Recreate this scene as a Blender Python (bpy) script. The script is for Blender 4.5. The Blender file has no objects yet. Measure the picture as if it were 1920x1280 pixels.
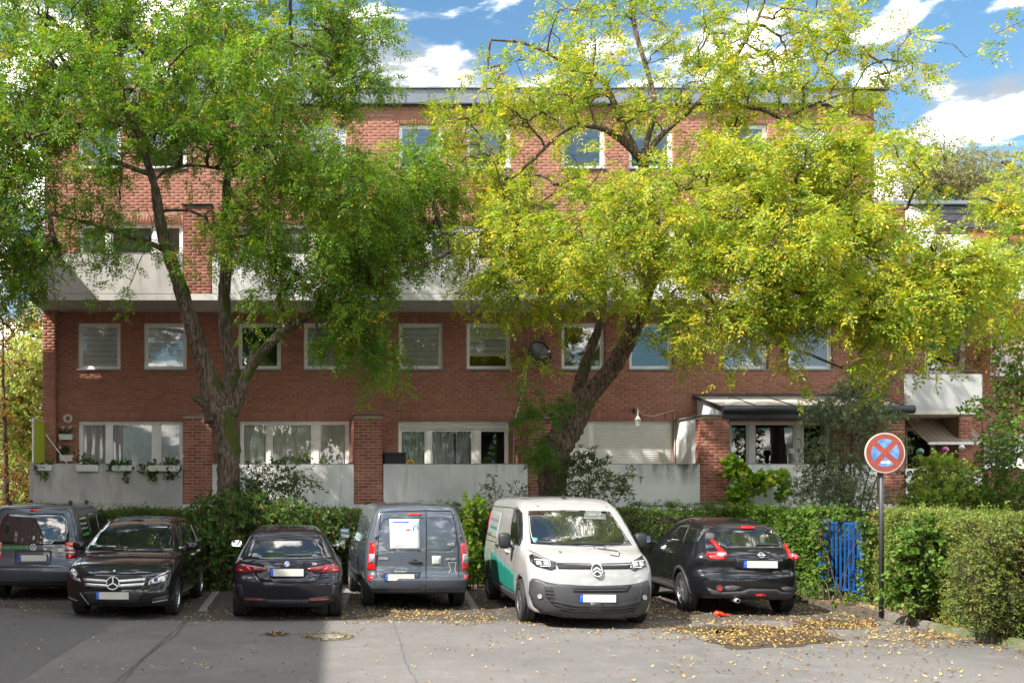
import bpy, bmesh, math, random
import numpy as np
from mathutils import Vector, Matrix, geometry, noise as mnoise

# ---------------------------------------------------------------- camera, sky, sun, exposure
SC = bpy.context.scene
F, VX, HY, CH = 1867.0, 514.0, 925.0, 2.0          # focal length in photo pixels, vanishing point, horizon row, eye height
cam_d = bpy.data.cameras.new('camera')
cam_d.sensor_width = 36.0
cam_d.lens = 36.0 * F / 1920.0
cam_d.shift_x = (960 - VX) / 1920.0
cam_d.shift_y = (HY - 640) / 1920.0
cam_d.clip_start = 0.1
cam_d.clip_end = 2000
cam = bpy.data.objects.new('camera', cam_d)
SC.collection.objects.link(cam)
cam.location = (0, 0, CH)
cam.rotation_euler = (math.radians(90), 0, 0)
SC.camera = cam

SUN_EL = 45.0
TRAVEL = Vector((0.885 * math.cos(math.radians(SUN_EL)), 0.466 * math.cos(math.radians(SUN_EL)), -math.sin(math.radians(SUN_EL)))).normalized()
sun_d = bpy.data.lights.new('sun', 'SUN')
sun_d.energy = 2.05
sun_d.angle = math.radians(0.5)
sun_d.color = (1.0, 0.945, 0.86)
sun = bpy.data.objects.new('sun', sun_d)
SC.collection.objects.link(sun)
sun.rotation_euler = TRAVEL.to_track_quat('-Z', 'Y').to_euler()

world = bpy.data.worlds.new('World')
SC.world = world
world.use_nodes = True
def build_world():
    nt = world.node_tree
    N, K = nt.nodes, nt.links
    N.clear()
    out = N.new('ShaderNodeOutputWorld')
    bg = N.new('ShaderNodeBackground')
    bg.inputs['Strength'].default_value = 0.15
    sky = N.new('ShaderNodeTexSky')
    sky.sky_type = 'NISHITA'
    sky.sun_disc = False
    sky.sun_elevation = math.radians(SUN_EL)
    sky.sun_rotation = math.atan2(-TRAVEL.x, -TRAVEL.y)
    sky.air_density = 1.0
    sky.dust_density = 0.4
    sky.ozone_density = 1.8
    tc = N.new('ShaderNodeTexCoord')
    sep = N.new('ShaderNodeSeparateXYZ')
    K.new(tc.outputs['Generated'], sep.inputs[0])
    def math_(op, a, b=None, c=None):
        m = N.new('ShaderNodeMath'); m.operation = op
        for i, v in enumerate((a, b, c)):
            if v is None: continue
            if isinstance(v, (int, float)): m.inputs[i].default_value = v
            else: K.new(v, m.inputs[i])
        return m.outputs[0]
    zc = math_('ADD', math_('MAXIMUM', sep.outputs[2], 0.0), 0.36)
    comb = N.new('ShaderNodeCombineXYZ')
    K.new(math_('DIVIDE', sep.outputs[0], zc), comb.inputs[0])
    K.new(math_('DIVIDE', sep.outputs[1], zc), comb.inputs[1])
    K.new(math_('MULTIPLY', sep.outputs[2], 3.4), comb.inputs[2])
    def fbm(off, scale, detail=9.0, rough=0.56):
        mp = N.new('ShaderNodeMapping')
        mp.inputs['Location'].default_value = off
        K.new(comb.outputs[0], mp.inputs[0])
        n = N.new('ShaderNodeTexNoise')
        n.inputs['Scale'].default_value = scale
        n.inputs['Detail'].default_value = detail
        n.inputs['Roughness'].default_value = rough
        n.inputs['Distortion'].default_value = 0.15
        K.new(mp.outputs[0], n.inputs['Vector'])
        return n.outputs[0]
    d0 = fbm(CLOUD_OFF, 4.3)
    d1 = fbm((CLOUD_OFF[0] + 0.06, CLOUD_OFF[1] + 0.03, CLOUD_OFF[2] - 0.08), 4.3)   # the same field a step towards the sun
    ramp = N.new('ShaderNodeMapRange')
    ramp.interpolation_type = 'SMOOTHSTEP'
    K.new(d0, ramp.inputs[0])
    ramp.inputs[1].default_value = 0.455; ramp.inputs[2].default_value = 0.60
    ramp.inputs[3].default_value = 0.0; ramp.inputs[4].default_value = 1.0
    sh = N.new('ShaderNodeMapRange')
    K.new(math_('SUBTRACT', d0, d1), sh.inputs[0])
    sh.inputs[1].default_value = -0.10; sh.inputs[2].default_value = 0.06
    sh.inputs[3].default_value = 0.0; sh.inputs[4].default_value = 1.0
    cc = N.new('ShaderNodeMixRGB')
    K.new(math_('POWER', sh.outputs[0], 4.2), cc.inputs[0])
    cc.inputs[1].default_value = (0.76, 0.84, 0.92, 1)
    cc.inputs[2].default_value = (10.0, 9.5, 8.8, 1)
    mix = N.new('ShaderNodeMixRGB')
    K.new(math_('MULTIPLY', ramp.outputs[0], 0.97), mix.inputs[0])
    tint = N.new('ShaderNodeMixRGB'); tint.blend_type = 'MULTIPLY'; tint.inputs[0].default_value = 1.0
    tint.inputs[2].default_value = (0.21, 0.275, 0.275, 1)
    K.new(sky.outputs[0], tint.inputs[1])
    K.new(tint.outputs[0], mix.inputs[1])
    K.new(cc.outputs[0], mix.inputs[2])
    K.new(mix.outputs[0], bg.inputs[0])
    K.new(bg.outputs[0], out.inputs[0])
CLOUD_OFF = (9.4, 1.7, 6.1)
build_world()
vs = SC.view_settings
vs.view_transform = 'Standard'
vs.look = 'None'
vs.exposure = 2.32
vs.gamma = 1.0
vs.use_curve_mapping = False
SC.cycles.max_bounces = 6
SC.cycles.diffuse_bounces = 4
SC.cycles.glossy_bounces = 3
SC.cycles.transparent_max_bounces = 12
SC.cycles.transmission_bounces = 4
SC.cycles.use_denoising = True
SC.cycles.sample_clamp_indirect = 6.0
SC.render.use_persistent_data = False
# ---------------------------------------------------------------- helpers
def PX(px, py, Y):
    """the point of the place that shows at photo pixel (px, py) when it stands at distance Y"""
    return Vector(((px - VX) / F * Y, Y, CH + (HY - py) / F * Y))
YF, YP = 27.7, 26.0                                  # the brick facade, the balcony fronts
def fx(px, Y=YF): return (px - VX) / F * Y
def fz(py, Y=YF): return CH + (HY - py) / F * Y

def material(name, color, rough=0.6, metal=0.0, spec=0.5, bump=0.0, bscale=40.0, var=0.0, vscale=3.0, coat=0.0, color2=None, detail=5.0, alpha=None, emit=None, ndist=0.0):
    m = bpy.data.materials.new(name); m.use_nodes = True
    nt = m.node_tree; N = nt.nodes; K = nt.links
    b = N['Principled BSDF']
    b.inputs['Base Color'].default_value = (*color, 1)
    b.inputs['Roughness'].default_value = rough
    b.inputs['Metallic'].default_value = metal
    b.inputs['Specular IOR Level'].default_value = spec
    b.inputs['Coat Weight'].default_value = coat
    b.inputs['Coat Roughness'].default_value = 0.03
    if var > 0 or color2 or bump > 0:
        tc = N.new('ShaderNodeTexCoord')
    if var > 0 or color2:
        n = N.new('ShaderNodeTexNoise'); n.inputs['Scale'].default_value = vscale; n.inputs['Detail'].default_value = detail
        n.inputs['Roughness'].default_value = 0.6
        n.inputs['Distortion'].default_value = ndist
        K.new(tc.outputs['Object'], n.inputs['Vector'])
        r = N.new('ShaderNodeMapRange'); K.new(n.outputs[0], r.inputs[0])
        r.inputs[1].default_value = 0.35; r.inputs[2].default_value = 0.65
        mx = N.new('ShaderNodeMixRGB'); K.new(r.outputs[0], mx.inputs[0])
        c2 = color2 if color2 else tuple(min(1, c * (1 + var)) for c in color)
        c1 = color if color2 else tuple(c * (1 - var) for c in color)
        mx.inputs[1].default_value = (*c1, 1); mx.inputs[2].default_value = (*c2, 1)
        K.new(mx.outputs[0], b.inputs['Base Color'])
    if bump > 0:
        n2 = N.new('ShaderNodeTexNoise'); n2.inputs['Scale'].default_value = bscale; n2.inputs['Detail'].default_value = 4
        K.new(tc.outputs['Object'], n2.inputs['Vector'])
        bp = N.new('ShaderNodeBump'); bp.inputs['Strength'].default_value = bump; bp.inputs['Distance'].default_value = 0.02
        K.new(n2.outputs[0], bp.inputs['Height']); K.new(bp.outputs[0], b.inputs['Normal'])
    if emit:
        b.inputs['Emission Color'].default_value = (*emit[:3], 1); b.inputs['Emission Strength'].default_value = emit[3]
    return m

def glass_material(name, tint=(1, 1, 1), ior=1.6, rough=0.0, wobble=0.0):
    """thin sheet of glass: see-through, mirror-like at the Fresnel rate"""
    m = bpy.data.materials.new(name); m.use_nodes = True
    nt = m.node_tree; N = nt.nodes; K = nt.links
    N.remove(N['Principled BSDF'])
    out = N['Material Output']
    tr = N.new('ShaderNodeBsdfTransparent'); tr.inputs[0].default_value = (*tint, 1)
    gl = N.new('ShaderNodeBsdfGlossy'); gl.inputs['Roughness'].default_value = rough
    fr = N.new('ShaderNodeFresnel'); fr.inputs[0].default_value = ior
    mul = N.new('ShaderNodeMath'); mul.operation = 'MULTIPLY'; mul.use_clamp = True; mul.inputs[1].default_value = 2.0
    K.new(fr.outputs[0], mul.inputs[0])
    mx = N.new('ShaderNodeMixShader')
    K.new(mul.outputs[0], mx.inputs[0]); K.new(tr.outputs[0], mx.inputs[1]); K.new(gl.outputs[0], mx.inputs[2])
    if wobble:
        tc = N.new('ShaderNodeTexCoord')
        n = N.new('ShaderNodeTexNoise'); n.inputs['Scale'].default_value = 1.6; n.inputs['Detail'].default_value = 1
        K.new(tc.outputs['Object'], n.inputs['Vector'])
        bp = N.new('ShaderNodeBump'); bp.inputs['Strength'].default_value = wobble; bp.inputs['Distance'].default_value = 0.02
        K.new(n.outputs[0], bp.inputs['Height']); K.new(bp.outputs[0], gl.inputs['Normal']); K.new(bp.outputs[0], fr.inputs['Normal'])
    K.new(mx.outputs[0], out.inputs[0])
    return m

def tag(o, label=None, cat=None, group=None, kind=None):
    if label: o['label'] = label
    if cat: o['category'] = cat
    if group: o['group'] = group
    if kind: o['kind'] = kind
    return o
def thing(name, label, cat, loc=(0, 0, 0), rz=0.0, group=None, parent=None):
    o = bpy.data.objects.new(name, None)
    SC.collection.objects.link(o)
    o.location = loc; o.rotation_euler = (0, 0, rz)
    o.empty_display_size = 0.2
    return tag(o, label, cat, group)
def origin_of(p):
    """summed offset of an object's parents (things with rotation build in local coordinates instead)"""
    v = Vector((0, 0, 0))
    while p is not None:
        v = v + Vector(p.location); p = p.parent
    return v
def link(name, me, parent=None, kind=None, label=None):
    o = bpy.data.objects.new(name, me)
    SC.collection.objects.link(o)
    if parent is not None: o.parent = parent
    if kind: o['kind'] = kind
    if label: o['label'] = label
    return o

class MB:
    """collects shapes and links them as one mesh object"""
    def __init__(s): s.v = []; s.f = []; s.m = []; s.cur = 0
    def add(s, vs, fs):
        b = len(s.v); s.v.extend([tuple(v) for v in vs]); s.f.extend([tuple(i + b for i in f) for f in fs]); s.m.extend([s.cur] * len(fs))
        return s
    def box(s, x0, x1, y0, y1, z0, z1, skip=''):
        v = [(x0, y0, z0), (x1, y0, z0), (x1, y1, z0), (x0, y1, z0), (x0, y0, z1), (x1, y0, z1), (x1, y1, z1), (x0, y1, z1)]
        f = {'b': (3, 2, 1, 0), 't': (4, 5, 6, 7), 'f': (0, 1, 5, 4), 'r': (1, 2, 6, 5), 'k': (2, 3, 7, 6), 'l': (3, 0, 4, 7)}
        return s.add(v, [q for k, q in f.items() if k not in skip])
    def bev(s, x0, x1, y0, y1, z0, z1, b=0.01):
        """a box with chamfered edges"""
        bm = bmesh.new(); bmesh.ops.create_cube(bm, size=1)
        for v in bm.verts:
            v.co = Vector(((x0 + x1) / 2 + v.co.x * (x1 - x0), (y0 + y1) / 2 + v.co.y * (y1 - y0), (z0 + z1) / 2 + v.co.z * (z1 - z0)))
        bmesh.ops.bevel(bm, geom=bm.edges[:], offset=b, segments=2, affect='EDGES')
        bm.verts.index_update()
        s.add([v.co[:] for v in bm.verts], [[v.index for v in f.verts] for f in bm.faces]); bm.free(); return s
    def quad(s, a, b, c, d): return s.add([a, b, c, d], [(0, 1, 2, 3)])
    def tube(s, path, radii, n=8, caps=True, rng=None, rough=0.0, flare=None):
        path = [Vector(p) for p in path]
        k = len(path)
        if isinstance(radii, (int, float)): radii = [radii] * k
        vs = []; prev = None
        for i, p in enumerate(path):
            t = (path[min(i + 1, k - 1)] - path[max(i - 1, 0)])
            if t.length < 1e-9: t = Vector((0, 0, 1))
            t.normalize()
            if prev is None:
                a = t.orthogonal().normalized()
            else:
                a = (prev - t * prev.dot(t))
                a = a.normalized() if a.length > 1e-6 else t.orthogonal().normalized()
            prev = a; b = t.cross(a)
            for j in range(n):
                ang = 2 * math.pi * j / n
                r = radii[i] * (1 + (rng.uniform(-rough, rough) if rng else 0))
                vs.append(p + (a * math.cos(ang) + b * math.sin(ang)) * r)
        fs = [(i * n + j, i * n + (j + 1) % n, (i + 1) * n + (j + 1) % n, (i + 1) * n + j) for i in range(k - 1) for j in range(n)]
        if caps: fs += [tuple(range(n - 1, -1, -1)), tuple((k - 1) * n + j for j in range(n))]
        return s.add(vs, fs)
    def prism(s, pts, y0, y1):
        """polygon in (x, z) extruded along y"""
        n = len(pts)
        vs = [(x, y0, z) for x, z in pts] + [(x, y1, z) for x, z in pts]
        return s.add(vs, [tuple(range(n)), tuple(range(2 * n - 1, n - 1, -1))] + [(i, i + n, (i + 1) % n + n, (i + 1) % n) for i in range(n)])
    def lathe(s, prof, n=24, axis='z', c=(0, 0, 0)):
        """profile of (radius, height) turned about an axis"""
        vs = []
        for r, h in prof:
            for j in range(n):
                a = 2 * math.pi * j / n
                x, y = r * math.cos(a), r * math.sin(a)
                p = {'z': (x, y, h), 'x': (h, x, y), 'y': (x, h, y)}[axis]
                vs.append((p[0] + c[0], p[1] + c[1], p[2] + c[2]))
        return s.add(vs, [(i * n + j, i * n + (j + 1) % n, (i + 1) * n + (j + 1) % n, (i + 1) * n + j) for i in range(len(prof) - 1) for j in range(n)])
    def build(s, name, mats, parent=None, smooth=False, kind=None, label=None, local=False, recalc=False):
        me = bpy.data.meshes.new(name)
        off = Vector((0, 0, 0)) if (local or parent is None) else origin_of(parent)
        me.from_pydata([(v[0] - off.x, v[1] - off.y, v[2] - off.z) for v in s.v], [], s.f)
        mats = mats if isinstance(mats, (list, tuple)) else [mats]
        for m in mats: me.materials.append(m)
        if len(mats) > 1: me.polygons.foreach_set('material_index', s.m)
        if recalc:
            bm = bmesh.new(); bm.from_mesh(me); bmesh.ops.recalc_face_normals(bm, faces=bm.faces[:]); bm.to_mesh(me); bm.free()
        if smooth: me.polygons.foreach_set('use_smooth', [True] * len(me.polygons))
        me.update()
        return link(name, me, parent, kind, label)

def mesh_np(name, V, Fc, mat, parent=None, kind=None, label=None, smooth=False, off=None):
    """V (n,3) array, Fc (m,k) array of equal-sided faces"""
    me = bpy.data.meshes.new(name)
    V = np.asarray(V, dtype=np.float32)
    if parent is not None and off is None: off = origin_of(parent)
    if off is not None: V = V - np.array([off[0], off[1], off[2]], dtype=np.float32)
    Fc = np.asarray(Fc, dtype=np.int32); m, k = Fc.shape
    me.vertices.add(len(V)); me.vertices.foreach_set('co', V.ravel())
    me.loops.add(m * k); me.loops.foreach_set('vertex_index', Fc.ravel())
    me.polygons.add(m); me.polygons.foreach_set('loop_start', np.arange(0, m * k, k, dtype=np.int32))
    if smooth: me.polygons.foreach_set('use_smooth', np.ones(m, dtype=bool))
    me.update(calc_edges=True); me.validate(verbose=False)
    for q in (mat if isinstance(mat, (list, tuple)) else [mat]): me.materials.append(q)
    return link(name, me, parent, kind, label)

def leaf_cards(base, d, s, L, W, shape='diamond', bend=0.0):
    """leaf blades: base points, directions, side vectors, lengths, widths -> verts, faces"""
    n = len(base)
    L = np.broadcast_to(np.asarray(L, dtype=float), (n,))[:, None]; W = np.broadcast_to(np.asarray(W, dtype=float), (n,))[:, None]
    if shape == 'diamond':
        V = np.stack([base, base + d * L * 0.45 + s * W * 0.5, base + d * L, base + d * L * 0.45 - s * W * 0.5], 1)
        Fc = np.arange(n * 4).reshape(n, 4)
    else:
        nn = np.cross(d, s)
        V = np.stack([base, base + d * L * 0.22 + s * W * 0.42, base + d * L * 0.6 + s * W * 0.42 - nn * L * bend * .5, base + d * L - nn * L * bend,
                      base + d * L * 0.6 - s * W * 0.42 - nn * L * bend * .5, base + d * L * 0.22 - s * W * 0.42], 1)
        Fc = np.arange(n * 6).reshape(n, 6)
    return V.reshape(-1, 3), Fc
def unit(v): return v / np.maximum(np.linalg.norm(v, axis=-1, keepdims=True), 1e-9)
def rand_dirs(rng, n, bias=(0, 0, 0), spread=1.0):
    v = rng.normal(size=(n, 3)) * spread + np.array(bias)
    return unit(v)
def side_of(rng, d):
    r = rng.normal(size=d.shape)
    return unit(np.cross(d, r))

def leaf_material(name, c1, c2, c3, share3=0.12, transl=0.42, patch=0.35, gloss=0.18):
    """leaf colour: two greens mixed leaf by leaf and patch by patch, with some leaves of a third colour"""
    m = bpy.data.materials.new(name); m.use_nodes = True
    nt = m.node_tree; N = nt.nodes; K = nt.links
    b = N['Principled BSDF']; out = N['Material Output']
    tc = N.new('ShaderNodeTexCoord'); geo = N.new('ShaderNodeNewGeometry')
    n = N.new('ShaderNodeTexNoise'); n.inputs['Scale'].default_value = patch * 3; n.inputs['Detail'].default_value = 3
    K.new(tc.outputs['Object'], n.inputs['Vector'])
    r = N.new('ShaderNodeMapRange'); K.new(n.outputs[0], r.inputs[0]); r.inputs[1].default_value = .35; r.inputs[2].default_value = .65
    a = N.new('ShaderNodeMath'); a.operation = 'MULTIPLY_ADD'; K.new(geo.outputs['Random Per Island'], a.inputs[0]); a.inputs[1].default_value = 0.7
    a2 = N.new('ShaderNodeMath'); a2.operation = 'MULTIPLY_ADD'; K.new(r.outputs[0], a2.inputs[0]); a2.inputs[1].default_value = 0.6; a2.inputs[2].default_value = -0.15
    K.new(a2.outputs[0], a.inputs[2]); a.use_clamp = True
    mx = N.new('ShaderNodeMixRGB'); K.new(a.outputs[0], mx.inputs[0]); mx.inputs[1].default_value = (*c1, 1); mx.inputs[2].default_value = (*c2, 1)
    # third colour: where a second noise and the leaf's own number agree
    n3 = N.new('ShaderNodeTexNoise'); n3.inputs['Scale'].default_value = patch * 7; n3.inputs['Detail'].default_value = 2
    K.new(tc.outputs['Object'], n3.inputs['Vector'])
    s3 = N.new('ShaderNodeMath'); s3.operation = 'MULTIPLY_ADD'; K.new(n3.outputs[0], s3.inputs[0]); s3.inputs[1].default_value = 1.6; s3.inputs[2].default_value = -0.8 + share3
    w = N.new('ShaderNodeMath'); w.operation = 'SUBTRACT'; K.new(s3.outputs[0], w.inputs[0])
    fr = N.new('ShaderNodeMath'); fr.operation = 'FRACT'; mm = N.new('ShaderNodeMath'); mm.operation = 'MULTIPLY'; K.new(geo.outputs['Random Per Island'], mm.inputs[0]); mm.inputs[1].default_value = 17.3
    K.new(mm.outputs[0], fr.inputs[0])
    h = N.new('ShaderNodeMath'); h.operation = 'MULTIPLY'; K.new(fr.outputs[0], h.inputs[0]); h.inputs[1].default_value = 0.5
    K.new(h.outputs[0], w.inputs[1])
    g = N.new('ShaderNodeMath'); g.operation = 'MULTIPLY'; K.new(w.outputs[0], g.inputs[0]); g.inputs[1].default_value = 6; g.use_clamp = True
    mx3 = N.new('ShaderNodeMixRGB'); K.new(g.outputs[0], mx3.inputs[0]); K.new(mx.outputs[0], mx3.inputs[1]); mx3.inputs[2].default_value = (*c3, 1)
    K.new(mx3.outputs[0], b.inputs['Base Color'])
    b.inputs['Roughness'].default_value = 0.45; b.inputs['Specular IOR Level'].default_value = gloss
    tl = N.new('ShaderNodeBsdfTranslucent')
    br = N.new('ShaderNodeMixRGB'); br.blend_type = 'MULTIPLY'; br.inputs[0].default_value = 1
    K.new(mx3.outputs[0], br.inputs[1]); br.inputs[2].default_value = (1.5, 1.55, 0.6, 1)
    K.new(br.outputs[0], tl.inputs[0])
    ms = N.new('ShaderNodeMixShader'); ms.inputs[0].default_value = transl
    K.new(b.outputs[0], ms.inputs[1]); K.new(tl.outputs[0], ms.inputs[2]); K.new(ms.outputs[0], out.inputs[0])
    return m

def brick_material(name, base, dark, var=0.5):
    """fired clay: each brick its own shade"""
    m = bpy.data.materials.new(name); m.use_nodes = True
    nt = m.node_tree; N = nt.nodes; K = nt.links; b = N['Principled BSDF']
    geo = N.new('ShaderNodeNewGeometry'); oi = N.new('ShaderNodeObjectInfo'); tc = N.new('ShaderNodeTexCoord')
    a = N.new('ShaderNodeMath'); a.operation = 'ADD'; K.new(geo.outputs['Random Per Island'], a.inputs[0]); K.new(oi.outputs['Random'], a.inputs[1])
    fr = N.new('ShaderNodeMath'); fr.operation = 'FRACT'; K.new(a.outputs[0], fr.inputs[0])
    n = N.new('ShaderNodeTexNoise'); n.inputs['Scale'].default_value = 14; n.inputs['Detail'].default_value = 6; K.new(geo.outputs['Position'], n.inputs['Vector'])
    n2 = N.new('ShaderNodeTexNoise'); n2.inputs['Scale'].default_value = 0.5; n2.inputs['Detail'].default_value = 4; K.new(geo.outputs['Position'], n2.inputs['Vector'])
    s = N.new('ShaderNodeMath'); s.operation = 'MULTIPLY_ADD'; K.new(fr.outputs[0], s.inputs[0]); s.inputs[1].default_value = var
    s2 = N.new('ShaderNodeMath'); s2.operation = 'MULTIPLY_ADD'; K.new(n.outputs[0], s2.inputs[0]); s2.inputs[1].default_value = 0.6
    s3 = N.new('ShaderNodeMath'); s3.operation = 'MULTIPLY_ADD'; K.new(n2.outputs[0], s3.inputs[0]); s3.inputs[1].default_value = 0.8; s3.inputs[2].default_value = -0.6
    K.new(s3.outputs[0], s2.inputs[2]); K.new(s2.outputs[0], s.inputs[2]); s.use_clamp = True
    mx = N.new('ShaderNodeMixRGB'); K.new(s.outputs[0], mx.inputs[0]); mx.inputs[1].default_value = (*dark, 1); mx.inputs[2].default_value = (*base, 1)
    K.new(mx.outputs[0], b.inputs['Base Color']); b.inputs['Roughness'].default_value = 0.85; b.inputs['Specular IOR Level'].default_value = 0.25
    bp = N.new('ShaderNodeBump'); bp.inputs['Strength'].default_value = 0.4; bp.inputs['Distance'].default_value = 0.01
    n4 = N.new('ShaderNodeTexNoise'); n4.inputs['Scale'].default_value = 60; K.new(geo.outputs['Position'], n4.inputs['Vector'])
    K.new(n4.outputs[0], bp.inputs['Height']); K.new(bp.outputs[0], b.inputs['Normal'])
    return m

def streak_material(name, base, stain, amount=0.5, sx=2.5, sz=0.35, rough=0.8, top=None, color3=None):
    """painted or bare concrete with rain streaks running down it"""
    m = bpy.data.materials.new(name); m.use_nodes = True
    nt = m.node_tree; N = nt.nodes; K = nt.links; b = N['Principled BSDF']
    geo = N.new('ShaderNodeNewGeometry')
    mp = N.new('ShaderNodeMapping'); mp.inputs['Scale'].default_value = (sx, sx, sz); K.new(geo.outputs['Position'], mp.inputs[0])
    n = N.new('ShaderNodeTexNoise'); n.inputs['Scale'].default_value = 2.4; n.inputs['Detail'].default_value = 8; n.inputs['Roughness'].default_value = .65; K.new(mp.outputs[0], n.inputs['Vector'])
    r = N.new('ShaderNodeMapRange'); K.new(n.outputs[0], r.inputs[0]); r.inputs[1].default_value = .46; r.inputs[2].default_value = .72; r.inputs[4].default_value = amount
    n2 = N.new('ShaderNodeTexNoise'); n2.inputs['Scale'].default_value = 1.3; n2.inputs['Detail'].default_value = 7; K.new(geo.outputs['Position'], n2.inputs['Vector'])
    r2 = N.new('ShaderNodeMapRange'); K.new(n2.outputs[0], r2.inputs[0]); r2.inputs[1].default_value = .4; r2.inputs[2].default_value = .7; r2.inputs[4].default_value = amount * .6
    mxm = N.new('ShaderNodeMath'); mxm.operation = 'MAXIMUM'; K.new(r.outputs[0], mxm.inputs[0]); K.new(r2.outputs[0], mxm.inputs[1])
    fac = mxm.outputs[0]
    if top:                                           # (z of the upper edge, how far down, x from, x to): heavy staining below an edge
        zt, dz, xa, xb, am = top
        sp = N.new('ShaderNodeSeparateXYZ'); K.new(geo.outputs['Position'], sp.inputs[0])
        q = N.new('ShaderNodeMapRange'); K.new(sp.outputs[2], q.inputs[0]); q.inputs[1].default_value = zt - dz; q.inputs[2].default_value = zt
        qx = N.new('ShaderNodeMapRange'); qx.interpolation_type = 'SMOOTHSTEP'; K.new(sp.outputs[0], qx.inputs[0]); qx.inputs[1].default_value = xa; qx.inputs[2].default_value = xb
        n5 = N.new('ShaderNodeTexNoise'); n5.inputs['Scale'].default_value = 3.2; n5.inputs['Detail'].default_value = 9; n5.inputs['Roughness'].default_value = .7; K.new(mp.outputs[0], n5.inputs['Vector'])
        qn = N.new('ShaderNodeMapRange'); K.new(n5.outputs[0], qn.inputs[0]); qn.inputs[1].default_value = .34; qn.inputs[2].default_value = .6
        m1 = N.new('ShaderNodeMath'); m1.operation = 'MULTIPLY'; K.new(q.outputs[0], m1.inputs[0]); K.new(qx.outputs[0], m1.inputs[1])
        m2 = N.new('ShaderNodeMath'); m2.operation = 'MULTIPLY'; K.new(m1.outputs[0], m2.inputs[0]); K.new(qn.outputs[0], m2.inputs[1])
        m3 = N.new('ShaderNodeMath'); m3.operation = 'MULTIPLY_ADD'; K.new(m2.outputs[0], m3.inputs[0]); m3.inputs[1].default_value = am; K.new(fac, m3.inputs[2]); m3.use_clamp = True
        fac = m3.outputs[0]
    mx = N.new('ShaderNodeMixRGB'); K.new(fac, mx.inputs[0]); mx.inputs[1].default_value = (*base, 1); mx.inputs[2].default_value = (*stain, 1)
    K.new(mx.outputs[0], b.inputs['Base Color']); b.inputs['Roughness'].default_value = rough; b.inputs['Specular IOR Level'].default_value = 0.3
    bp = N.new('ShaderNodeBump'); bp.inputs['Strength'].default_value = 0.15; bp.inputs['Distance'].default_value = 0.01
    n4 = N.new('ShaderNodeTexNoise'); n4.inputs['Scale'].default_value = 30; n4.inputs['Detail'].default_value = 5; K.new(geo.outputs['Position'], n4.inputs['Vector'])
    K.new(n4.outputs[0], bp.inputs['Height']); K.new(bp.outputs[0], b.inputs['Normal'])
    return m

def text_mesh(body, size, font_shear=0.0, extrude=0.002, bold=0.0, align='CENTER'):
    """letters as a mesh in the (x, z) plane, facing -y"""
    c = bpy.data.curves.new('letters', 'FONT'); c.body = body; c.size = size; c.extrude = extrude; c.align_x = align; c.align_y = 'CENTER'
    c.shear = font_shear; c.offset = bold; c.resolution_u = 2
    o = bpy.data.objects.new('letters', c); SC.collection.objects.link(o)
    dg = bpy.context.evaluated_depsgraph_get()
    me = bpy.data.meshes.new_from_object(o.evaluated_get(dg))
    vs = [(v.co.x, -v.co.z, v.co.y) for v in me.vertices]; fs = [tuple(p.vertices) for p in me.polygons]
    SC.collection.objects.unlink(o); bpy.data.objects.remove(o); bpy.data.curves.remove(c); bpy.data.meshes.remove(me)
    return vs, fs

M = {}
M['white_frame'] = material('white window frame', (0.8, 0.79, 0.76), 0.4, var=0.06)
M['grey_metal'] = material('grey zinc sheet', (0.20, 0.22, 0.25), 0.45, 0.3, var=0.12, vscale=1.5)
M['dark_metal'] = material('dark grey metal', (0.035, 0.038, 0.045), 0.35, 0.2, var=0.2)
M['black'] = material('matt black', (0.012, 0.012, 0.013), 0.7)
M['mortar'] = material('pale mortar', (0.42, 0.34, 0.28), 0.9, bump=0.3, bscale=90, var=0.15)
M['mortar_dark'] = material('facade mortar', (0.36, 0.215, 0.155), 0.9, bump=0.3, bscale=90, var=0.15)
M['brick'] = brick_material('red brick', (0.425, 0.20, 0.14), (0.275, 0.115, 0.08))
M['brick_p'] = brick_material('pillar brick', (0.40, 0.155, 0.105), (0.20, 0.068, 0.05), 0.7)
M['white_panel'] = streak_material('white painted concrete', (0.70, 0.70, 0.685), (0.36, 0.36, 0.33), 0.7)
M['grey_panel'] = streak_material('bare concrete', (0.50, 0.475, 0.45), (0.24, 0.225, 0.215), 0.85, sx=1.6, sz=0.3)
M['glass'] = glass_material('window glass', (0.95, 0.97, 0.96), 1.85, wobble=0.04)
M['glass_clear'] = glass_material('clear window glass', (0.92, 0.95, 0.93), 1.5, wobble=0.04)
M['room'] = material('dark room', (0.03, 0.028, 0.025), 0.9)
M['curtain'] = material('net curtain', (0.62, 0.57, 0.52), 0.9, var=0.15)
M['curtain_grey'] = material('grey net curtain', (0.46, 0.45, 0.45), 0.9, var=0.15)
M['blind'] = material('grey fabric blind', (0.80, 0.78, 0.78), 0.85)
M['blind_band'] = material('grey blind band', (0.66, 0.64, 0.65), 0.85)
M['blind_blue'] = material('pale blue blind', (0.5, 0.6, 0.78), 0.85)
M['shutter'] = material('white roller shutter', (0.68, 0.66, 0.62), 0.5, var=0.05)
M['bark'] = material('grey brown bark', (0.10, 0.075, 0.052), 0.95, bump=1.0, bscale=18, color2=(0.20, 0.155, 0.115), vscale=9)
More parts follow.
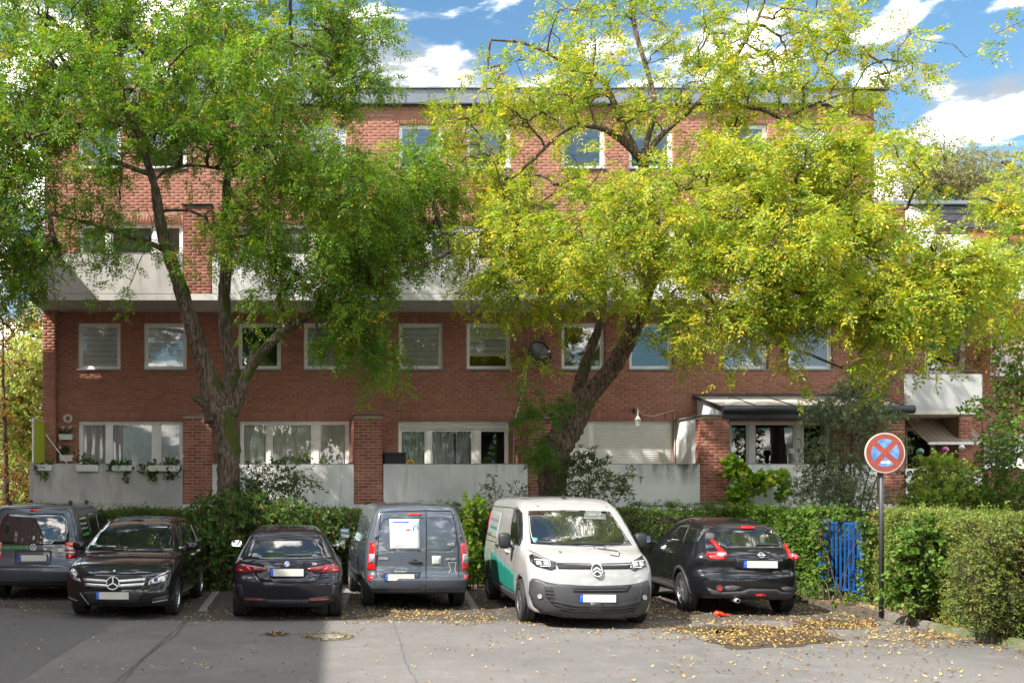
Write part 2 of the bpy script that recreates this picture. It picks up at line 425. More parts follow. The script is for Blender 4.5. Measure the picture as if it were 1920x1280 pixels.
def catmull(pts, k=5, closed=True):
    out = []; n = len(pts)
    for i in range(n if closed else n - 1):
        p = [np.array(pts[(i + j) % n] if closed else pts[min(max(i + j, 0), n - 1)], float) for j in (-1, 0, 1, 2)]
        for t in np.arange(k) / k:
            # centripetal-ish: tangents limited by the neighbouring chord so that corners do not overshoot
            d1 = np.linalg.norm(p[2] - p[1]) + 1e-9
            m1 = (p[2] - p[0]); m1 *= d1 / (np.linalg.norm(p[2] - p[1]) + np.linalg.norm(p[1] - p[0]) + 1e-9)
            m2 = (p[3] - p[1]); m2 *= d1 / (np.linalg.norm(p[3] - p[2]) + np.linalg.norm(p[2] - p[1]) + 1e-9)
            h = (2 * t**3 - 3 * t**2 + 1) * p[1] + (t**3 - 2 * t**2 + t) * m1 + (-2 * t**3 + 3 * t**2) * p[2] + (t**3 - t**2) * m2
            out.append(h)
    if not closed: out.append(np.array(pts[-1], float))
    return np.array(out)
def poly_sdf(P, x, y):
    """signed distance to a closed polygon, negative inside"""
    d = np.full(x.shape, 1e9); inside = np.zeros(x.shape, bool)
    n = len(P)
    if len(x) < 6000:
        A = P; B = np.roll(P, -1, 0); Ed = B - A
        wx = x[:, None] - A[:, 0]; wy = y[:, None] - A[:, 1]
        t = np.clip((wx * Ed[:, 0] + wy * Ed[:, 1]) / ((Ed ** 2).sum(1) + 1e-12), 0, 1)
        d = np.sqrt(((wx - Ed[:, 0] * t) ** 2 + (wy - Ed[:, 1] * t) ** 2).min(1))
        up = (A[:, 1] > y[:, None]) != (B[:, 1] > y[:, None])
        xi = Ed[:, 0] * wy / np.where(Ed[:, 1] == 0, 1, Ed[:, 1]) + A[:, 0]
        inside = ((up & (x[:, None] < xi)).sum(1) % 2) == 1
        return np.where(inside, -d, d)
    for i in range(n):
        ax, ay = P[i]; bx, by = P[(i + 1) % n]
        ex, ey = bx - ax, by - ay
        wx, wy = x - ax, y - ay
        t = np.clip((wx * ex + wy * ey) / (ex * ex + ey * ey + 1e-12), 0, 1)
        dx, dy = wx - ex * t, wy - ey * t
        np.minimum(d, dx * dx + dy * dy, out=d)
        if ey != 0:
            c = ((ay > y) != (by > y)) & (x < ex * (y - ay) / ey + ax)
            inside ^= c
    d = np.sqrt(d)
    return np.where(inside, -d, d)
# ---------------------------------------------------------------- ground
def asphalt_material():
    m = bpy.data.materials.new('worn asphalt'); m.use_nodes = True
    nt = m.node_tree; N = nt.nodes; K = nt.links; b = N['Principled BSDF']
    geo = N.new('ShaderNodeNewGeometry')
    def noise(sc, det, rough=.6, scale=(1, 1, 1)):
        mp = N.new('ShaderNodeMapping'); mp.inputs['Scale'].default_value = scale; K.new(geo.outputs['Position'], mp.inputs[0])
        n = N.new('ShaderNodeTexNoise'); n.inputs['Scale'].default_value = sc; n.inputs['Detail'].default_value = det; n.inputs['Roughness'].default_value = rough
        K.new(mp.outputs[0], n.inputs['Vector']); return n.outputs[0]
    def rng_(v, a, b_, c=0., d=1.):
        r = N.new('ShaderNodeMapRange'); K.new(v, r.inputs[0]); r.inputs[1].default_value = a; r.inputs[2].default_value = b_; r.inputs[3].default_value = c; r.inputs[4].default_value = d; return r.outputs[0]
    def mixc(f, a, c, mode='MIX'):
        x = N.new('ShaderNodeMixRGB'); x.blend_type = mode
        if isinstance(f, float): x.inputs[0].default_value = f
        else: K.new(f, x.inputs[0])
        for i, q in ((1, a), (2, c)):
            if isinstance(q, tuple): x.inputs[i].default_value = (*q, 1)
            else: K.new(q, x.inputs[i])
        return x.outputs[0]
    v = N.new('ShaderNodeTexVoronoi'); v.inputs['Scale'].default_value = 95; K.new(geo.outputs['Position'], v.inputs['Vector'])
    grit = rng_(noise(110, 4, .85), .38, .64)
    c = mixc(grit, (0.085, 0.081, 0.079), (0.225, 0.215, 0.205))
    c = mixc(rng_(noise(.35, 6, .6), .4, .62, 0, .55), c, (0.095, 0.091, 0.089))
    c = mixc(rng_(noise(2.4, 8, .7), .52, .75, 0, .45), c, (0.25, 0.235, 0.215))
    c = mixc(rng_(noise(1.1, 9, .75), .56, .70, 0, .5), c, (0.075, 0.072, 0.070))
    c = mixc(rng_(noise(38, 4, .8), .60, .72, 0, .55), c, (0.36, 0.34, 0.31))
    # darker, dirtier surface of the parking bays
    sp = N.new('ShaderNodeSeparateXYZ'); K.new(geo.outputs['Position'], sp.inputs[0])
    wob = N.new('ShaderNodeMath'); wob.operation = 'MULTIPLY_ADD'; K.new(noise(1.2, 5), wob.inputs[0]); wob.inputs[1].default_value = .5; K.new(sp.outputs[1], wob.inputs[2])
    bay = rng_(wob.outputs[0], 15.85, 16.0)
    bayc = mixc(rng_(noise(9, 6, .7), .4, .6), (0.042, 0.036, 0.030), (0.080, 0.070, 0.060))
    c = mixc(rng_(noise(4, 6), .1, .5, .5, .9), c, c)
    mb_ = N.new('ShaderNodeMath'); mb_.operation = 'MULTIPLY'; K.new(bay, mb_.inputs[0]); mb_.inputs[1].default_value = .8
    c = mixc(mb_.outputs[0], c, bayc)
    K.new(c, b.inputs['Base Color']); b.inputs['Roughness'].default_value = .88; b.inputs['Specular IOR Level'].default_value = .3
    bp = N.new('ShaderNodeBump'); bp.inputs['Strength'].default_value = .55; bp.inputs['Distance'].default_value = .006
    K.new(v.outputs[0], bp.inputs['Height']); K.new(bp.outputs[0], b.inputs['Normal'])
    return m
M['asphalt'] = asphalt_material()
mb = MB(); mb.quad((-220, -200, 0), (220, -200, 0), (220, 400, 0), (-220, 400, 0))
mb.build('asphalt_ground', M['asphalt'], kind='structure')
M['soil'] = material('dry soil', (0.075, 0.055, 0.038), .95, bump=.8, bscale=14, color2=(0.13, 0.10, 0.07), vscale=5)
M['lawn'] = material('rough lawn', (0.045, 0.075, 0.02), .95, bump=.8, bscale=30, color2=(0.09, 0.11, 0.035), vscale=4)
# planting bed behind the bays, lawn in front of the building
MB().box(-40, 10.1, 20.95, 22.6, -.2, .06).build('planting_bed', M['soil'], kind='structure')
MB().box(-60, 60, 22.6, 60, -.2, .10).build('lawn', M['lawn'], kind='structure')
MB().box(9.78, 60, -10, 22.6, -.2, .075, ).build('hedge_bed', M['soil'], kind='structure')
# asphalt joints and a long patch seam, slightly sunken dark lines
def strip(name, pts, w, mat, z=.004):
    mb = MB(); P = [Vector((p.x, p.y, 0)) for p in pts]
    rng = random.Random(name + str(len(pts)))
    L_, R_ = [], []
    Q = []
    for a, b in zip(P[:-1], P[1:]):
        k = max(1, int((b - a).length / .12))
        Q += [a + (b - a) * t / k for t in range(k)]
    Q.append(P[-1])
    for i, p in enumerate(Q):
        t = (Q[min(i + 1, len(Q) - 1)] - Q[max(i - 1, 0)]).normalized(); n = Vector((-t.y, t.x, 0))
        o = rng.uniform(-.012, .012); ww = w * rng.uniform(.6, 1.3) / 2
        L_.append(p + n * (ww + o)); R_.append(p - n * (ww - o))
    n = len(Q)
    mb.add([(v.x, v.y, z) for v in L_ + R_], [(i, n + i, n + i + 1, i + 1) for i in range(n - 1)])
    return mb.build(name, mat, kind='structure')
def G(px, py): Y = CH * F / (py - HY); return PX(px, py, Y)
M['tar'] = material('tar joint', (0.075, 0.071, 0.068), .8)
strip('asphalt_joint', [G(352, 1160), G(300, 1205), G(215, 1280)], .035, M['tar'])
strip('asphalt_joint', [G(350, 1164), G(330, 1190), G(280, 1225), G(228, 1280)], .03, M['tar'])
strip('asphalt_crack', [G(738, 1165), G(748, 1195), G(752, 1210), G(760, 1240), G(782, 1280)], .007, M['tar'])
strip('asphalt_joint', [G(0, 1137), G(130, 1139), G(330, 1152)], .03, M['tar'])
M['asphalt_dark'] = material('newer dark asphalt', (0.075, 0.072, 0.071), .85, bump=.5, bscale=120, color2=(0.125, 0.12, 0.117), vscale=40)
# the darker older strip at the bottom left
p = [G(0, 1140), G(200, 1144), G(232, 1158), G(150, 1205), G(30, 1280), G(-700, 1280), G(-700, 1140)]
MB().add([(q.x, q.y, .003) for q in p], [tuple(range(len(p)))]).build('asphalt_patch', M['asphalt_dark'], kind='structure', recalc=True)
# rows of setts that mark the bays
M['sett'] = material('pale granite sett', (0.26, 0.25, 0.24), .85, bump=.4, bscale=60, var=.25, vscale=6)
rng = random.Random(11)
sett_me = MB().bev(-.075, .075, -.07, .07, -.08, .012, .012)
sett_data = None
for (a, b_, lab) in ((G(375, 1145), G(412, 1095), 'row of pale granite setts between the star-grille car and the dark hatchback'), (G(640, 1132), G(652, 1100), 'row of granite setts between the dark hatchback and the grey delivery van'), (G(888, 1143), G(868, 1108), 'row of granite setts between the grey delivery van and the white van')):
    d = (b_ - a); n = max(2, int(d.length / .17)); d.normalize(); sd = Vector((-d.y, d.x, 0))
    row = thing('sett_row', lab, 'paving', (a.x, a.y, 0), group='sett rows marking the parking bays')
    for i in range(n):
        if sett_data is None: s = sett_me.build('sett', M['sett'], row, local=True); sett_data = s.data
        else: s = link('sett', sett_data, row)
        c = d * (i * .17 + .08) - sd * .03
        s.location = (c.x, c.y, rng.uniform(-.002, .004)); s.rotation_euler = (0, 0, math.atan2(d.y, d.x) + rng.uniform(-.06, .06))
# covers in the road
def cover(px, py, r, label, has_fill):  # the flag chooses a concrete filled cover instead of ribbed iron
    p = G(px, py)
    t = thing('manhole_cover', label, 'manhole cover', (p.x, p.y, 0))
    a = MB(); a.lathe([(r * 1.55, .003), (r * 1.5, .008), (r * 1.12, .010), (r * 1.10, .004)], 36, 'z', (p.x, p.y, 0)); a.build('surround', material('leafy dirt ring', (0.07, 0.055, 0.04), .95, color2=(0.16, 0.12, 0.07), vscale=14), t)
    a = MB(); a.lathe([(r * 1.08, .004), (r * 1.08, .012), (r, .012), (r, .006)], 36, 'z', (p.x, p.y, 0)); a.build('frame', M['cast_iron'], t)
    a = MB(); a.lathe([(r * .98, .004), (r * .98, .011), (.001, .011)], 36, 'z', (p.x, p.y, 0)); cv = a.build('cover', M['cover_fill'] if has_fill else M['cast_iron'], t)
    a = MB()
    for k in range(-3, 4):
        w = math.sqrt(max(0, 1 - (k / 3.8) ** 2)) * r * .85
        if not has_fill: a.box(p.x - w, p.x + w, p.y + k * r / 4.2 - .012, p.y + k * r / 4.2 + .012, .011, .018)
    if a.v: a.build('rib', M['cast_iron'], cv, kind=None)
M['cast_iron'] = material('cast iron', (0.05, 0.045, 0.04), .6, .5, var=.3, vscale=20)
M['cover_fill'] = material('concrete filled cover', (0.17, 0.165, 0.155), .9, bump=.5, bscale=60, var=.2)
cover(615, 1193, .24, 'round concrete filled manhole cover on the edge of the sunlit asphalt', True)
cover(519, 1189, .16, 'small dark iron cover in the shaded asphalt, left of the larger one', False)
# kerb stones along the right hedge
kp = [(9.70, 9.6), (9.66, 11.2), (9.62, 12.9), (9.58, 14.1), (9.62, 15.1), (9.75, 15.9), (10.0, 16.8), (10.25, 17.9), (10.35, 19.0), (10.3, 20.9)]
pts = catmull(kp, 8, closed=False)
M['kerb'] = material('mossy kerb concrete', (0.235, 0.215, 0.19), .92, bump=.6, bscale=40, color2=(0.14, 0.125, 0.095), vscale=2.5)
M['kerb_moss'] = material('kerb with moss', (0.20, 0.19, 0.15), .95, bump=.7, bscale=40, color2=(0.085, 0.12, 0.02), vscale=4)
seg = np.cumsum(np.r_[0, np.linalg.norm(np.diff(pts, axis=0), axis=1)])
tk = thing('kerb', 'grey concrete kerb with patches of moss along the right hedge', 'kerb', (9.6, 14, 0)); tk['kind'] = 'structure'
L_ = 1.0; i = 0
while (i + 1) * L_ < seg[-1]:
    a = [np.interp(i * L_ + .004, seg, pts[:, k]) for k in (0, 1)]; b_ = [np.interp((i + 1) * L_ - .006, seg, pts[:, k]) for k in (0, 1)]
    d = Vector((b_[0] - a[0], b_[1] - a[1], 0)); ln = d.length; ang = math.atan2(d.y, d.x)
    k = MB(); k.bev(0, ln, -.13, 0.0, -.1, .115 + rng.uniform(-.006, .006), .02)
    R_ = Matrix.Rotation(ang, 3, 'Z')
    k.v = [tuple(R_ @ Vector(v) + Vector((a[0], a[1], 0))) for v in k.v]
    k.build('kerbstone', M['kerb_moss'] if 3 <= i <= 4 else M['kerb'], tk)
    i += 1
# ---------------------------------------------------------------- buildings
BX0, BX1 = fx(85), fx(1638)
NX0, NX1 = BX1 + .004, 30.0
bld = thing('apartment_building', 'four storey red brick apartment house with white window frames and a long pale balcony', 'building', (5.0, YF + 4, 0))
nei = thing('apartment_building', 'lower red brick neighbour house with slate edged flat roof, right of the large one', 'building', (23, YF + 4, 0))

ZG = 1.80                                            # terrace level
win1 = [(146, 226), (270, 350), (447, 527), (570, 650), (748, 831), (875, 958), (1053, 1135), (1180, 1262), (1357, 1440), (1478, 1562)]
door_g = [(147, 343), (450, 655), (747, 955), (1060, 1264), (1368, 1560)]
mull = [[(200, 207), (287, 298)], [(502, 508), (587, 598)], [(801, 808), (889, 900)], [(1106, 1116)], [(1407, 1417), (1495, 1508)]]
Z1 = (fz(692), fz(605)); ZT = (fz(316), fz(232)); ZD = (1.85, fz(789)); ZD2 = (fz(490), fz(419))
openings = []
for a, b in win1: openings += [(fx(a), fx(b), *Z1), (fx(a), fx(b), *ZT)]
for a, b in door_g: openings += [(fx(a), fx(b), *ZD), (fx(a), fx(b), ZD[0] + 5.5, ZD[1] + 5.5)]
ZTOP = fz(198)

def wall_with_holes(name, x0, x1, z0, z1, holes, parent, mat, y=YF, depth=.16):
    xs = sorted({x0, x1, *[h[0] for h in holes], *[h[1] for h in holes]}); zs = sorted({z0, z1, *[h[2] for h in holes], *[h[3] for h in holes]})
    xs = [x for x in xs if x0 <= x <= x1]; zs = [z for z in zs if z0 <= z <= z1]
    mb = MB()
    for i in range(len(xs) - 1):
        for j in range(len(zs) - 1):
            cx, cz = (xs[i] + xs[i + 1]) / 2, (zs[j] + zs[j + 1]) / 2
            if not any(h[0] < cx < h[1] and h[2] < cz < h[3] for h in holes):
                mb.quad((xs[i], y, zs[j]), (xs[i + 1], y, zs[j]), (xs[i + 1], y, zs[j + 1]), (xs[i], y, zs[j + 1]))
    for h in holes:
        a, b, c, d = h
        mb.quad((a, y, c), (a, y, d), (a, y + depth, d), (a, y + depth, c)); mb.quad((b, y, d), (b, y, c), (b, y + depth, c), (b, y + depth, d))
        mb.quad((a, y, d), (b, y, d), (b, y + depth, d), (a, y + depth, d)); mb.quad((a, y, c), (a, y + depth, c), (b, y + depth, c), (b, y, c))
    return mb.build(name, mat, parent)

def bricks(x0, x1, z0, z1, holes=(), y=YF, course=.0833, bl=.24, jt=.0095, proud=.006, rng=random.Random(1), soldier=()):
    """running bond: the face rectangles of every brick, cut at openings and soldier courses"""
    out = []
    n = int((z1 - z0) / course); holes = list(holes) + [s for s in soldier]
    for r in range(n):
        za = z0 + r * course; zb = za + course - jt
        sp = [(x0, x1)]
        for h in holes:
            if h[2] < zb - .006 and h[3] > za + .006:
                ns = []
                for a, b in sp:
                    if h[1] <= a or h[0] >= b: ns.append((a, b))
                    else:
                        if h[0] > a: ns.append((a, h[0]))
                        if h[1] < b: ns.append((h[1], b))
                sp = ns
        for a, b in sp:
            k0 = math.floor((a - x0) / (bl + jt)) - 1
            off = (bl + jt) / 2 * (r % 2)
            k = k0
            while True:
                p = x0 + k * (bl + jt) + off; q = p + bl
                k += 1
                if p > b: break
                p2, q2 = max(p, a), min(q, b - .002)
                if q2 - p2 < .03: continue
                out.append((p2, q2, za, zb, proud + rng.uniform(-.001, .001)))
    for (a, b, c, d) in soldier:
        m = max(1, round((b - a) / .0833)); w = (b - a) / m
        for i in range(m): out.append((a + i * w + jt / 2, a + (i + 1) * w - jt / 2, c + .004, d - .004, proud + .001 + rng.uniform(-.001, .001)))
    return out
def brick_stuff(name, lst, y, parent, mat, kind='stuff', axis='y', sgn=-1):
    n = len(lst); A = np.array(lst)
    x0, x1, z0, z1, pr = A.T
    yf = y + sgn * pr; yb = np.full(n, y)
    c = 0.003
    def V(x, yy, z): return np.stack([x, yy, z], 1) if axis == 'y' else np.stack([yy, x, z], 1)
    P = np.stack([V(x0 + c, yf, z0 + c), V(x1 - c, yf, z0 + c), V(x1 - c, yf, z1 - c), V(x0 + c, yf, z1 - c), V(x0, yb, z0), V(x1, yb, z0), V(x1, yb, z1), V(x0, yb, z1)], 1).reshape(-1, 3)
    base = np.arange(n)[:, None, None] * 8
    q = np.array([[0, 1, 2, 3], [4, 5, 1, 0], [5, 6, 2, 1], [6, 7, 3, 2], [7, 4, 0, 3]])
    return mesh_np(name, P, (base + q).reshape(-1, 4), mat, parent, kind=kind)
_bm_cache = {}
def brick_parts(lst, y, parent, mat):
    """single bricks, alike ones sharing mesh data"""
    off = origin_of(parent)
    for (a, b, c, d, pr) in lst:
        key = (round(b - a, 3), round(d - c, 3))
        if key not in _bm_cache:
            w, h = key; me = bpy.data.meshes.new('brick'); e = .003
            me.from_pydata([(e, -.006, e), (w - e, -.006, e), (w - e, -.006, h - e), (e, -.006, h - e), (0, .0, 0), (w, 0, 0), (w, 0, h), (0, 0, h)], [], [(0, 1, 2, 3), (4, 5, 1, 0), (5, 6, 2, 1), (6, 7, 3, 2), (7, 4, 0, 3)])
            me.materials.append(mat); _bm_cache[key] = me
        o = link('brick', _bm_cache[key], parent)
        o.location = (a - off.x, y - off.y + (.006 - pr), c - off.z)

# main facade
facade = wall_with_holes('facade_wall', BX0, BX1, 0, ZTOP, openings, bld, M['mortar_dark'])
sold = [(h[0] - .12, h[1] + .12, h[3] + .003, h[3] + .253) for h in openings]
allb = bricks(BX0, BX1, .1, ZTOP - .25, openings, proud=.003, rng=random.Random(2), soldier=sold) + [(BX0 + i * .0833 + .006, BX0 + (i + 1) * .0833 - .006, ZTOP - .24, ZTOP - .01, .012) for i in range(int((BX1 - BX0) / .0833))][:0]
allb += bricks(BX0, BX1, ZTOP - .25, ZTOP - .01, proud=.003, rng=random.Random(3))
brick_stuff('brickwork', allb, YF, facade, M['brick'])
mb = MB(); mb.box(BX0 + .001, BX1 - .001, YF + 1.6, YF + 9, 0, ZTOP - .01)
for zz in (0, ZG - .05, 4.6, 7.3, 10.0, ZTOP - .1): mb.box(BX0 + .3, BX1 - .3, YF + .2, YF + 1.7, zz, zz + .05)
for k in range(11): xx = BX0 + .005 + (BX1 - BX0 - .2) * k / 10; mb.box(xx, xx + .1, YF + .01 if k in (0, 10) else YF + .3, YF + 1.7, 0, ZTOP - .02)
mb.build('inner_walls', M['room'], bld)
side = wall_with_holes('gable_wall', BX0, BX1, 0, ZTOP, [], bld, M['mortar_dark'], y=YF + 9)
for xx, sg in ((BX0, -1), (BX1, 1)):
    m2 = MB(); m2.box(xx - .02, xx + .02, YF + .002, YF + 9, 0, ZTOP); gw = m2.build('gable_wall', M['mortar_dark'], bld)
    gb = bricks(YF + .01, YF + 9, .1, ZTOP, rng=random.Random(5))
    brick_stuff('brickwork', gb, xx + sg * .02, gw, M['brick'], axis='x', sgn=sg)
# roof edge of standing seam sheet
zr0, zr1 = ZTOP, fz(162, YF - .25)
rw = MB().box(BX0 - .25, BX1 + .25, YF - .1, YF + 9.2, zr0, zr1 - .04).build('roof', M['grey_metal'], bld)
MB().box(BX0 - .26, BX1 + .26, YF - .18, YF - .10, zr0 - .03, zr0 + .005).build('drip_edge', M['dark_metal'], rw)
x = BX0 - .25; i = 0
while x < BX1 + .2:
    w = min(.64, BX1 + .25 - x)
    p = MB(); p.box(x + .004, x + w - .004, YF - .16, YF - .101, zr0 + .008, zr1 - .045); p.box(x + w - .02, x + w - .004, YF - .19, YF - .161, zr0 + .008, zr1 - .045); p.build('fascia_panel', M['grey_metal'], rw)
    x += .64
MB().bev(BX0 - .28, BX1 + .28, YF - .22, YF + .2, zr1 - .04, zr1, .01).build('coping', M['grey_metal'], rw)

def curtain_mesh(x0, x1, z0, z1, y, mat, parent, amp=.03, period=.09, seed=0, name='curtain'):
    r = np.random.default_rng(seed); n = max(12, int((x1 - x0) / .012))
    xs = np.linspace(x0, x1, n); ph = np.cumsum(r.uniform(.4, 1.6, n)) * (x1 - x0) / n / period * 6.28
    ys = y + amp * np.sin(ph)
    V = np.concatenate([np.stack([xs, ys, np.full(n, z0)], 1), np.stack([xs, ys * 1.0, np.full(n, z1)], 1)])
    Fc = np.array([(i, i + 1, n + i + 1, n + i) for i in range(n - 1)])
    return mesh_np(name, V, Fc, mat, parent, smooth=True)
def slats(x0, x1, z0, z1, y, parent, mat, pitch=.05, name='blind', th=.012, gap=.004, tilt=0, band=None):
    mb = MB(); z = z1
    while z > z0 + pitch * .4:
        zb = max(z - pitch + gap, z0)
        mb.add([(x0, y, zb), (x1, y, zb), (x1, y - th, (z + zb) / 2), (x0, y - th, (z + zb) / 2), (x1, y, z), (x0, y, z)], [(0, 1, 2, 3), (3, 2, 4, 5)])
        z -= pitch
    mb.box(x0, x1, y + .003, y + .012, z0, z1)
    if band is not None:
        mb.m = [(i // 2) % 2 if i < len(mb.m) - 6 else 0 for i in range(len(mb.m))]
        return mb.build(name, [mat, band], parent)
    return mb.build(name, mat, parent)

def window(x0, x1, z0, z1, y=YF, inner='blind', blind_h=1.0, parent=bld, mulls=(), seed=0, sill=True, box=0.0, bcol='blind', nosplit=False, cname='curtain'):
    """outer frame, sashes with their panes, sill, and what hangs behind the glass"""
    yf = y + .10; fw = .055
    f = MB()
    f.box(x0 + .002, x1 - .002, yf, yf + .07, z1 - fw, z1 - .002); f.box(x0 + .002, x1 - .002, yf, yf + .07, z0 + .002, z0 + fw)
    f.box(x0 + .002, x0 + fw, yf, yf + .07, z0 + fw, z1 - fw); f.box(x1 - fw, x1 - .002, yf, yf + .07, z0 + fw, z1 - fw)
    for a, b in mulls: f.box(a, b, yf - .004, yf + .07, z0 + fw, z1 - fw)
    w = f.build('window', M['white_frame'], parent)
    edges = [x0 + fw] + [v for m_ in mulls for v in m_] + [x1 - fw]
    zt = z1 - fw - box
    if box: slats(x0 + fw, x1 - fw, zt, z1 - fw, yf - .01, w, M['shutter'], .05, 'roller_shutter')
    for k in range(0, len(edges), 2):
        a, b = edges[k] + .003, edges[k + 1] - .003; s = .05; g = yf + .02
        sash = MB(); sash.box(a, b, g, g + .05, zt - s, zt - .003); sash.box(a, b, g, g + .05, z0 + fw + .003, z0 + fw + s); sash.box(a, a + s, g, g + .05, z0 + fw + s, zt - s); sash.box(b - s, b, g, g + .05, z0 + fw + s, zt - s)
        sash.build('sash', M['white_frame'], w)
        pn = MB(); pn.quad((a + s, g + .02, z0 + fw + s), (b - s, g + .02, z0 + fw + s), (b - s, g + .02, zt - s), (a + s, g + .02, zt - s)); pn.build('pane', M['glass'] if inner in ('blind', 'none') and not mulls else M['glass_clear'], w)
        if inner == 'curtain': curtain_mesh(a + .01, b - .01, z0 + .02, zt + .03, yf + .13, M[bcol], w, seed=seed + k, amp=.022, name=cname)
        elif inner == 'mixed' and k < len(edges) - 2: curtain_mesh(a + .01, b - .01, z0 + .02, zt + .03, yf + .22, M[bcol], w, seed=seed + k)
    if inner == 'blind': slats(x0 + fw, x1 - fw, z0 + (z1 - z0) * (1 - blind_h) + .02, z1 - fw, yf + .062, w, M[bcol], .075 if z0 < 8 else .05, band=M['blind_band'] if bcol == 'blind' else None)
    if inner == 'shutter': pass
    if sill: MB().bev(x0 - .03, x1 + .03, y - .055, y + .10, z0 - .035, z0 + .001, .006).build('sill', M['grey_metal'] if z0 > 4 else M['white_frame'], w)
    return w
cfg = [('blind', 1, 'blind'), ('blind', 1, 'blind'), ('none', 0, ''), ('blind', 1, 'blind'), ('blind', 1, 'blind'), ('blind', .72, 'blind'), ('none', 0, ''), ('none', 0, ''), ('blind', 1, 'blind_blue'), ('blind', 1, 'blind_blue')]
for i, (a, b) in enumerate(win1):
    k, h, col = cfg[i]
    window(fx(a), fx(b), *Z1, inner=k, blind_h=h, bcol=col or 'blind')
    # top floor: venetian blinds drawn to different heights
    window(fx(a), fx(b), *ZT, inner='blind', blind_h=(1, .5, 1, .9, 1, .7, 1, .6, 1, .8)[i], bcol='blind_blue')
for i, (a, b) in enumerate(door_g):
    mm = [(fx(p), fx(q)) for p, q in mull[i]]
    for dz, fl in ((0, 0), (5.5, 1)):
        z0, z1 = ZD[0] + dz, ZD[1] + dz
        if i == 3 and fl == 0:
            w = window(fx(a), fx(b), z0, z1, inner='none', mulls=mm)
            slats(fx(a) + .05, mm[0][0] - .003, z0 + .03, z1 - .06, YF + .085, w, M['shutter'], .05, 'roller_shutter')
            slats(mm[0][1] + .003, fx(b) - .05, z0 + .03, z1 - .06, YF + .085, w, M['shutter'], .05, 'roller_shutter')
        else:
            window(fx(a), fx(b), z0, z1, inner='mixed' if (i == 2 and not fl) else ('none' if i == 4 else 'curtain'), mulls=mm, seed=i * 10 + fl, box=.18 if i == 2 else 0, bcol=('curtain_grey', 'curtain', 'curtain_grey', 'curtain', 'curtain')[i])
# ---- pillars and wing walls, balconies (ground floor and second floor)
pil = [(343, 397), (664, 718), (990, 1043), (1313, 1368), (1645, 1698)]
panels = [(55, 342.5), (398, 663.5), (719, 989.5), (1044, 1312.5), (1369, 1644.5)]
DZ = 5.49
xL = fx(55, YP)
def px_p(p): return fx(p, YP)
zp0, zp1 = fz(945, YP), fz(870, YP)
budget = 300
for fl in (0, 1):
    z = fl * DZ
    for i, (a, b) in enumerate(pil):
        x0, x1 = px_p(a), px_p(b); zb, zt = zp0 + z, fz(779, YP) + z
        core = MB(); core.box(x0 + .012, x1 - .012, YP + .012, YP + .33, zb, zt); pl = core.build('pillar', M['mortar'], bld)
        front = bricks(x0, x1, zb, zt, y=YP + .012, rng=random.Random(20 + i), proud=.003)
        if fl == 0 and budget >= len(front): brick_parts(front, YP + .012, pl, M['brick_p']); budget -= len(front)
        else: brick_stuff('brickwork', front, YP + .012, pl, M['brick_p'])
        sideb = bricks(YP, YP + .33, zb, zt, rng=random.Random(40 + i), proud=.003)
        brick_stuff('brickwork', sideb, x0 + .012, pl, M['brick_p'], axis='x', sgn=-1)
        brick_stuff('brickwork', sideb, x1 - .012, pl, M['brick_p'], axis='x', sgn=1)
        # wing wall back to the facade; painted on the terrace of the fourth bay
        xm = (x0 + x1) / 2
        if i < 4:
            wm = M['white_panel'] if i == 3 else M['mortar_dark']
            ww = MB().box(x0 + .05, x1 - .05, YP + .33, YF, zb, zt - .02).build('wing_wall', wm, bld)
            if i != 3:
                for xx, sg in ((x0 + .05, -1), (x1 - .05, 1)):
                    brick_stuff('brickwork', bricks(YP + .335, YF - .02, zb, zt - .03, rng=random.Random(60 + i)), xx, ww, M['brick'], axis='x', sgn=sg)
        cap = MB(); cap.bev(x0 - .04, x1 + .04, YP - .04, YP + .4, zt + .001, zt + .035, .006); cap.bev(x0 + .0, x1 - .0, YP + .401, YF - .002, zt - .018, zt + .03, .006)
        cap.build('pillar_cap', M['dark_metal'] if i < 2 else M['grey_metal'], pl)
    for i, (a, b) in enumerate(panels):
        x0, x1 = px_p(a), px_p(b)
        if i == 0: m_ = M['grey_panel']
        elif i == 3 and fl == 0: m_ = streak_material('stained white concrete', (0.68, 0.68, 0.66), (0.045, 0.045, 0.042), .12, top=(zp1, .60, px_p(1120), px_p(1290), 1.0), sx=1.5, sz=.5)
        else: m_ = M['white_panel']
        pn = MB().bev(x0, x1, YP, YP + .08, zp0 + z + .003, zp1 + z, .006).build('parapet_panel', m_, bld)
        MB().bev(x0, x1, YP - .006, YP + .09, zp1 + z + .001, zp1 + z + .018, .004).build('parapet_coping', m_ if i == 0 else M['grey_metal'], pn)
        if i == 0:
            MB().bev(x0, x0 + .08, YP + .081, YF - .001, zp0 + z + .003, zp1 + z, .006).build('parapet_panel', m_, bld)
    # slab
    xr = px_p(1698)
    sl = MB(); sl.bev(xL, px_p(343), YP, YF - .002, zp0 + z - .17, zp0 + z - .001, .006); sl.build('balcony_slab', M['grey_panel'], bld)
    sl = MB(); sl.bev(px_p(343) + .004, xr, YP, YF - .002, zp0 + z - .17, zp0 + z - .001, .006); sl.build('balcony_slab', M['white_panel'], bld)
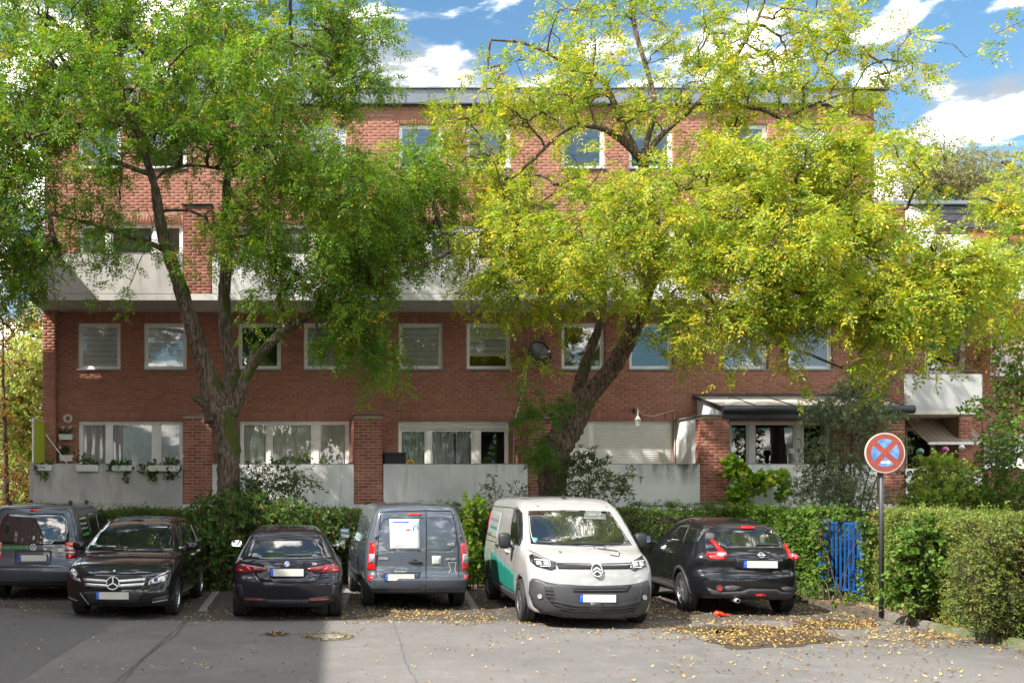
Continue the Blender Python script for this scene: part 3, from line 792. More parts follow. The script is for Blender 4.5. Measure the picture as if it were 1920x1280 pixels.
# brick end pier at the left corner, closing the recess
pz = fz(584)
MB().box(BX0 + .001, fx(108), YF - .32, YF - .002, 0, pz - .03).build('corner_pier', M['mortar_dark'], bld)
cp_ = bpy.data.objects['corner_pier']
brick_stuff('brickwork', bricks(BX0, fx(108), .1, pz - .03, rng=random.Random(7)), YF - .32, cp_, M['brick'])
brick_stuff('brickwork', bricks(YF - .32, YF, .1, pz - .03, rng=random.Random(8)), fx(108), cp_, M['brick'], axis='x', sgn=1)
brick_stuff('brickwork', bricks(YF - .32, YF, .1, pz - .03, rng=random.Random(9)), BX0, cp_, M['brick'], axis='x', sgn=-1)
# base under the terraces
MB().box(xL + .1, px_p(1690), YP + .5, YF - .003, 0, zp0 - .18).build('base_wall', material('dark plaster base', (0.10, 0.09, 0.08), .9, var=.2), bld)

# ---- lean-to canopy over the fifth terrace
cz0, cz1 = fz(741), fz(760, YP)
cx0, cx1 = fx(1300), fx(1712, YP - .1)
can = thing('terrace_canopy', 'lean-to terrace canopy with cream panels and dark grey gutter on brick pillars', 'canopy', (cx0, YF, cz0))
n = 5
for k in range(n):
    a = cx0 + .05 + (cx1 - cx0 - .1) * k / n; b = cx0 + .05 + (cx1 - cx0 - .1) * (k + 1) / n - .03
    p = MB(); p.add([(a, YF - .08, cz0 - .04), (b, YF - .08, cz0 - .04), (b, YP + .05, cz1 - .02), (a, YP + .05, cz1 - .02), (a, YF - .08, cz0 - .07), (b, YF - .08, cz0 - .07), (b, YP + .05, cz1 - .05), (a, YP + .05, cz1 - .05)], [(3, 2, 1, 0), (4, 5, 6, 7), (0, 1, 5, 4), (2, 3, 7, 6), (1, 2, 6, 5), (3, 0, 4, 7)])
    p.build('roof_panel', material('cream roof sheet', (0.55, 0.50, 0.43), .5, var=.15) if k == 0 else bpy.data.materials['cream roof sheet'], can)
for k in range(n + 1):
    a = cx0 + (cx1 - cx0 - .06) * k / n
    MB().tube([(a + .03, YF - .01, cz0 - .05), (a + .03, YP - .02, cz1 - .06)], .045, 4).build('rafter', M['dark_metal'], can)
MB().bev(cx0 - .02, cx1, YF - .08, YF - .015, cz0 - .10, cz0 + .03, .01).build('wall_rail', M['dark_metal'], can)
g = MB(); g.tube([(cx0, YP - .12, cz1 - .11), (cx1, YP - .12, cz1 - .11)], .11, 14); g.build('gutter', M['dark_metal'], can, smooth=False)
MB().bev(cx0 + .05, cx1 - .1, YP - .06, YP + .06, cz1 - .33, cz1 - .20, .01).build('front_beam', M['dark_metal'], can)
# white infill left of the canopy
MB().prism([(0, 0), (.02, 0), (.02, .1), (0, .1)], 0, .01)
inf = MB(); xx = cx0 + .08; inf.add([(xx, YF - .05, fz(779, YP) + .04), (xx, YP + .1, fz(779, YP) + .04), (xx, YP + .1, cz1 - .16), (xx, YF - .05, cz0 - .1), (xx + .03, YF - .05, fz(779, YP) + .04), (xx + .03, YP + .1, fz(779, YP) + .04), (xx + .03, YP + .1, cz1 - .16), (xx + .03, YF - .05, cz0 - .1)], [(0, 1, 2, 3), (7, 6, 5, 4), (0, 4, 5, 1), (1, 5, 6, 2), (2, 6, 7, 3), (3, 7, 4, 0)])
inf.build('infill_panel', M['white_panel'], can)

# ---- the lower neighbour house
nzt = fz(425); nw = [(1850, 1920), (1745, 1840)]
nholes = [(fx(1845), fx(1990), fz(876), fz(812)), (fx(1858), fx(1990), fz(704), fz(628)), (fx(1735), fx(1815), fz(700), fz(600)), (fx(1715), fx(1825), fz(560), fz(446)), (fx(1860), fx(1990), fz(560), fz(455)), (fx(1700), fx(1815), fz(930), fz(800)), (fx(2040), fx(2120), fz(704), fz(628)), (fx(2040), fx(2120), fz(876), fz(812))]
nwall = wall_with_holes('facade_wall', NX0, NX1, 0, nzt, nholes, nei, M['mortar_dark'], y=YF + .02)
nb = bricks(NX0, NX1, .1, nzt - .01, nholes, y=YF + .02, rng=random.Random(12))
nb.sort(key=lambda b: abs(b[0] - fx(1800)) * .6 + abs(b[2] - fz(450)))
brick_parts(nb[:280], YF + .02, nwall, M['brick'])
brick_stuff('brickwork', nb[280:], YF + .02, nwall, M['brick'])
MB().box(NX0, NX1, YF + 1.7, YF + 9, 0, nzt - .02).build('inner_walls', M['room'], nei)
MB().box(NX0, NX1, YF + .3, YF + 9, nzt - .02, fz(383)).build('roof', M['grey_metal'], nei)
MB().bev(NX0, NX1, YF - .12, YF + .4, fz(385), fz(378), .01).build('coping', M['grey_metal'], nei)
sz0, sz1 = fz(426), fz(387)
sb = MB().box(NX0, NX1, YF - .03, YF + .3, sz0, sz1).build('slate_band', M['black'], nei)
M['slate'] = material('dark roofing slate', (0.045, 0.048, 0.055), .6, var=.35, vscale=3, bump=.3, bscale=30)
rng = random.Random(3)
rows = 3; sh = (sz1 - sz0) / rows; x = NX0
slate_me = None
for r in range(rows):
    x = NX0 - (.2 if r % 2 else 0) ; 
    while x < 21.5:
        if slate_me is None:
            s_ = MB(); w = .40; s_.add([(0, -.03, -.02), (w, -.03, -.02), (w, -.01, sh), (0, -.01, sh), (0, -.02, -.02), (w, -.02, -.02)], [(0, 1, 2, 3), (4, 5, 1, 0)]); o = s_.build('slate', M['slate'], local=True); slate_me = o.data; o.parent = sb
        else: o = link('slate', slate_me, sb)
        of = origin_of(sb)
        o.location = (x + .003 - of.x, YF - .03 - of.y + rng.uniform(-.003, .003), sz0 + r * sh - of.z + rng.uniform(-.004, .004))
        x += .406
mb = MB()
for r in range(rows):
    x = 21.6
    while x < NX1: mb.add([(x, YF - .06, sz0 + r * sh - .02), (x + .4, YF - .06, sz0 + r * sh - .02), (x + .4, YF - .04, sz0 + (r + 1) * sh), (x, YF - .04, sz0 + (r + 1) * sh)], [(0, 1, 2, 3)]); x += .406
mb.build('slate_row', M['slate'], sb, kind='stuff')
for k, h in enumerate(nholes): window(h[0], h[1], h[2], h[3], y=YF + .02, parent=nei, inner='curtain' if k in (0, 1, 4) else 'none', seed=80 + k, bcol='curtain', mulls=[((h[0] + h[1]) / 2 - .04, (h[0] + h[1]) / 2 + .04)] if h[1] - h[0] > 1.5 else ())
# balconies of the neighbour
bz0, bz1 = fz(768, YP), fz(701, YP)
bx0, bx1 = px_p(1698) + .01, px_p(1842)
M['nb_panel_shaded'] = streak_material('white panel in painted shade', (0.46, 0.46, 0.46), (0.33, 0.33, 0.32), .4)  # white panel given a darker colour to stand for the shade on it
pan = MB().bev(bx0, bx1, YP, YP + .08, bz0, bz1, .006).build('parapet_panel', M['nb_panel_shaded'], nei)
MB().bev(bx1 - .08, bx1, YP + .081, YF + .018, bz0, bz1, .006).build('parapet_panel', M['white_panel'], nei)
MB().bev(bx0, bx1, YP, YF + .018, bz0 - .12, bz0 - .001, .006).build('balcony_slab', material('cream slab', (0.55, 0.52, 0.45), .8, var=.1), nei)
hr = MB(); hr.tube([(bx0, YP + .04, bz1 + .10), (bx1 - .04, YP + .04, bz1 + .10)], .014, 6)
for k in range(5): q = bx0 + .05 + (bx1 - bx0 - .12) * k / 4; hr.tube([(q, YP + .04, bz1), (q, YP + .04, bz1 + .10)], .009, 6)
hr.build('handrail', M['dark_metal'], nei)
uz0, uz1 = fz(560, YP), fz(487, YP)
MB().bev(bx0, bx1, YP, YP + .08, uz0, uz1, .006).build('parapet_panel', M['white_panel'], nei)
MB().bev(bx0, bx1, YP, YF + .018, uz0 - .12, uz0 - .001, .006).build('balcony_slab', bpy.data.materials['cream slab'], nei)
MB().box(bx1 - .1, bx1 + .25, 26.75, YF + .01, 1.5, bz0 - .13).build('balcony_pier', M['mortar_dark'], nei)
brick_stuff('brickwork', bricks(bx1 - .1, bx1 + .25, 1.5, bz0 - .14, rng=random.Random(77)), 26.75, bpy.data.objects['balcony_pier'], M['brick'])
MB().bev(bx0, bx1, YP, YP + .08, 1.72, fz(878, YP), .006).build('parapet_panel', M['white_panel'], nei)

# ---- awnings
def awning(name, label, xa, xb, zb, zf, yb, yf, mat, shift=0.0):
    t = thing(name, label, 'awning', (xa, yb, zb)); n = 14; mb = MB(); vs = []
    for i in range(n + 1):
        q = i / n; y = yb + (yf - yb) * q; z = zb + (zf - zb) * q - .05 * math.sin(q * math.pi)
        vs += [(xa + shift * q, y, z), (xb + shift * q, y, z), (xb + shift * q, y, z - .008), (xa + shift * q, y, z - .008)]
    mb.add(vs, [(4 * i, 4 * i + 1, 4 * i + 5, 4 * i + 4) for i in range(n)] + [(4 * i + 3, 4 * i + 7, 4 * i + 6, 4 * i + 2) for i in range(n)] + [(4 * i + 1, 4 * i + 2, 4 * i + 6, 4 * i + 5) for i in range(n)])
    mb.build('fabric', mat, t, smooth=True)
    MB().bev(xa + shift - .02, xb + shift + .02, yf - .05, yf + .01, zf - .06, zf + .01, .008).build('front_bar', M['white_frame'], t)
    MB().bev(xa - .03, xb + .03, yb - .02, yb + .12, zb - .02, zb + .10, .01).build('roller_case', M['dark_metal'], t)
    for q in (.12, .88):
        xx = xa + (xb - xa) * q; a = MB(); a.tube([(xx, yb + .02, zb - .12), (xx + .25, (yb + yf) / 2, (zb + zf) / 2 - .16), (xx + shift, yf, zf - .03)], .02, 6); a.build('folding_arm', M['grey_metal'], t)
def stripe_fabric():
    m = material('striped awning cloth', (0.42, 0.38, 0.36), .8); nt = m.node_tree; N = nt.nodes; K = nt.links
    geo = N.new('ShaderNodeNewGeometry'); sp = N.new('ShaderNodeSeparateXYZ'); K.new(geo.outputs['Position'], sp.inputs[0])
    def frac(mult, off):
        a = N.new('ShaderNodeMath'); a.operation = 'MULTIPLY_ADD'; K.new(sp.outputs[0], a.inputs[0]); a.inputs[1].default_value = mult; a.inputs[2].default_value = off
        f = N.new('ShaderNodeMath'); f.operation = 'FRACT'; K.new(a.outputs[0], f.inputs[0]); return f.outputs[0]
    g = N.new('ShaderNodeMath'); g.operation = 'LESS_THAN'; K.new(frac(6.3, 0), g.inputs[0]); g.inputs[1].default_value = .22
    g2 = N.new('ShaderNodeMath'); g2.operation = 'LESS_THAN'; K.new(frac(6.3, .5), g2.inputs[0]); g2.inputs[1].default_value = .35
    m1 = N.new('ShaderNodeMixRGB'); K.new(g.outputs[0], m1.inputs[0]); m1.inputs[1].default_value = (0.62, 0.56, 0.52, 1); m1.inputs[2].default_value = (0.80, 0.45, 0.10, 1)
    m2 = N.new('ShaderNodeMixRGB'); K.new(g2.outputs[0], m2.inputs[0]); K.new(m1.outputs[0], m2.inputs[1]); m2.inputs[2].default_value = (0.42, 0.42, 0.46, 1)
    K.new(m2.outputs[0], N['Principled BSDF'].inputs['Base Color'])
    tl = N.new('ShaderNodeBsdfTranslucent'); K.new(m2.outputs[0], tl.inputs[0]); ms = N.new('ShaderNodeMixShader'); ms.inputs[0].default_value = .6
    K.new(N['Principled BSDF'].outputs[0], ms.inputs[1]); K.new(tl.outputs[0], ms.inputs[2]); K.new(ms.outputs[0], N['Material Output'].inputs[0]); return m
awning('striped_awning', 'orange and grey striped awning let out below the neighbour balcony', fx(1690), fx(1800), fz(781), PX(0, 829, 26.57).z, YF - .1, 26.57, stripe_fabric())
awning('white_awning', 'plain white awning under the slate band of the lower house', fx(1742), fx(1808), fz(441), PX(0, 465, 26.9).z, YF - .1, 26.9, material('white awning cloth', (0.72, 0.70, 0.66), .8))

# ---- red brick house behind and left of the camera: it shades the left of the yard and shows in glass
shade = thing('apartment_building', 'brick house standing left of the yard outside the photo, casting the shade', 'building', (-16, 6, 0))
def skew(mb):
    mb.v = [(x + .06 * (y - 5), y, z) for x, y, z in mb.v]; return mb
hx = -10.2
skew(MB().box(hx - 12, hx, -22, 24.4, 0, 11.6)).build('brick_wall', material('plain brick wall', (0.30, 0.12, 0.08), .9, var=.2, bump=.3, bscale=20), shade)
dark_pane = material('dark window pane', (0.02, 0.025, 0.03), .05, 0, .8)
for k in range(11):
    for r in range(4):
        y = -20 + k * 4; skew(MB().box(hx + .0, hx + .02, y, y + 1.4, 1.6 + r * 2.7, 3.0 + r * 2.7)).build('window', dark_pane, shade)
skew(MB().box(hx - 12.2, hx + .2, -22.2, 24.6, 11.6, 11.9)).build('roof', M['grey_metal'], shade)
# ---------------------------------------------------------------- trees and other plants
NR = np.random.default_rng
def limb_points(polys):
    """(px, py, radius px, Y) lists -> smooth 3D polylines with radii in metres"""
    out = []
    for pl in polys:
        c = catmull([(a, b, r, y) for a, b, r, y in pl], 4, closed=False)
        P = np.array([[*PX(a, b, y)] for a, b, r, y in c]); R = np.array([r * (1 if r > 9 else .84) / F * y for a, b, r, y in c])
        out.append((P, R))
    return out
def grow(rng, limbs, anchors, rmin=.005, rpow=.5, start_r=.01, maxr=.07):
    """join every anchor to the nearest wood already there; thickness follows what hangs on it"""
    src = np.concatenate([P[::1] for P, R in limbs]); nodes = list(src); par = [-1] * len(src)
    d0 = ((anchors[:, None, :] - src[None]) ** 2).sum(-1).min(1); order = np.argsort(d0)
    N_ = np.zeros((len(src) + len(anchors), 3)); N_[:len(src)] = src; k = len(src); k0 = k
    depth = np.zeros(len(N_))
    for i in order:
        a = anchors[i]
        dd = np.sqrt(((N_[:k] - a) ** 2).sum(1)) + depth[:k] * .12
        j = int(np.argmin(dd)); par.append(j); N_[k] = a; depth[k] = depth[j] + np.linalg.norm(N_[j] - a); k += 1
    cnt = np.ones(k)
    for i in range(k - 1, k0 - 1, -1): cnt[par[i]] += cnt[i]
    return N_, par, cnt, k0, order
def branch_mesh(name, N_, par, cnt, k0, mat, parent, rng, rmin=.0045, f=.0042, sides=4, maxr=.06, seg=3):
    """tapered crooked sticks, joined as one part"""
    n = len(par) - k0; idx = np.arange(k0, len(par)); p = np.array(par)[idx]
    A = N_[p]; B = N_[idx]; L = np.linalg.norm(B - A, axis=1)
    rb = np.clip(f * cnt[idx] ** .55, rmin, maxr); ra = np.clip(rb * 1.15, rmin, maxr)
    ts = np.linspace(0, 1, seg + 1); t = unit(B - A); u = side_of(rng, t); v = np.cross(t, u)
    V = np.zeros((n, seg + 1, sides, 3))
    off = rng.normal(size=(n, seg + 1, 3)) * (L * .05)[:, None, None]; off[:, 0] = 0; off[:, -1] = 0
    sag = np.zeros((n, seg + 1)); sag[:] = (np.sin(ts * math.pi) * .06)[None] * L[:, None]; off[..., 2] += sag
    for s_ in range(seg + 1):
        c = A + (B - A) * ts[s_] + off[:, s_]; r = (ra * (1 - ts[s_]) + rb * ts[s_])[:, None]
        for q in range(sides):
            an = 2 * math.pi * q / sides; V[:, s_, q] = c + (u * math.cos(an) + v * math.sin(an)) * r
    base = (np.arange(n) * (seg + 1) * sides)[:, None, None]
    q = np.array([[s_ * sides + j, s_ * sides + (j + 1) % sides, (s_ + 1) * sides + (j + 1) % sides, (s_ + 1) * sides + j] for s_ in range(seg) for j in range(sides)])
    return mesh_np(name, V.reshape(-1, 3), (base + q[None]).reshape(-1, 4), mat, parent, smooth=True, kind='stuff')
def pinnate(rng, base, d, L=.24, pairs=5, ll=.055, lw=.022, droop=.35):
    """compound leaves: leaflets in pairs along a stalk and one at the end"""
    n = len(base); L = L * rng.uniform(.7, 1.2, n); s = side_of(rng, d)
    s = s.copy(); s[:, 2] *= .35; s = unit(s); nn = np.cross(s, d)
    B, D, S, LL = [], [], [], []
    down = np.array([0, 0, -1.0])
    for k in range(pairs + 1):
        t = .25 + .75 * k / pairs
        pos = base + d * (L * t)[:, None] + down * (L * droop * t * t)[:, None]
        dk = unit(d + down * droop * t * 1.6)
        if k == pairs: B.append(pos); D.append(dk); S.append(s); LL.append(np.full(n, ll * 1.1))
        else:
            for sg in (-1, 1):
                dl = unit(s * sg + dk * .55 + rng.normal(size=(n, 3)) * .22 + down * .25)
                B.append(pos); D.append(dl); S.append(unit(np.cross(dl, nn + rng.normal(size=(n, 3)) * .35))); LL.append(np.full(n, ll) * rng.uniform(.8, 1.15, n))
    B, D, S, LL = map(np.concatenate, (B, D, S, LL))
    return leaf_cards(B, D, S, LL, LL * lw / ll)
def ellipses(rng, specs, dens):
    """points filling the ellipses seen in the photo: (px, py, rx, ry, Y, half depth, relative density)"""
    out = []
    for (cx, cy, rx, ry, Y, dy, w) in specs:
        n = max(1, int(dens * w * rx * ry * math.pi))
        v = unit(rng.normal(size=(n * 1, 3))) * (rng.uniform(0, 1, (n, 1)) ** (1 / 2.6))
        Ys = Y + v[:, 1] * dy
        px = cx + v[:, 0] * rx * Y / Ys * 1.0; py = cy + v[:, 2] * ry
        X = (px - VX) / F * Y; Z = CH + (HY - py) / F * Y
        out.append(np.stack([X + 0 * Ys, Ys, Z], 1))
    return np.concatenate(out)
def twigs_and_leaves(rng, A, out_from, twig_len=(.45, 1.0), per=18, droop=.55, n_twigs=1, spread=.8):
    """curved twigs from the anchors, with a leaf base every few centimetres"""
    n = len(A) * n_twigs; B = np.repeat(A, n_twigs, 0)
    o = unit(B - out_from); d = unit(o * .75 + rng.normal(size=(n, 3)) * spread * np.array([1, 1, .6]) + np.array([0, 0, .12]))
    L = rng.uniform(*twig_len, n)
    ts = rng.uniform(.08, 1, (n, per)); ts.sort(1)
    down = np.array([0, 0, -1.0])
    def at(t): return B[:, None] + d[:, None] * (L[:, None] * t)[..., None] + down * (droop * L[:, None] * t ** 2)[..., None]
    P = at(ts); T = unit(d[:, None] + down * (2 * droop * ts)[..., None])
    S = rng.normal(size=P.shape); S = unit(S - T * (S * T).sum(-1, keepdims=True))
    D = unit(T * .5 + S + down * .15)
    tw = np.stack([at(np.full((n, 1), t))[:, 0] for t in (0, .35, .7, 1.0)], 1)
    return P.reshape(-1, 3), D.reshape(-1, 3), tw
def twig_mesh(name, tw, mat, parent, r0=.006, r1=.002):
    n, k, _ = tw.shape; V = np.zeros((n, k, 3, 3))
    for i in range(k):
        r = r0 + (r1 - r0) * i / (k - 1)
        for q in range(3):
            a = 2.1 * q; V[:, i, q] = tw[:, i] + np.array([math.cos(a) * r, math.sin(a) * r, math.cos(a + .6) * r * .6])
    q = np.array([[i * 3 + j, i * 3 + (j + 1) % 3, (i + 1) * 3 + (j + 1) % 3, (i + 1) * 3 + j] for i in range(k - 1) for j in range(3)])
    return mesh_np(name, V.reshape(-1, 3), ((np.arange(n) * k * 3)[:, None, None] + q[None]).reshape(-1, 4), mat, parent, kind='stuff')
def trunk_parts(polys, root, mat, names, seed=0, rough=.07, sides=16):
    limbs = limb_points(polys); rng = random.Random(seed)
    for (P, R), nm in zip(limbs, names):
        # finer along, a little knotty
        t = np.linspace(0, len(P) - 1, len(P) * 2 - 1); Q = np.stack([np.interp(t, np.arange(len(P)), P[:, i]) for i in range(3)], 1); RR = np.interp(t, np.arange(len(P)), R)
        mb = MB(); wob = [1 + rng.uniform(-.06, .06) for _ in RR]
        mb.tube([Vector(p) for p in Q], [r * w for r, w in zip(RR, wob)], sides if R.max() > .08 else 7, rng=rng, rough=rough)
        mb.build(nm, mat, root, smooth=True)
    return limbs

def bark_material(name, c1, c2, moss=(0.06, 0.085, 0.015), moss_amt=.5):
    m = bpy.data.materials.new(name); m.use_nodes = True
    nt = m.node_tree; N = nt.nodes; K = nt.links; b = N['Principled BSDF']
    geo = N.new('ShaderNodeNewGeometry')
    mp = N.new('ShaderNodeMapping'); mp.inputs['Scale'].default_value = (1, 1, .16); K.new(geo.outputs['Position'], mp.inputs[0])
    n = N.new('ShaderNodeTexNoise'); n.inputs['Scale'].default_value = 26; n.inputs['Detail'].default_value = 6; n.inputs['Distortion'].default_value = .4; K.new(mp.outputs[0], n.inputs['Vector'])
    r = N.new('ShaderNodeMapRange'); K.new(n.outputs[0], r.inputs[0]); r.inputs[1].default_value = .38; r.inputs[2].default_value = .62
    mx = N.new('ShaderNodeMixRGB'); K.new(r.outputs[0], mx.inputs[0]); mx.inputs[1].default_value = (*c1, 1); mx.inputs[2].default_value = (*c2, 1)
    n2 = N.new('ShaderNodeTexNoise'); n2.inputs['Scale'].default_value = 1.6; n2.inputs['Detail'].default_value = 6; K.new(geo.outputs['Position'], n2.inputs['Vector'])
    sp = N.new('ShaderNodeSeparateXYZ'); K.new(geo.outputs['Normal'], sp.inputs[0])
    a = N.new('ShaderNodeMath'); a.operation = 'MULTIPLY_ADD'; K.new(sp.outputs[0], a.inputs[0]); a.inputs[1].default_value = .10; K.new(n2.outputs[0], a.inputs[2])
    q = N.new('ShaderNodeMapRange'); K.new(a.outputs[0], q.inputs[0]); q.inputs[1].default_value = .56; q.inputs[2].default_value = .66; q.inputs[4].default_value = moss_amt
    m2 = N.new('ShaderNodeMixRGB'); K.new(q.outputs[0], m2.inputs[0]); K.new(mx.outputs[0], m2.inputs[1]); m2.inputs[2].default_value = (*moss, 1)
    K.new(m2.outputs[0], b.inputs['Base Color']); b.inputs['Roughness'].default_value = .95; b.inputs['Specular IOR Level'].default_value = .15
    bp = N.new('ShaderNodeBump'); bp.inputs['Strength'].default_value = 1.0; bp.inputs['Distance'].default_value = .04
    K.new(n.outputs[0], bp.inputs['Height']); K.new(bp.outputs[0], b.inputs['Normal'])
    return m
M['bark1'] = bark_material('furrowed bark', (0.06, 0.043, 0.032), (0.20, 0.15, 0.115), moss_amt=.85)
M['bark2'] = bark_material('dark furrowed bark', (0.045, 0.032, 0.025), (0.19, 0.135, 0.10), moss_amt=.6)
M['twig'] = material('brown twig', (0.075, 0.055, 0.04), .9)
M['leaf1'] = leaf_material('deep green leaflet', (0.055, 0.135, 0.015), (0.195, 0.315, 0.035), (0.50, 0.38, 0.04), .015, patch=.3, transl=.38)
M['leaf2'] = leaf_material('yellow green leaflet', (0.105, 0.19, 0.02), (0.37, 0.44, 0.05), (0.60, 0.48, 0.05), .15, patch=.35, transl=.40)

# ------------------------------------------------ the two street trees in front of the house
def street_tree(name, label, polys, pnames, bark, leafm, specs, dens, seed, hub, per=18, pin=dict()):
    rng = NR(seed); p0 = PX(polys[0][0][0], polys[0][0][1], polys[0][0][3])
    root = thing(name, label, 'tree', (p0.x, p0.y, 0.06))
    limbs = trunk_parts(polys, root, bark, pnames, seed)
    A = ellipses(rng, specs, dens)
    nz = np.array([mnoise.noise(Vector(a) * .95 + Vector((seed, 0, 0))) + .5 * mnoise.noise(Vector(a) * 2.1) for a in A])
    A = A[nz > (-.16 if 'dark green' in label else -.09)]
    N_, par, cnt, k0, order = grow(rng, limbs, A)
    branch_mesh('branches', N_, par, cnt, k0, M['bark1'] if bark is M['bark1'] else M['bark2'], root, rng, f=.0065, rmin=.007, maxr=.06)
    PTS, D, tw = twigs_and_leaves(rng, A, np.array(hub), per=per, droop=.30, twig_len=(.4, .85))
    twig_mesh('twigs', tw, M['twig'], root)
    V, Fc = pinnate(rng, PTS, D, **pin)
    mesh_np('crown', V, Fc, leafm, root, kind='stuff')
    print(name, len(A), 'twigs', len(Fc), 'leaflets')
    return root
Y1, Y2 = 22.6, 22.8
t1 = [
 [(430, 985, 25, Y1), (429, 940, 22, Y1), (428, 870, 22, Y1), (423, 810, 26, Y1), (412, 765, 30, Y1)],
 [(408, 790, 26, Y1), (400, 745, 23, Y1), (386, 690, 17, Y1 - .1), (362, 620, 15, Y1 - .3), (345, 560, 14, Y1 - .5), (325, 500, 13, Y1 - .7), (308, 450, 12, Y1 - .8), (298, 400, 10, Y1 - .9), (290, 350, 9, Y1 - 1), (270, 285, 8, Y1 - 1.1), (252, 235, 7, Y1 - 1.2), (215, 190, 6.5, Y1 - 1.4), (165, 158, 6, Y1 - 1.6), (130, 130, 5, Y1 - 1.8), (108, 95, 4, Y1 - 2)],
 [(420, 800, 24, Y1), (430, 745, 19, Y1 + .1), (437, 700, 15, Y1 + .2), (425, 640, 13, Y1 + .3), (420, 560, 12, Y1 + .4), (424, 500, 11, Y1 + .4), (425, 430, 10, Y1 + .4), (424, 360, 8.5, Y1 + .4), (428, 300, 7.5, Y1 + .5), (410, 200, 5, Y1 + .6), (396, 100, 4, Y1 + .7), (395, 10, 3, Y1 + .8)],
 [(432, 775, 16, Y1 - .05), (446, 748, 12.5, Y1 - .1), (464, 700, 10.5, Y1 - .2), (505, 645, 10, Y1 - .4), (560, 602, 9, Y1 - .6), (640, 566, 8, Y1 - .8), (720, 530, 6, Y1 - 1.0), (790, 500, 4, Y1 - 1.2), (850, 470, 3, Y1 - 1.3)],
 [(404, 778, 14, Y1), (385, 760, 9, Y1 - .1), (366, 746, 7, Y1 - .2), (362, 743, 5, Y1 - .2)],
 [(272, 255, 6, Y1 - 1.1), (225, 231, 6, Y1 - .9), (172, 228, 5.5, Y1 - .7), (120, 242, 4, Y1 - .5)],
 [(288, 330, 6, Y1 - 1), (240, 312, 5, Y1 - 1.2), (195, 290, 4.5, Y1 - 1.5), (165, 255, 4, Y1 - 1.8), (60, 250, 2.5, Y1 - 2.5)],
 [(312, 470, 7, Y1 - .7), (272, 452, 6, Y1 - .9), (230, 438, 6, Y1 - 1.2), (192, 425, 4, Y1 - 1.4), (90, 400, 3, Y1 - 2)],
 [(430, 318, 6, Y1 + .5), (470, 300, 5, Y1 + .3), (505, 200, 5.5, Y1 - .2), (540, 182, 5, Y1 - .4), (590, 150, 3, Y1 - .6)],
 [(290, 338, 4, Y1 - 1), (312, 320, 4, Y1 - .9), (360, 310, 3.5, Y1 - .6), (420, 318, 3, Y1 - .2)],
]
c1 = [  # px, py, rx, ry, Y, half depth, density
 (150, 60, 190, 110, 21.5, 2.4, 1.118), (420, 50, 200, 100, 22, 2.6, 1.174), (640, 60, 105, 85, 22.3, 2, 1.006), (40, 210, 110, 130, 21, 2, 1.118),
 (250, 180, 170, 100, 21.4, 2.4, 0.894), (460, 190, 170, 90, 21.8, 2.4, 1.118), (640, 165, 90, 50, 22.6, 1.6, 1.006), (30, 380, 90, 130, 20.6, 1.8, 1.238),
 (10, 500, 80, 75, 20.4, 1.6, 1.342), (190, 340, 110, 70, 21.2, 2, 0.595), (180, 440, 120, 55, 21.2, 1.8, 0.558), (360, 250, 120, 60, 21.8, 2, 0.826),
 (520, 330, 120, 70, 21.6, 2.2, 1.393), (640, 390, 130, 100, 21, 2.2, 1.754), (740, 340, 85, 65, 21.6, 1.8, 1.445), (780, 400, 60, 90, 22.2, 1.6, 1.135),
 (570, 470, 110, 70, 20.8, 1.9, 1.342), (480, 430, 70, 70, 21.4, 1.6, 0.929), (690, 490, 90, 60, 21.4, 1.7, 1.135), (660, 600, 70, 62, 21, 1.2, 1.238),
 (690, 665, 48, 42, 21.2, 1, 1.238), (610, 550, 60, 35, 20.8, 1.2, 0.929), (500, 560, 50, 30, 21.4, 1, 0.516), (330, 480, 35, 30, 21, 1, 0.372),
 (560, 260, 60, 40, 22.4, 1.5, 0.516), (120, 180, 160, 120, 18.6, 1.2, 0.335), (420, 150, 200, 120, 18.6, 1.2, 0.313), (600, 330, 110, 70, 18.8, 1, 0.361), (400, 470, 35, 60, 22.3, 1, 0.372), (120, 500, 80, 35, 21, 1.2, 0.446), (365, 400, 60, 30, 21.6, 1, 0.372), (230, 520, 45, 20, 21.2, 0.8, 0.298),
]
street_tree('street_tree', 'large dark green pagoda tree with a forked mossy trunk on the left', t1, ['trunk', 'limb', 'limb', 'limb', 'limb_stub', 'limb', 'limb', 'limb', 'limb', 'limb'], M['bark1'], M['leaf1'], c1, .0045, 5, (PX(410, 330, 22.3)), per=15, pin=dict(L=.27, pairs=4, ll=.080, lw=.032, droop=.25))
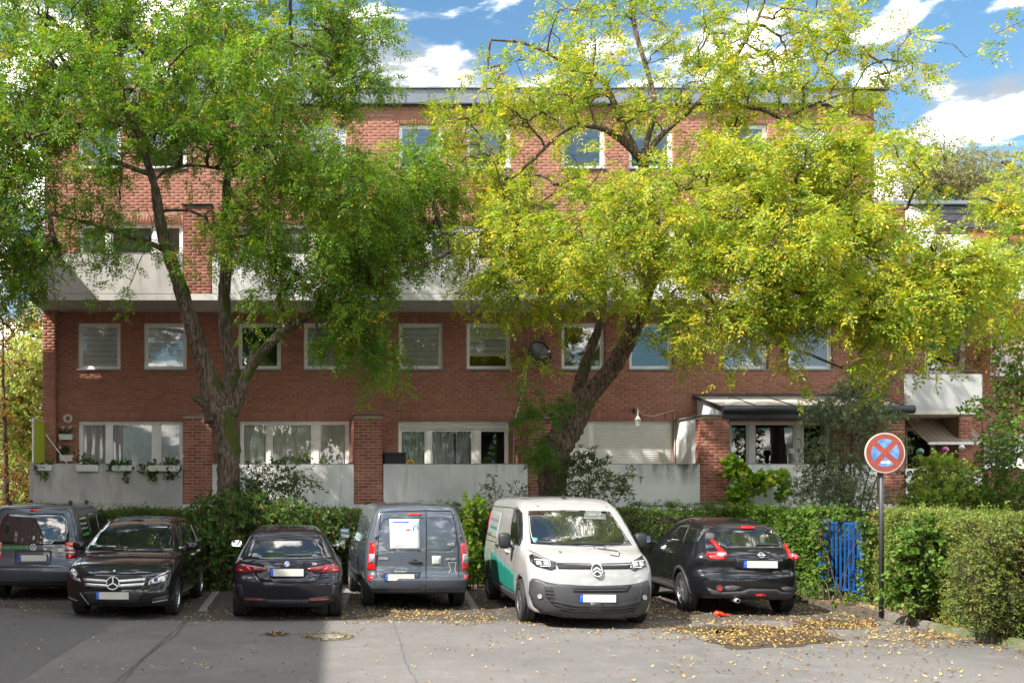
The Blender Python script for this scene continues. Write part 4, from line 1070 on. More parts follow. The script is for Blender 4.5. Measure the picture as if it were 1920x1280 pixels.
t2 = [
 [(1036, 980, 31, Y2), (1035, 930, 26, Y2), (1037, 880, 27, Y2), (1044, 840, 28, Y2), (1066, 800, 28, Y2), (1083, 765, 26, Y2)],
 [(1076, 785, 18, Y2), (1084, 745, 14, Y2 + .1), (1088, 716, 12, Y2 + .2), (1098, 685, 10.5, Y2 + .2), (1108, 652, 9.5, Y2 + .3), (1121, 620, 9, Y2 + .3), (1128, 590, 8.5, Y2 + .3), (1133, 500, 7, Y2 + .3), (1120, 430, 5.5, Y2 + .4), (1090, 360, 4, Y2 + .6)],
 [(1076, 780, 25, Y2), (1100, 744, 20, Y2 - .1), (1126, 716, 17, Y2 - .2), (1151, 685, 16, Y2 - .3), (1169, 654, 16, Y2 - .3), (1186, 622, 15, Y2 - .4), (1198, 590, 14.5, Y2 - .4), (1212, 550, 12, Y2 - .4), (1228, 500, 11, Y2 - .4), (1226, 420, 11, Y2 - .4), (1211, 350, 11, Y2 - .4), (1205, 292, 10, Y2 - .4)],
 [(1203, 300, 9, Y2 - .4), (1165, 262, 7.5, Y2 - .6), (1120, 238, 6, Y2 - .8), (1062, 243, 4.5, Y2 - 1), (1010, 290, 3.5, Y2 - 1.2), (960, 335, 2.5, Y2 - 1.4)],
 [(1200, 300, 8, Y2 - .4), (1168, 238, 8, Y2 - .3), (1150, 192, 6.5, Y2 - .2), (1128, 150, 5, Y2), (1065, 120, 4, Y2), (985, 82, 3, Y2 + .2), (920, 75, 2, Y2 + .2)],
 [(1206, 298, 8, Y2 - .4), (1242, 252, 6.5, Y2 - .5), (1292, 208, 5.5, Y2 - .7), (1350, 152, 5, Y2 - .9), (1400, 72, 4.5, Y2 - 1), (1428, 18, 3.5, Y2 - 1.1), (1440, -40, 2.5, Y2 - 1.2)],
 [(1204, 295, 7, Y2 - .4), (1228, 200, 5.5, Y2 - .2), (1210, 120, 5, Y2), (1192, 60, 5, Y2 + .1), (1180, -20, 4, Y2 + .2), (1170, -90, 3, Y2 + .3)],
 [(1330, 170, 4.5, Y2 - .8), (1400, 200, 4.5, Y2 - 1), (1432, 206, 5, Y2 - 1.1), (1468, 221, 4, Y2 - 1.3), (1520, 198, 3.2, Y2 - 1.5), (1600, 170, 2.5, Y2 - 1.8)],
 [(1228, 500, 9, Y2 - .4), (1290, 492, 8.5, Y2 - .8), (1370, 505, 7.5, Y2 - 1.4), (1450, 530, 6.5, Y2 - 2.6), (1560, 540, 6.5, Y2 - 3.6), (1640, 552, 7.5, Y2 - 4.1), (1725, 532, 5.5, Y2 - 4.4), (1800, 515, 4, Y2 - 4.4)],
 [(1135, 520, 7, Y2 + .3), (1060, 510, 5, Y2 - .3), (980, 490, 4, Y2 - .8), (900, 480, 3, Y2 - 1.2)],
 [(1230, 470, 6, Y2 - .4), (1330, 560, 5.5, Y2 - 1), (1400, 630, 4.5, Y2 - 1.3), (1480, 650, 3.5, Y2 - 1.5), (1580, 690, 2.5, Y2 - 1.7)],
 [(1216, 370, 6, Y2 - .4), (1300, 350, 5, Y2 - 1), (1420, 330, 4, Y2 - 1.4), (1540, 340, 3, Y2 - 1.8), (1640, 380, 2.5, Y2 - 2)],
]
c2 = [
 (1010, 140, 130, 70, 22.4, 1.8, 0.392), (1160, 60, 130, 80, 22.6, 2, 0.514), (1330, 70, 130, 90, 22, 2, 0.514), (1480, 60, 120, 85, 21.8, 2, 0.465), (1580, 120, 120, 80, 21.8, 1.8, 0.367), (1710, 140, 90, 50, 21.6, 1.4, 0.196), (1750, 175, 50, 25, 21.6, 1, 0.245),
 (900, 230, 90, 60, 22.4, 1.6, 0.673), (1000, 230, 110, 60, 22.4, 1.8, 0.673), (1120, 180, 110, 60, 22.4, 1.8, 0.612), (1280, 200, 110, 60, 22, 1.8, 0.734), (1430, 180, 120, 60, 21.8, 1.8, 0.612), (1560, 210, 100, 40, 21.6, 1.4, 0.428),
 (890, 340, 70, 60, 22.2, 1.5, 0.778), (1000, 370, 120, 80, 21.8, 2.2, 0.864), (930, 450, 110, 80, 21.2, 2, 0.994), (1090, 450, 130, 80, 21.2, 2.2, 1.037), (1060, 520, 150, 50, 20.8, 1.8, 0.95), (925, 540, 70, 40, 21.2, 1.3, 0.518),
 (1200, 390, 120, 80, 21.6, 2, 0.821), (1330, 370, 140, 100, 21, 2.2, 0.994), (1470, 340, 140, 90, 19, 1.65, 0.994), (1600, 330, 110, 80, 19.2, 1.5, 0.907), (1640, 420, 60, 70, 19, 1.05, 0.691),
 (1280, 490, 120, 60, 20.8, 2, 0.864), (1420, 470, 150, 80, 18.4, 1.65, 1.037), (1560, 480, 150, 80, 18.2, 1.65, 1.037), (1700, 520, 110, 45, 18.4, 1.2, 0.864), (1800, 510, 90, 55, 18.4, 1.125, 0.778), (1860, 500, 60, 40, 18.6, 0.9, 0.346),
 (1300, 590, 60, 50, 21, 1.2, 0.691), (1420, 580, 110, 50, 18.6, 1.2, 0.778), (1560, 590, 130, 60, 18, 1.35, 0.907), (1690, 590, 110, 55, 18, 1.125, 0.864), (1300, 650, 35, 25, 21, 0.8, 0.432), (1510, 670, 90, 30, 18.2, 0.9, 0.432), (1640, 670, 90, 30, 18.2, 0.9, 0.691), (1790, 590, 60, 40, 18.2, 0.9, 0.518),
 (1195, 560, 50, 35, 21.6, 1, 0.605), (1000, 590, 50, 35, 21.6, 1, 0.432), (1140, 560, 40, 25, 22, 0.8, 0.432), (1005, 660, 28, 40, 22.4, 0.7, 0.302), (1100, 430, 160, 60, 18.6, 1, 0.302), (1380, 430, 170, 70, 18, 1, 0.302), (1280, 300, 160, 60, 18.6, 1, 0.216), (1620, 420, 110, 70, 17.8, 0.9, 0.259),
]
street_tree('street_tree', 'large yellow green pagoda tree with a leaning two-forked trunk right of the middle', t2, ['trunk', 'limb', 'limb', 'limb', 'limb', 'limb', 'limb', 'limb', 'limb', 'limb', 'limb', 'limb'], M['bark2'], M['leaf2'], c2, .0045, 6, (PX(1250, 380, 22.0)), per=15, pin=dict(L=.27, pairs=4, ll=.080, lw=.034, droop=.25))

# ------------------------------------------------ generic leafy bush and small tree
def bush(name, label, cat, specs, leafm, dens=.02, leaf=(.05, .03), seed=0, per=10, twig=(.15, .35), hub=None, shape='hex', stems=5, droop=.3, group=None, stem_mat=None, z0=.06, pin=None, spread=.8, stem_r=.014, part='foliage', bend=.25, base_px=None):
    rng = NR(seed); A = ellipses(rng, specs, dens)
    cen = A.mean(0) if hub is None else np.array(hub); lowz = A[:, 2].min()
    bx = np.array([A[:, 0].mean(), A[:, 1].mean()]) if base_px is None else np.array(base_px)
    root = thing(name, label, cat, (bx[0], bx[1], z0), group=group)
    st = []
    for k in range(stems):
        q = A[rng.integers(len(A))]; b0 = np.array([bx[0] + rng.uniform(-.15, .15) * (1 if base_px is None else .3), bx[1] + rng.uniform(-.1, .1), z0 - .04])
        P = np.array([b0 + (q - b0) * t + np.array([0, 0, .25 * math.sin(t * math.pi)]) for t in np.linspace(0, .9, 8)])
        st.append((P, np.linspace(stem_r, stem_r * .3, 8)))
    mb = MB()
    for P, R in st: mb.tube([Vector(p) for p in P], list(R), 6)
    mb.build('stems', stem_mat or M['twig'], root, smooth=True)
    N_, par, cnt, k0, order = grow(rng, st, A)
    branch_mesh('branches', N_, par, cnt, k0, stem_mat or M['twig'], root, rng, f=.0022, rmin=.0022, maxr=.02, sides=3, seg=2)
    PTS, D, tw = twigs_and_leaves(rng, A, cen, twig_len=twig, per=per, droop=droop, spread=spread)
    twig_mesh('twigs', tw, M['twig'], root, .003, .0012)
    if pin: V, Fc = pinnate(rng, PTS, D, **pin)
    else:
        n = len(PTS); s = side_of(rng, D); V, Fc = leaf_cards(PTS, D, s, leaf[0] * rng.uniform(.6, 1.2, n), leaf[1] * rng.uniform(.7, 1.2, n), shape, bend)
    mesh_np(part, V, Fc, leafm, root, kind='stuff')
    return root

# ------------------------------------------------ clipped hedges
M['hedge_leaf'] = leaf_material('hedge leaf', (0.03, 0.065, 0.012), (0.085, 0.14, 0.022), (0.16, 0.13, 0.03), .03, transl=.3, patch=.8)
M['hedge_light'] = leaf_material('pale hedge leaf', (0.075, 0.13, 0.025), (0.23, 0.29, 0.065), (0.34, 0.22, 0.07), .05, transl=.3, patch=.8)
M['ivy'] = leaf_material('ivy leaf', (0.05, 0.11, 0.02), (0.15, 0.26, 0.045), (0.22, 0.20, 0.04), .05, transl=.35, patch=1.2)
M['hedge_core'] = material('dark twiggy hedge core', (0.020, 0.017, 0.010), 1.0, bump=1, bscale=16, color2=(0.035, 0.032, 0.014), vscale=8)
def hedge_points(rng, path, half, z1, dens, top=True, faces=(-1, 1), lump=.10):
    """leaf bases in the skin of a clipped hedge that follows a path"""
    P = np.array(path, float); seg = np.r_[0, np.cumsum(np.linalg.norm(np.diff(P, axis=0), axis=1))]; L = seg[-1]
    out, nrm = [], []
    def along(s): return np.stack([np.interp(s, seg, P[:, 0]), np.interp(s, seg, P[:, 1])], 1)
    def lumps(s, z, sg):
        return lump * (np.sin(s * 2.1 + sg) * np.sin(z * 3.3 + s * .7) + .6 * np.sin(s * 5.3 + z * 4.1 + sg * 2) + .4 * np.sin(s * 11 + z * 9))
    for sg in faces:
        n = int(L * z1 * dens); s = rng.uniform(0, L, n); z = rng.uniform(.05, z1, n) ; c = along(s); t = unit(along(s + .05) - along(s - .05)); nn = np.stack([t[:, 1], -t[:, 0]], 1) * sg
        dep = half + lumps(s, z, sg) - np.abs(rng.normal(0, .06, n)) + rng.exponential(.018, n)
        dep -= .10 * np.clip((z - z1 + .12) / .12, 0, 1)
        out.append(np.column_stack([c + nn * dep[:, None], z])); nrm.append(np.column_stack([nn, np.full(n, .25)]))
    if top:
        n = int(L * half * 2 * dens * .8); s = rng.uniform(0, L, n); c = along(s); t = unit(along(s + .05) - along(s - .05)); nn = np.stack([t[:, 1], -t[:, 0]], 1)
        o = rng.uniform(-half, half, n); z = z1 + .03 * np.sin(s * 3) + .03 * np.sin(s * 8 + o * 7) - np.abs(rng.normal(0, .03, n)) + rng.exponential(.02, n)
        out.append(np.column_stack([c + nn * o[:, None], z])); nrm.append(np.tile([0, 0, 1.0], (n, 1)))
    return np.concatenate(out), unit(np.concatenate(nrm))
def hedge(label, path, half, z1, leafm, dens, seed, leaf=(.04, .022), faces=(-1, 1), name='hedge', shape='diamond', lump=.10, sprigs=40):
    rng = NR(seed); root = thing(name, label, 'hedge', (path[0][0], path[0][1], 0))
    mb = MB(); P = np.array(path, float); h = half - .10
    for a, b in zip(P[:-1], P[1:]):
        d = (b - a); L = np.linalg.norm(d); d /= L; nn = np.array([d[1], -d[0]]); k = max(2, int(L / .3)); rows = 6
        idx0 = len(mb.v); vs = []
        for i in range(k + 1):
            c = a + d * L * i / k
            for (o, z) in [(-h, 0), (-h, z1 * .5), (-h, z1 - .12), (-h + .12, z1 - .05), (h - .12, z1 - .05), (h, z1 - .12), (h, z1 * .5), (h, 0)]:
                q = c + nn * (o + rng.normal(0, .02)); vs.append((q[0], q[1], z + (rng.normal(0, .015) if z else 0)))
        mb.add(vs, [(i * 8 + j, i * 8 + j + 1, i * 8 + j + 9, i * 8 + j + 8) for i in range(k) for j in range(7)] + [tuple(range(8)), tuple(k * 8 + j for j in range(7, -1, -1))])
    mb.build('core', M['hedge_core'], root)
    PTS, Nn = hedge_points(rng, path, half, z1, dens, faces=faces, lump=lump)
    n = len(PTS); D = unit(Nn * .7 + rng.normal(size=(n, 3)) * .75 + np.array([0, 0, .15])); S = side_of(rng, D)
    V, Fc = leaf_cards(PTS, D, S, leaf[0] * rng.uniform(.6, 1.25, n), leaf[1] * rng.uniform(.7, 1.2, n), shape)
    mesh_np('foliage', V, Fc, leafm, root, kind='stuff')
    # young shoots standing out of the top
    seg = np.r_[0, np.cumsum(np.linalg.norm(np.diff(P, axis=0), axis=1))]; m = sprigs
    s = rng.uniform(0, seg[-1], m); B = np.stack([np.interp(s, seg, P[:, 0]) + rng.uniform(-half * .6, half * .6, m) * 0, np.interp(s, seg, P[:, 1]) + rng.uniform(-half * .7, half * .7, m) * .5, np.full(m, z1 - .03)], 1)
    d = unit(rng.normal(size=(m, 3)) * .35 + np.array([0, 0, 1])); L = rng.uniform(.10, .28, m); per = 9; ts = np.linspace(.2, 1, per)
    PP = (B[:, None] + d[:, None] * (L[:, None] * ts)[..., None]).reshape(-1, 3); DD = unit(np.repeat(d, per, 0) * .6 + rng.normal(size=(m * per, 3)) * .7)
    V, Fc = leaf_cards(PP, DD, side_of(rng, DD), .05, .022, 'diamond'); mesh_np('shoots', V, Fc, leafm, root, kind='stuff')
    return root
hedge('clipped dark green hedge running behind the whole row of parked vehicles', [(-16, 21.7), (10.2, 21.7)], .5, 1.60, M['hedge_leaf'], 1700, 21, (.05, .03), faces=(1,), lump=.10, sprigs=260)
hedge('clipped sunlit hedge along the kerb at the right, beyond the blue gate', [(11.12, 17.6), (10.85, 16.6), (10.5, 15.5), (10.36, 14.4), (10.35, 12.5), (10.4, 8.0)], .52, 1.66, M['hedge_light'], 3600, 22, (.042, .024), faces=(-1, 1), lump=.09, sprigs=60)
hedge('ivy grown hedge between the black crossover and the blue gate', [(10.0, 21.7), (10.45, 20.6), (10.78, 19.0)], .50, 1.62, M['ivy'], 2300, 23, (.07, .052), faces=(-1, 1), shape='hex', lump=.12, sprigs=30)
hedge('hedge piece filling the gap behind the blue gate bars', [(11.1, 19.0), (11.0, 17.7)], .35, 1.3, M['hedge_leaf'], 1500, 24, (.05, .03), faces=(-1, 1), lump=.05, sprigs=10)
# ivy clumps on the kerb hedge
M['bramble'] = leaf_material('bramble leaf', (0.035, 0.085, 0.017), (0.10, 0.19, 0.04), (0.28, 0.12, 0.05), .05, transl=.35, patch=1.0)
bush('ivy', 'broad leaved light green climber hanging on the kerb hedge right of the no stopping sign', 'climber', [(1725, 1040, 45, 75, 14.9, .25, 1.2), (1700, 1100, 40, 40, 15.0, .2, 1)], M['ivy'], dens=.02, leaf=(.075, .06), seed=31, per=9, twig=(.1, .22))
bush('hedge_shrub', 'small leaved pale shrub bulging over the kerb at the right photo edge', 'shrub', [(1860, 1090, 80, 90, 13.2, .35, 1.3), (1900, 1010, 50, 50, 13.0, .3, 1.0)], M['hedge_light'], dens=.03, leaf=(.032, .018), seed=32, per=14, twig=(.08, .2))
bush('weeds', 'low ivy and weeds at the foot of the blue gate', 'ground cover', [(1530, 1115, 40, 18, 18.3, .3, 1), (1600, 1125, 45, 16, 17.4, .3, 1), (1560, 1100, 30, 14, 18.6, .2, 1)], M['ivy'], dens=.03, leaf=(.05, .04), seed=33, per=9, twig=(.08, .18))
# ------------------------------------------------ shrubs between cars and house
bush('bramble_thicket', 'tall dark bramble thicket between the star-grille car and the hatchback', 'shrub', [(480, 985, 135, 50, 21.0, .7, 1.0), (400, 1030, 60, 60, 20.6, .4, 1.0), (560, 1000, 90, 40, 21.0, .6, .9), (430, 960, 90, 35, 21.3, .6, .9), (400, 1080, 45, 30, 20.5, .3, .8), (620, 1000, 50, 45, 21.1, .4, .6)], M['bramble'], dens=.018, leaf=(.085, .06), seed=41, per=10, twig=(.2, .45), stems=14)
bush('elder_bush', 'dark elder bush beside the left tree trunk in front of a white parapet', 'shrub', [(505, 905, 55, 42, 22.4, .5, 1.0), (480, 930, 60, 30, 22.2, .5, .9), (550, 905, 40, 28, 22.3, .4, .5)], leaf_material('dark elder leaf', (0.018, 0.045, 0.010), (0.05, 0.10, 0.018), (0.08, 0.12, 0.02), .02, transl=.3), dens=.026, leaf=(.085, .03), seed=42, per=10, twig=(.2, .4), stems=7)
bush('ash_sapling', 'sparse narrow leaved sapling before the white parapet, right of the right tree trunk', 'shrub', [(1100, 900, 45, 55, 22.0, .4, 1.0), (1150, 900, 40, 30, 22.0, .4, .7), (1090, 860, 30, 25, 22.2, .3, .6), (1060, 925, 25, 22, 22.0, .3, 1)], leaf_material('narrow green leaf', (0.030, 0.060, 0.018), (0.085, 0.135, 0.035), (0.15, 0.18, 0.05), .05, transl=.3), dens=.020, leaf=(.11, .028), seed=43, per=11, twig=(.2, .42), stems=6, droop=.5)
bush('young_shoots', 'few thin saplings with small leaves left of the right tree trunk', 'shrub', [(945, 925, 45, 28, 22.2, .3, .6), (925, 905, 12, 25, 22.2, .2, .7), (975, 925, 25, 20, 22.2, .3, .6)], M['bramble'], dens=.02, leaf=(.06, .026), seed=44, per=8, twig=(.15, .3))
bush('lime_shoots', 'bright green broad leaved shoots between the delivery van and the white van', 'shrub', [(890, 965, 22, 35, 20.9, .3, 1.1), (885, 1040, 18, 50, 20.6, .2, 1.0), (878, 1000, 20, 40, 20.8, .2, 1.0)], leaf_material('bright lime leaf', (0.09, 0.17, 0.02), (0.20, 0.30, 0.04), (0.3, 0.3, 0.05), .05, transl=.5), dens=.026, leaf=(.09, .06), seed=45, per=8, twig=(.12, .3))
bush('trunk_shoots', 'fresh leafy shoots growing from the base of the leaning trunk', 'shrub', [(1000, 780, 26, 26, 22.2, .3, .8), (1015, 835, 28, 30, 22.0, .3, .8), (1040, 770, 26, 30, 22.1, .2, .5), (990, 730, 30, 22, 22.4, .3, .2)], leaf_material('shoot leaf', (0.045, 0.12, 0.015), (0.12, 0.24, 0.03), (0.2, 0.2, 0.04), .04, transl=.45), dens=.02, seed=46, per=7, twig=(.15, .35), pin=dict(L=.2, pairs=4, ll=.055, lw=.025), base_px=(fx(1030, 22.6), 22.6))
bush('silvery_shrub', 'tall grey green willow leaved shrub before the canopy, left of the sign', 'shrub', [(1590, 780, 60, 60, 23.2, .7, 1.0), (1570, 860, 55, 50, 23.0, .7, 1.0), (1620, 730, 45, 45, 23.4, .6, .9), (1545, 905, 60, 38, 22.8, .6, .9), (1640, 810, 40, 60, 23.2, .5, .8), (1530, 770, 25, 40, 23.4, .5, .35), (1600, 920, 60, 30, 22.8, .6, .9)], leaf_material('grey green willow leaf', (0.07, 0.105, 0.055), (0.20, 0.25, 0.155), (0.2, 0.22, 0.1), .03, transl=.3), dens=.022, leaf=(.11, .026), seed=47, per=13, twig=(.25, .55), stems=8, droop=.5, stem_r=.03, base_px=(fx(1590, 23), 23.0))
bush('grape_vine', 'bright broad leaved vine climbing over the white parapet under the canopy', 'climber', [(1380, 880, 22, 16, 25.8, .1, 1.3), (1410, 905, 30, 20, 25.7, .12, 1.3), (1450, 895, 28, 12, 25.7, .1, 1.2), (1468, 920, 10, 25, 25.7, .1, 1.2), (1385, 925, 22, 22, 25.7, .12, 1.1), (1395, 945, 26, 10, 25.6, .12, 1.2), (1375, 862, 12, 10, 25.8, .08, 1.0)], leaf_material('vine leaf', (0.09, 0.20, 0.02), (0.20, 0.34, 0.04), (0.40, 0.38, 0.05), .1, transl=.5), dens=.03, leaf=(.13, .12), seed=48, per=5, twig=(.08, .2), stems=4, stem_r=.01)
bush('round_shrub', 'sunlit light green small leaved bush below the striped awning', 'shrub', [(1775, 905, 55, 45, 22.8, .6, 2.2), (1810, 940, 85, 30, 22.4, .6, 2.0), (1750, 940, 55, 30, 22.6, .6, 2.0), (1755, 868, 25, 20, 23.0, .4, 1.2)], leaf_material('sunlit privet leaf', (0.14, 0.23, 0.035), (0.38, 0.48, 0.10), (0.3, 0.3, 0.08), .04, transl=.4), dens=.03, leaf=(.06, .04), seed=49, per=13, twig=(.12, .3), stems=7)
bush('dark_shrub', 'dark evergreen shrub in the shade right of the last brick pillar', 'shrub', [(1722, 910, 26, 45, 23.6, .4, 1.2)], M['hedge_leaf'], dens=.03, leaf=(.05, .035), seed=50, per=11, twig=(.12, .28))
bush('wayfaring_shrub', 'tall open shrub with broad dark leaves at the right photo edge', 'shrub', [(1890, 830, 40, 60, 21.8, .5, 1.0), (1850, 770, 35, 25, 22.0, .4, .6), (1905, 740, 35, 50, 21.8, .4, .8), (1890, 920, 55, 40, 21.8, .5, 1.0), (1900, 660, 25, 40, 22.0, .4, .4), (1860, 870, 30, 40, 21.8, .5, .5)], leaf_material('broad dark leaf', (0.05, 0.12, 0.02), (0.16, 0.25, 0.05), (0.2, 0.2, 0.06), .05, transl=.35), dens=.022, leaf=(.09, .055), seed=51, per=9, twig=(.2, .42), stems=7, base_px=(fx(1900, 22), 22.0))
bush('autumn_creeper', 'dried orange brown creeper on the wall of the lower house', 'climber', [(1850, 640, 55, 60, 27.1, .3, 1.0), (1890, 600, 35, 50, 27.1, .3, 1.0), (1820, 690, 45, 30, 27.1, .3, .7), (1905, 690, 20, 60, 27.1, .3, .6)], leaf_material('dry copper leaf', (0.25, 0.13, 0.055), (0.42, 0.25, 0.11), (0.16, 0.13, 0.03), .1, transl=.4), dens=.024, leaf=(.06, .04), seed=52, per=10, twig=(.15, .4), base_px=(fx(1850, 27.3), 27.3))
bush('weeds', 'grassy weeds at the foot of the white parapets above the hedge', 'ground cover', [(820, 946, 60, 7, 22.1, .15, 1.2), (1260, 946, 70, 6, 22.1, .15, .8), (1330, 945, 40, 5, 22.1, .15, 1), (980, 942, 50, 8, 22.1, .15, .6), (1190, 944, 30, 8, 22.1, .15, .6)], M['ivy'], dens=.05, leaf=(.10, .012), seed=53, per=8, twig=(.05, .15))
# ------------------------------------------------ trees farther off
def far_tree(name, label, px, Y, base_r, specs, leafm, dens, seed, leaf, per=14, twig=(.4, 1.0), bark='bark1', shape='diamond', group=None):
    rng = NR(seed); A = ellipses(rng, specs, dens); x = fx(px, Y)
    root = thing(name, label, 'tree', (x, Y, 0), group=group)
    top = A[:, 2].max(); cx = A[:, 0].mean()
    P = np.array([[x + (cx - x) * t * t, Y + .3 * math.sin(t * 5), t * top * .92] for t in np.linspace(0, 1, 12)]); R = np.linspace(base_r, base_r * .15, 12)
    mb = MB(); mb.tube([Vector(p) for p in P], list(R), 9); mb.build('trunk', M[bark], root, smooth=True)
    N_, par, cnt, k0, order = grow(rng, [(P[3:], R)], A); branch_mesh('branches', N_, par, cnt, k0, M[bark], root, rng, f=.006, rmin=.008, maxr=.1)
    PTS, D, tw = twigs_and_leaves(rng, A, P[6], twig_len=twig, per=per, droop=.5); n = len(PTS)
    V, Fc = leaf_cards(PTS, D, side_of(rng, D), leaf[0] * rng.uniform(.6, 1.2, n), leaf[1] * rng.uniform(.7, 1.2, n), shape)
    mesh_np('crown', V, Fc, leafm, root, kind='stuff')
    return root
yl = leaf_material('pale yellow green leaf', (0.30, 0.39, 0.15), (0.50, 0.56, 0.27), (0.5, 0.36, 0.2), .03, transl=.5)
rl = leaf_material('copper brown leaf', (0.16, 0.07, 0.035), (0.26, 0.13, 0.06), (0.22, 0.2, 0.04), .1, transl=.45)
ol = leaf_material('dull olive leaf', (0.15, 0.16, 0.07), (0.30, 0.29, 0.14), (0.32, 0.22, 0.1), .1, transl=.4)
far_tree('garden_tree', 'sunlit yellow green tree beyond the left corner of the house', 40, 33, .16, [(60, 690, 55, 70, 33, 1.8, 1.0), (50, 800, 60, 60, 33, 1.8, 1.2), (85, 620, 35, 50, 34, 1.5, .6), (10, 750, 50, 70, 32, 1.6, .8), (60, 860, 60, 45, 33, 1.8, 1.2)], yl, .045, 61, (.14, .08))
far_tree('garden_tree', 'copper brown leaved tree at the left photo edge below the dark crown', 5, 30, .14, [(15, 600, 50, 35, 30, 1.2, 1.0), (10, 680, 35, 45, 30, 1.2, .7), (20, 900, 45, 40, 30, 1.0, 1.1), (0, 800, 40, 60, 30, 1.0, .7)], rl, .012, 62, (.10, .06))
far_tree('garden_tree', 'dark green garden tree low down behind the left corner', 20, 36, .2, [(30, 880, 70, 50, 36, 2.0, 1.4), (60, 920, 60, 40, 35, 1.5, 1.4), (-30, 800, 60, 100, 36, 2, 1)], M['hedge_light'], .022, 63, (.12, .08))
far_tree('weeping_birch', 'thin drooping birch with sparse olive leaves behind the lower house', 1760, 48, .3, [(1720, 310, 45, 60, 48, 2.5, .8), (1790, 330, 55, 45, 48, 2.5, .9), (1750, 360, 90, 35, 48, 2.5, 1.1), (1840, 350, 50, 30, 48, 2.0, .8), (1700, 260, 22, 25, 48, 1.5, .5), (1830, 310, 25, 30, 48, 1.5, .4)], ol, .034, 64, (.17, .06), per=16, twig=(.8, 1.8))
far_tree('weeping_birch', 'pale birch behind the flat roof at the right photo edge', 1900, 44, .25, [(1890, 370, 45, 35, 44, 2.0, 1.0), (1910, 300, 25, 40, 44, 1.5, .5)], ol, .03, 65, (.16, .06), per=16)
rng_ = NR(66)
# a near branch tree right of the frame whose sprays reach in
street_tree('street_tree', 'light green tree reaching in over the lower house from the right photo edge', [[(2080, 1000, 26, 21), (2075, 800, 22, 21), (2060, 650, 18, 21), (2010, 520, 13, 21), (1940, 440, 8, 21), (1880, 440, 6, 21.2), (1862, 475, 6, 21.3), (1850, 500, 3, 21.3)], [(1945, 450, 7, 21), (1900, 410, 5, 21), (1870, 380, 3.5, 21), (1840, 370, 2.5, 21)], [(2000, 500, 9, 21), (1990, 360, 7, 21), (1990, 200, 4, 21), (1960, 60, 1.5, 21), (1925, 35, 1, 21)]], ['trunk', 'limb', 'limb'], M['bark1'], M['leaf2'],
    [(1885, 390, 45, 35, 21, .8, .6), (1860, 540, 60, 50, 20.8, 1.0, .8), (1895, 480, 45, 60, 20.8, 1.0, .8), (1925, 340, 40, 50, 21, 1.0, .6), (1990, 420, 90, 120, 21, 1.5, .7), (1985, 560, 80, 80, 21, 1.5, .7), (1900, 35, 25, 30, 21, .6, .12)], .0045, 67, PX(2000, 450, 21), per=15, pin=dict(L=.27, pairs=4, ll=.080, lw=.034, droop=.25))
# trees behind the camera that show in the glass and shade the road edge
def back_tree(x, y, h, r, label, seed):
    rng = NR(seed); root = thing('street_tree', label, 'tree', (x, y, 0))
    P = np.array([[x, y, t * h * .8] for t in np.linspace(0, 1, 8)]); mb = MB(); mb.tube([Vector(p) for p in P], list(np.linspace(.28, .06, 8)), 9); mb.build('trunk', M['bark1'], root)
    n = 900; v = unit(rng.normal(size=(n, 3))) * rng.uniform(.3, 1, (n, 1)) ** .5; A = np.array([x, y, h * .62]) + v * np.array([r, r, h * .38])
    PTS, D, tw = twigs_and_leaves(rng, A, np.array([x, y, h * .5]), per=14); k = len(PTS)
    V, Fc = leaf_cards(PTS, D, side_of(rng, D), .28, .15); mesh_np('crown', V, Fc, M['leaf1'], root, kind='stuff')
back_tree(1.5, -16, 15, 5.0, 'street tree behind the camera seen only as a reflection', 71)
back_tree(17, -14, 13, 5.0, 'second street tree behind the camera seen only as a reflection', 72)
back_tree(9, -22, 13, 5.0, 'third street tree behind the camera seen only as a reflection', 73)

bush('ivy', 'ivy sprays overlapping both sides of the blue gate', 'climber', [(1540, 1010, 12, 50, 18.5, .12, 1.2), (1620, 1000, 10, 40, 17.5, .12, 1.3), (1545, 1080, 14, 30, 18.4, .12, 1.2), (1618, 1070, 10, 40, 17.4, .12, 1.0), (1580, 975, 40, 6, 18.2, .1, .8)], M['ivy'], dens=.03, leaf=(.06, .05), seed=34, per=8, twig=(.06, .16), stem_r=.008)
# ---------------------------------------------------------------- vehicles
def smax(a, b, r):
    h = np.maximum(r - np.abs(a - b), 0) / r
    return np.maximum(a, b) + h * h * r * 0.25

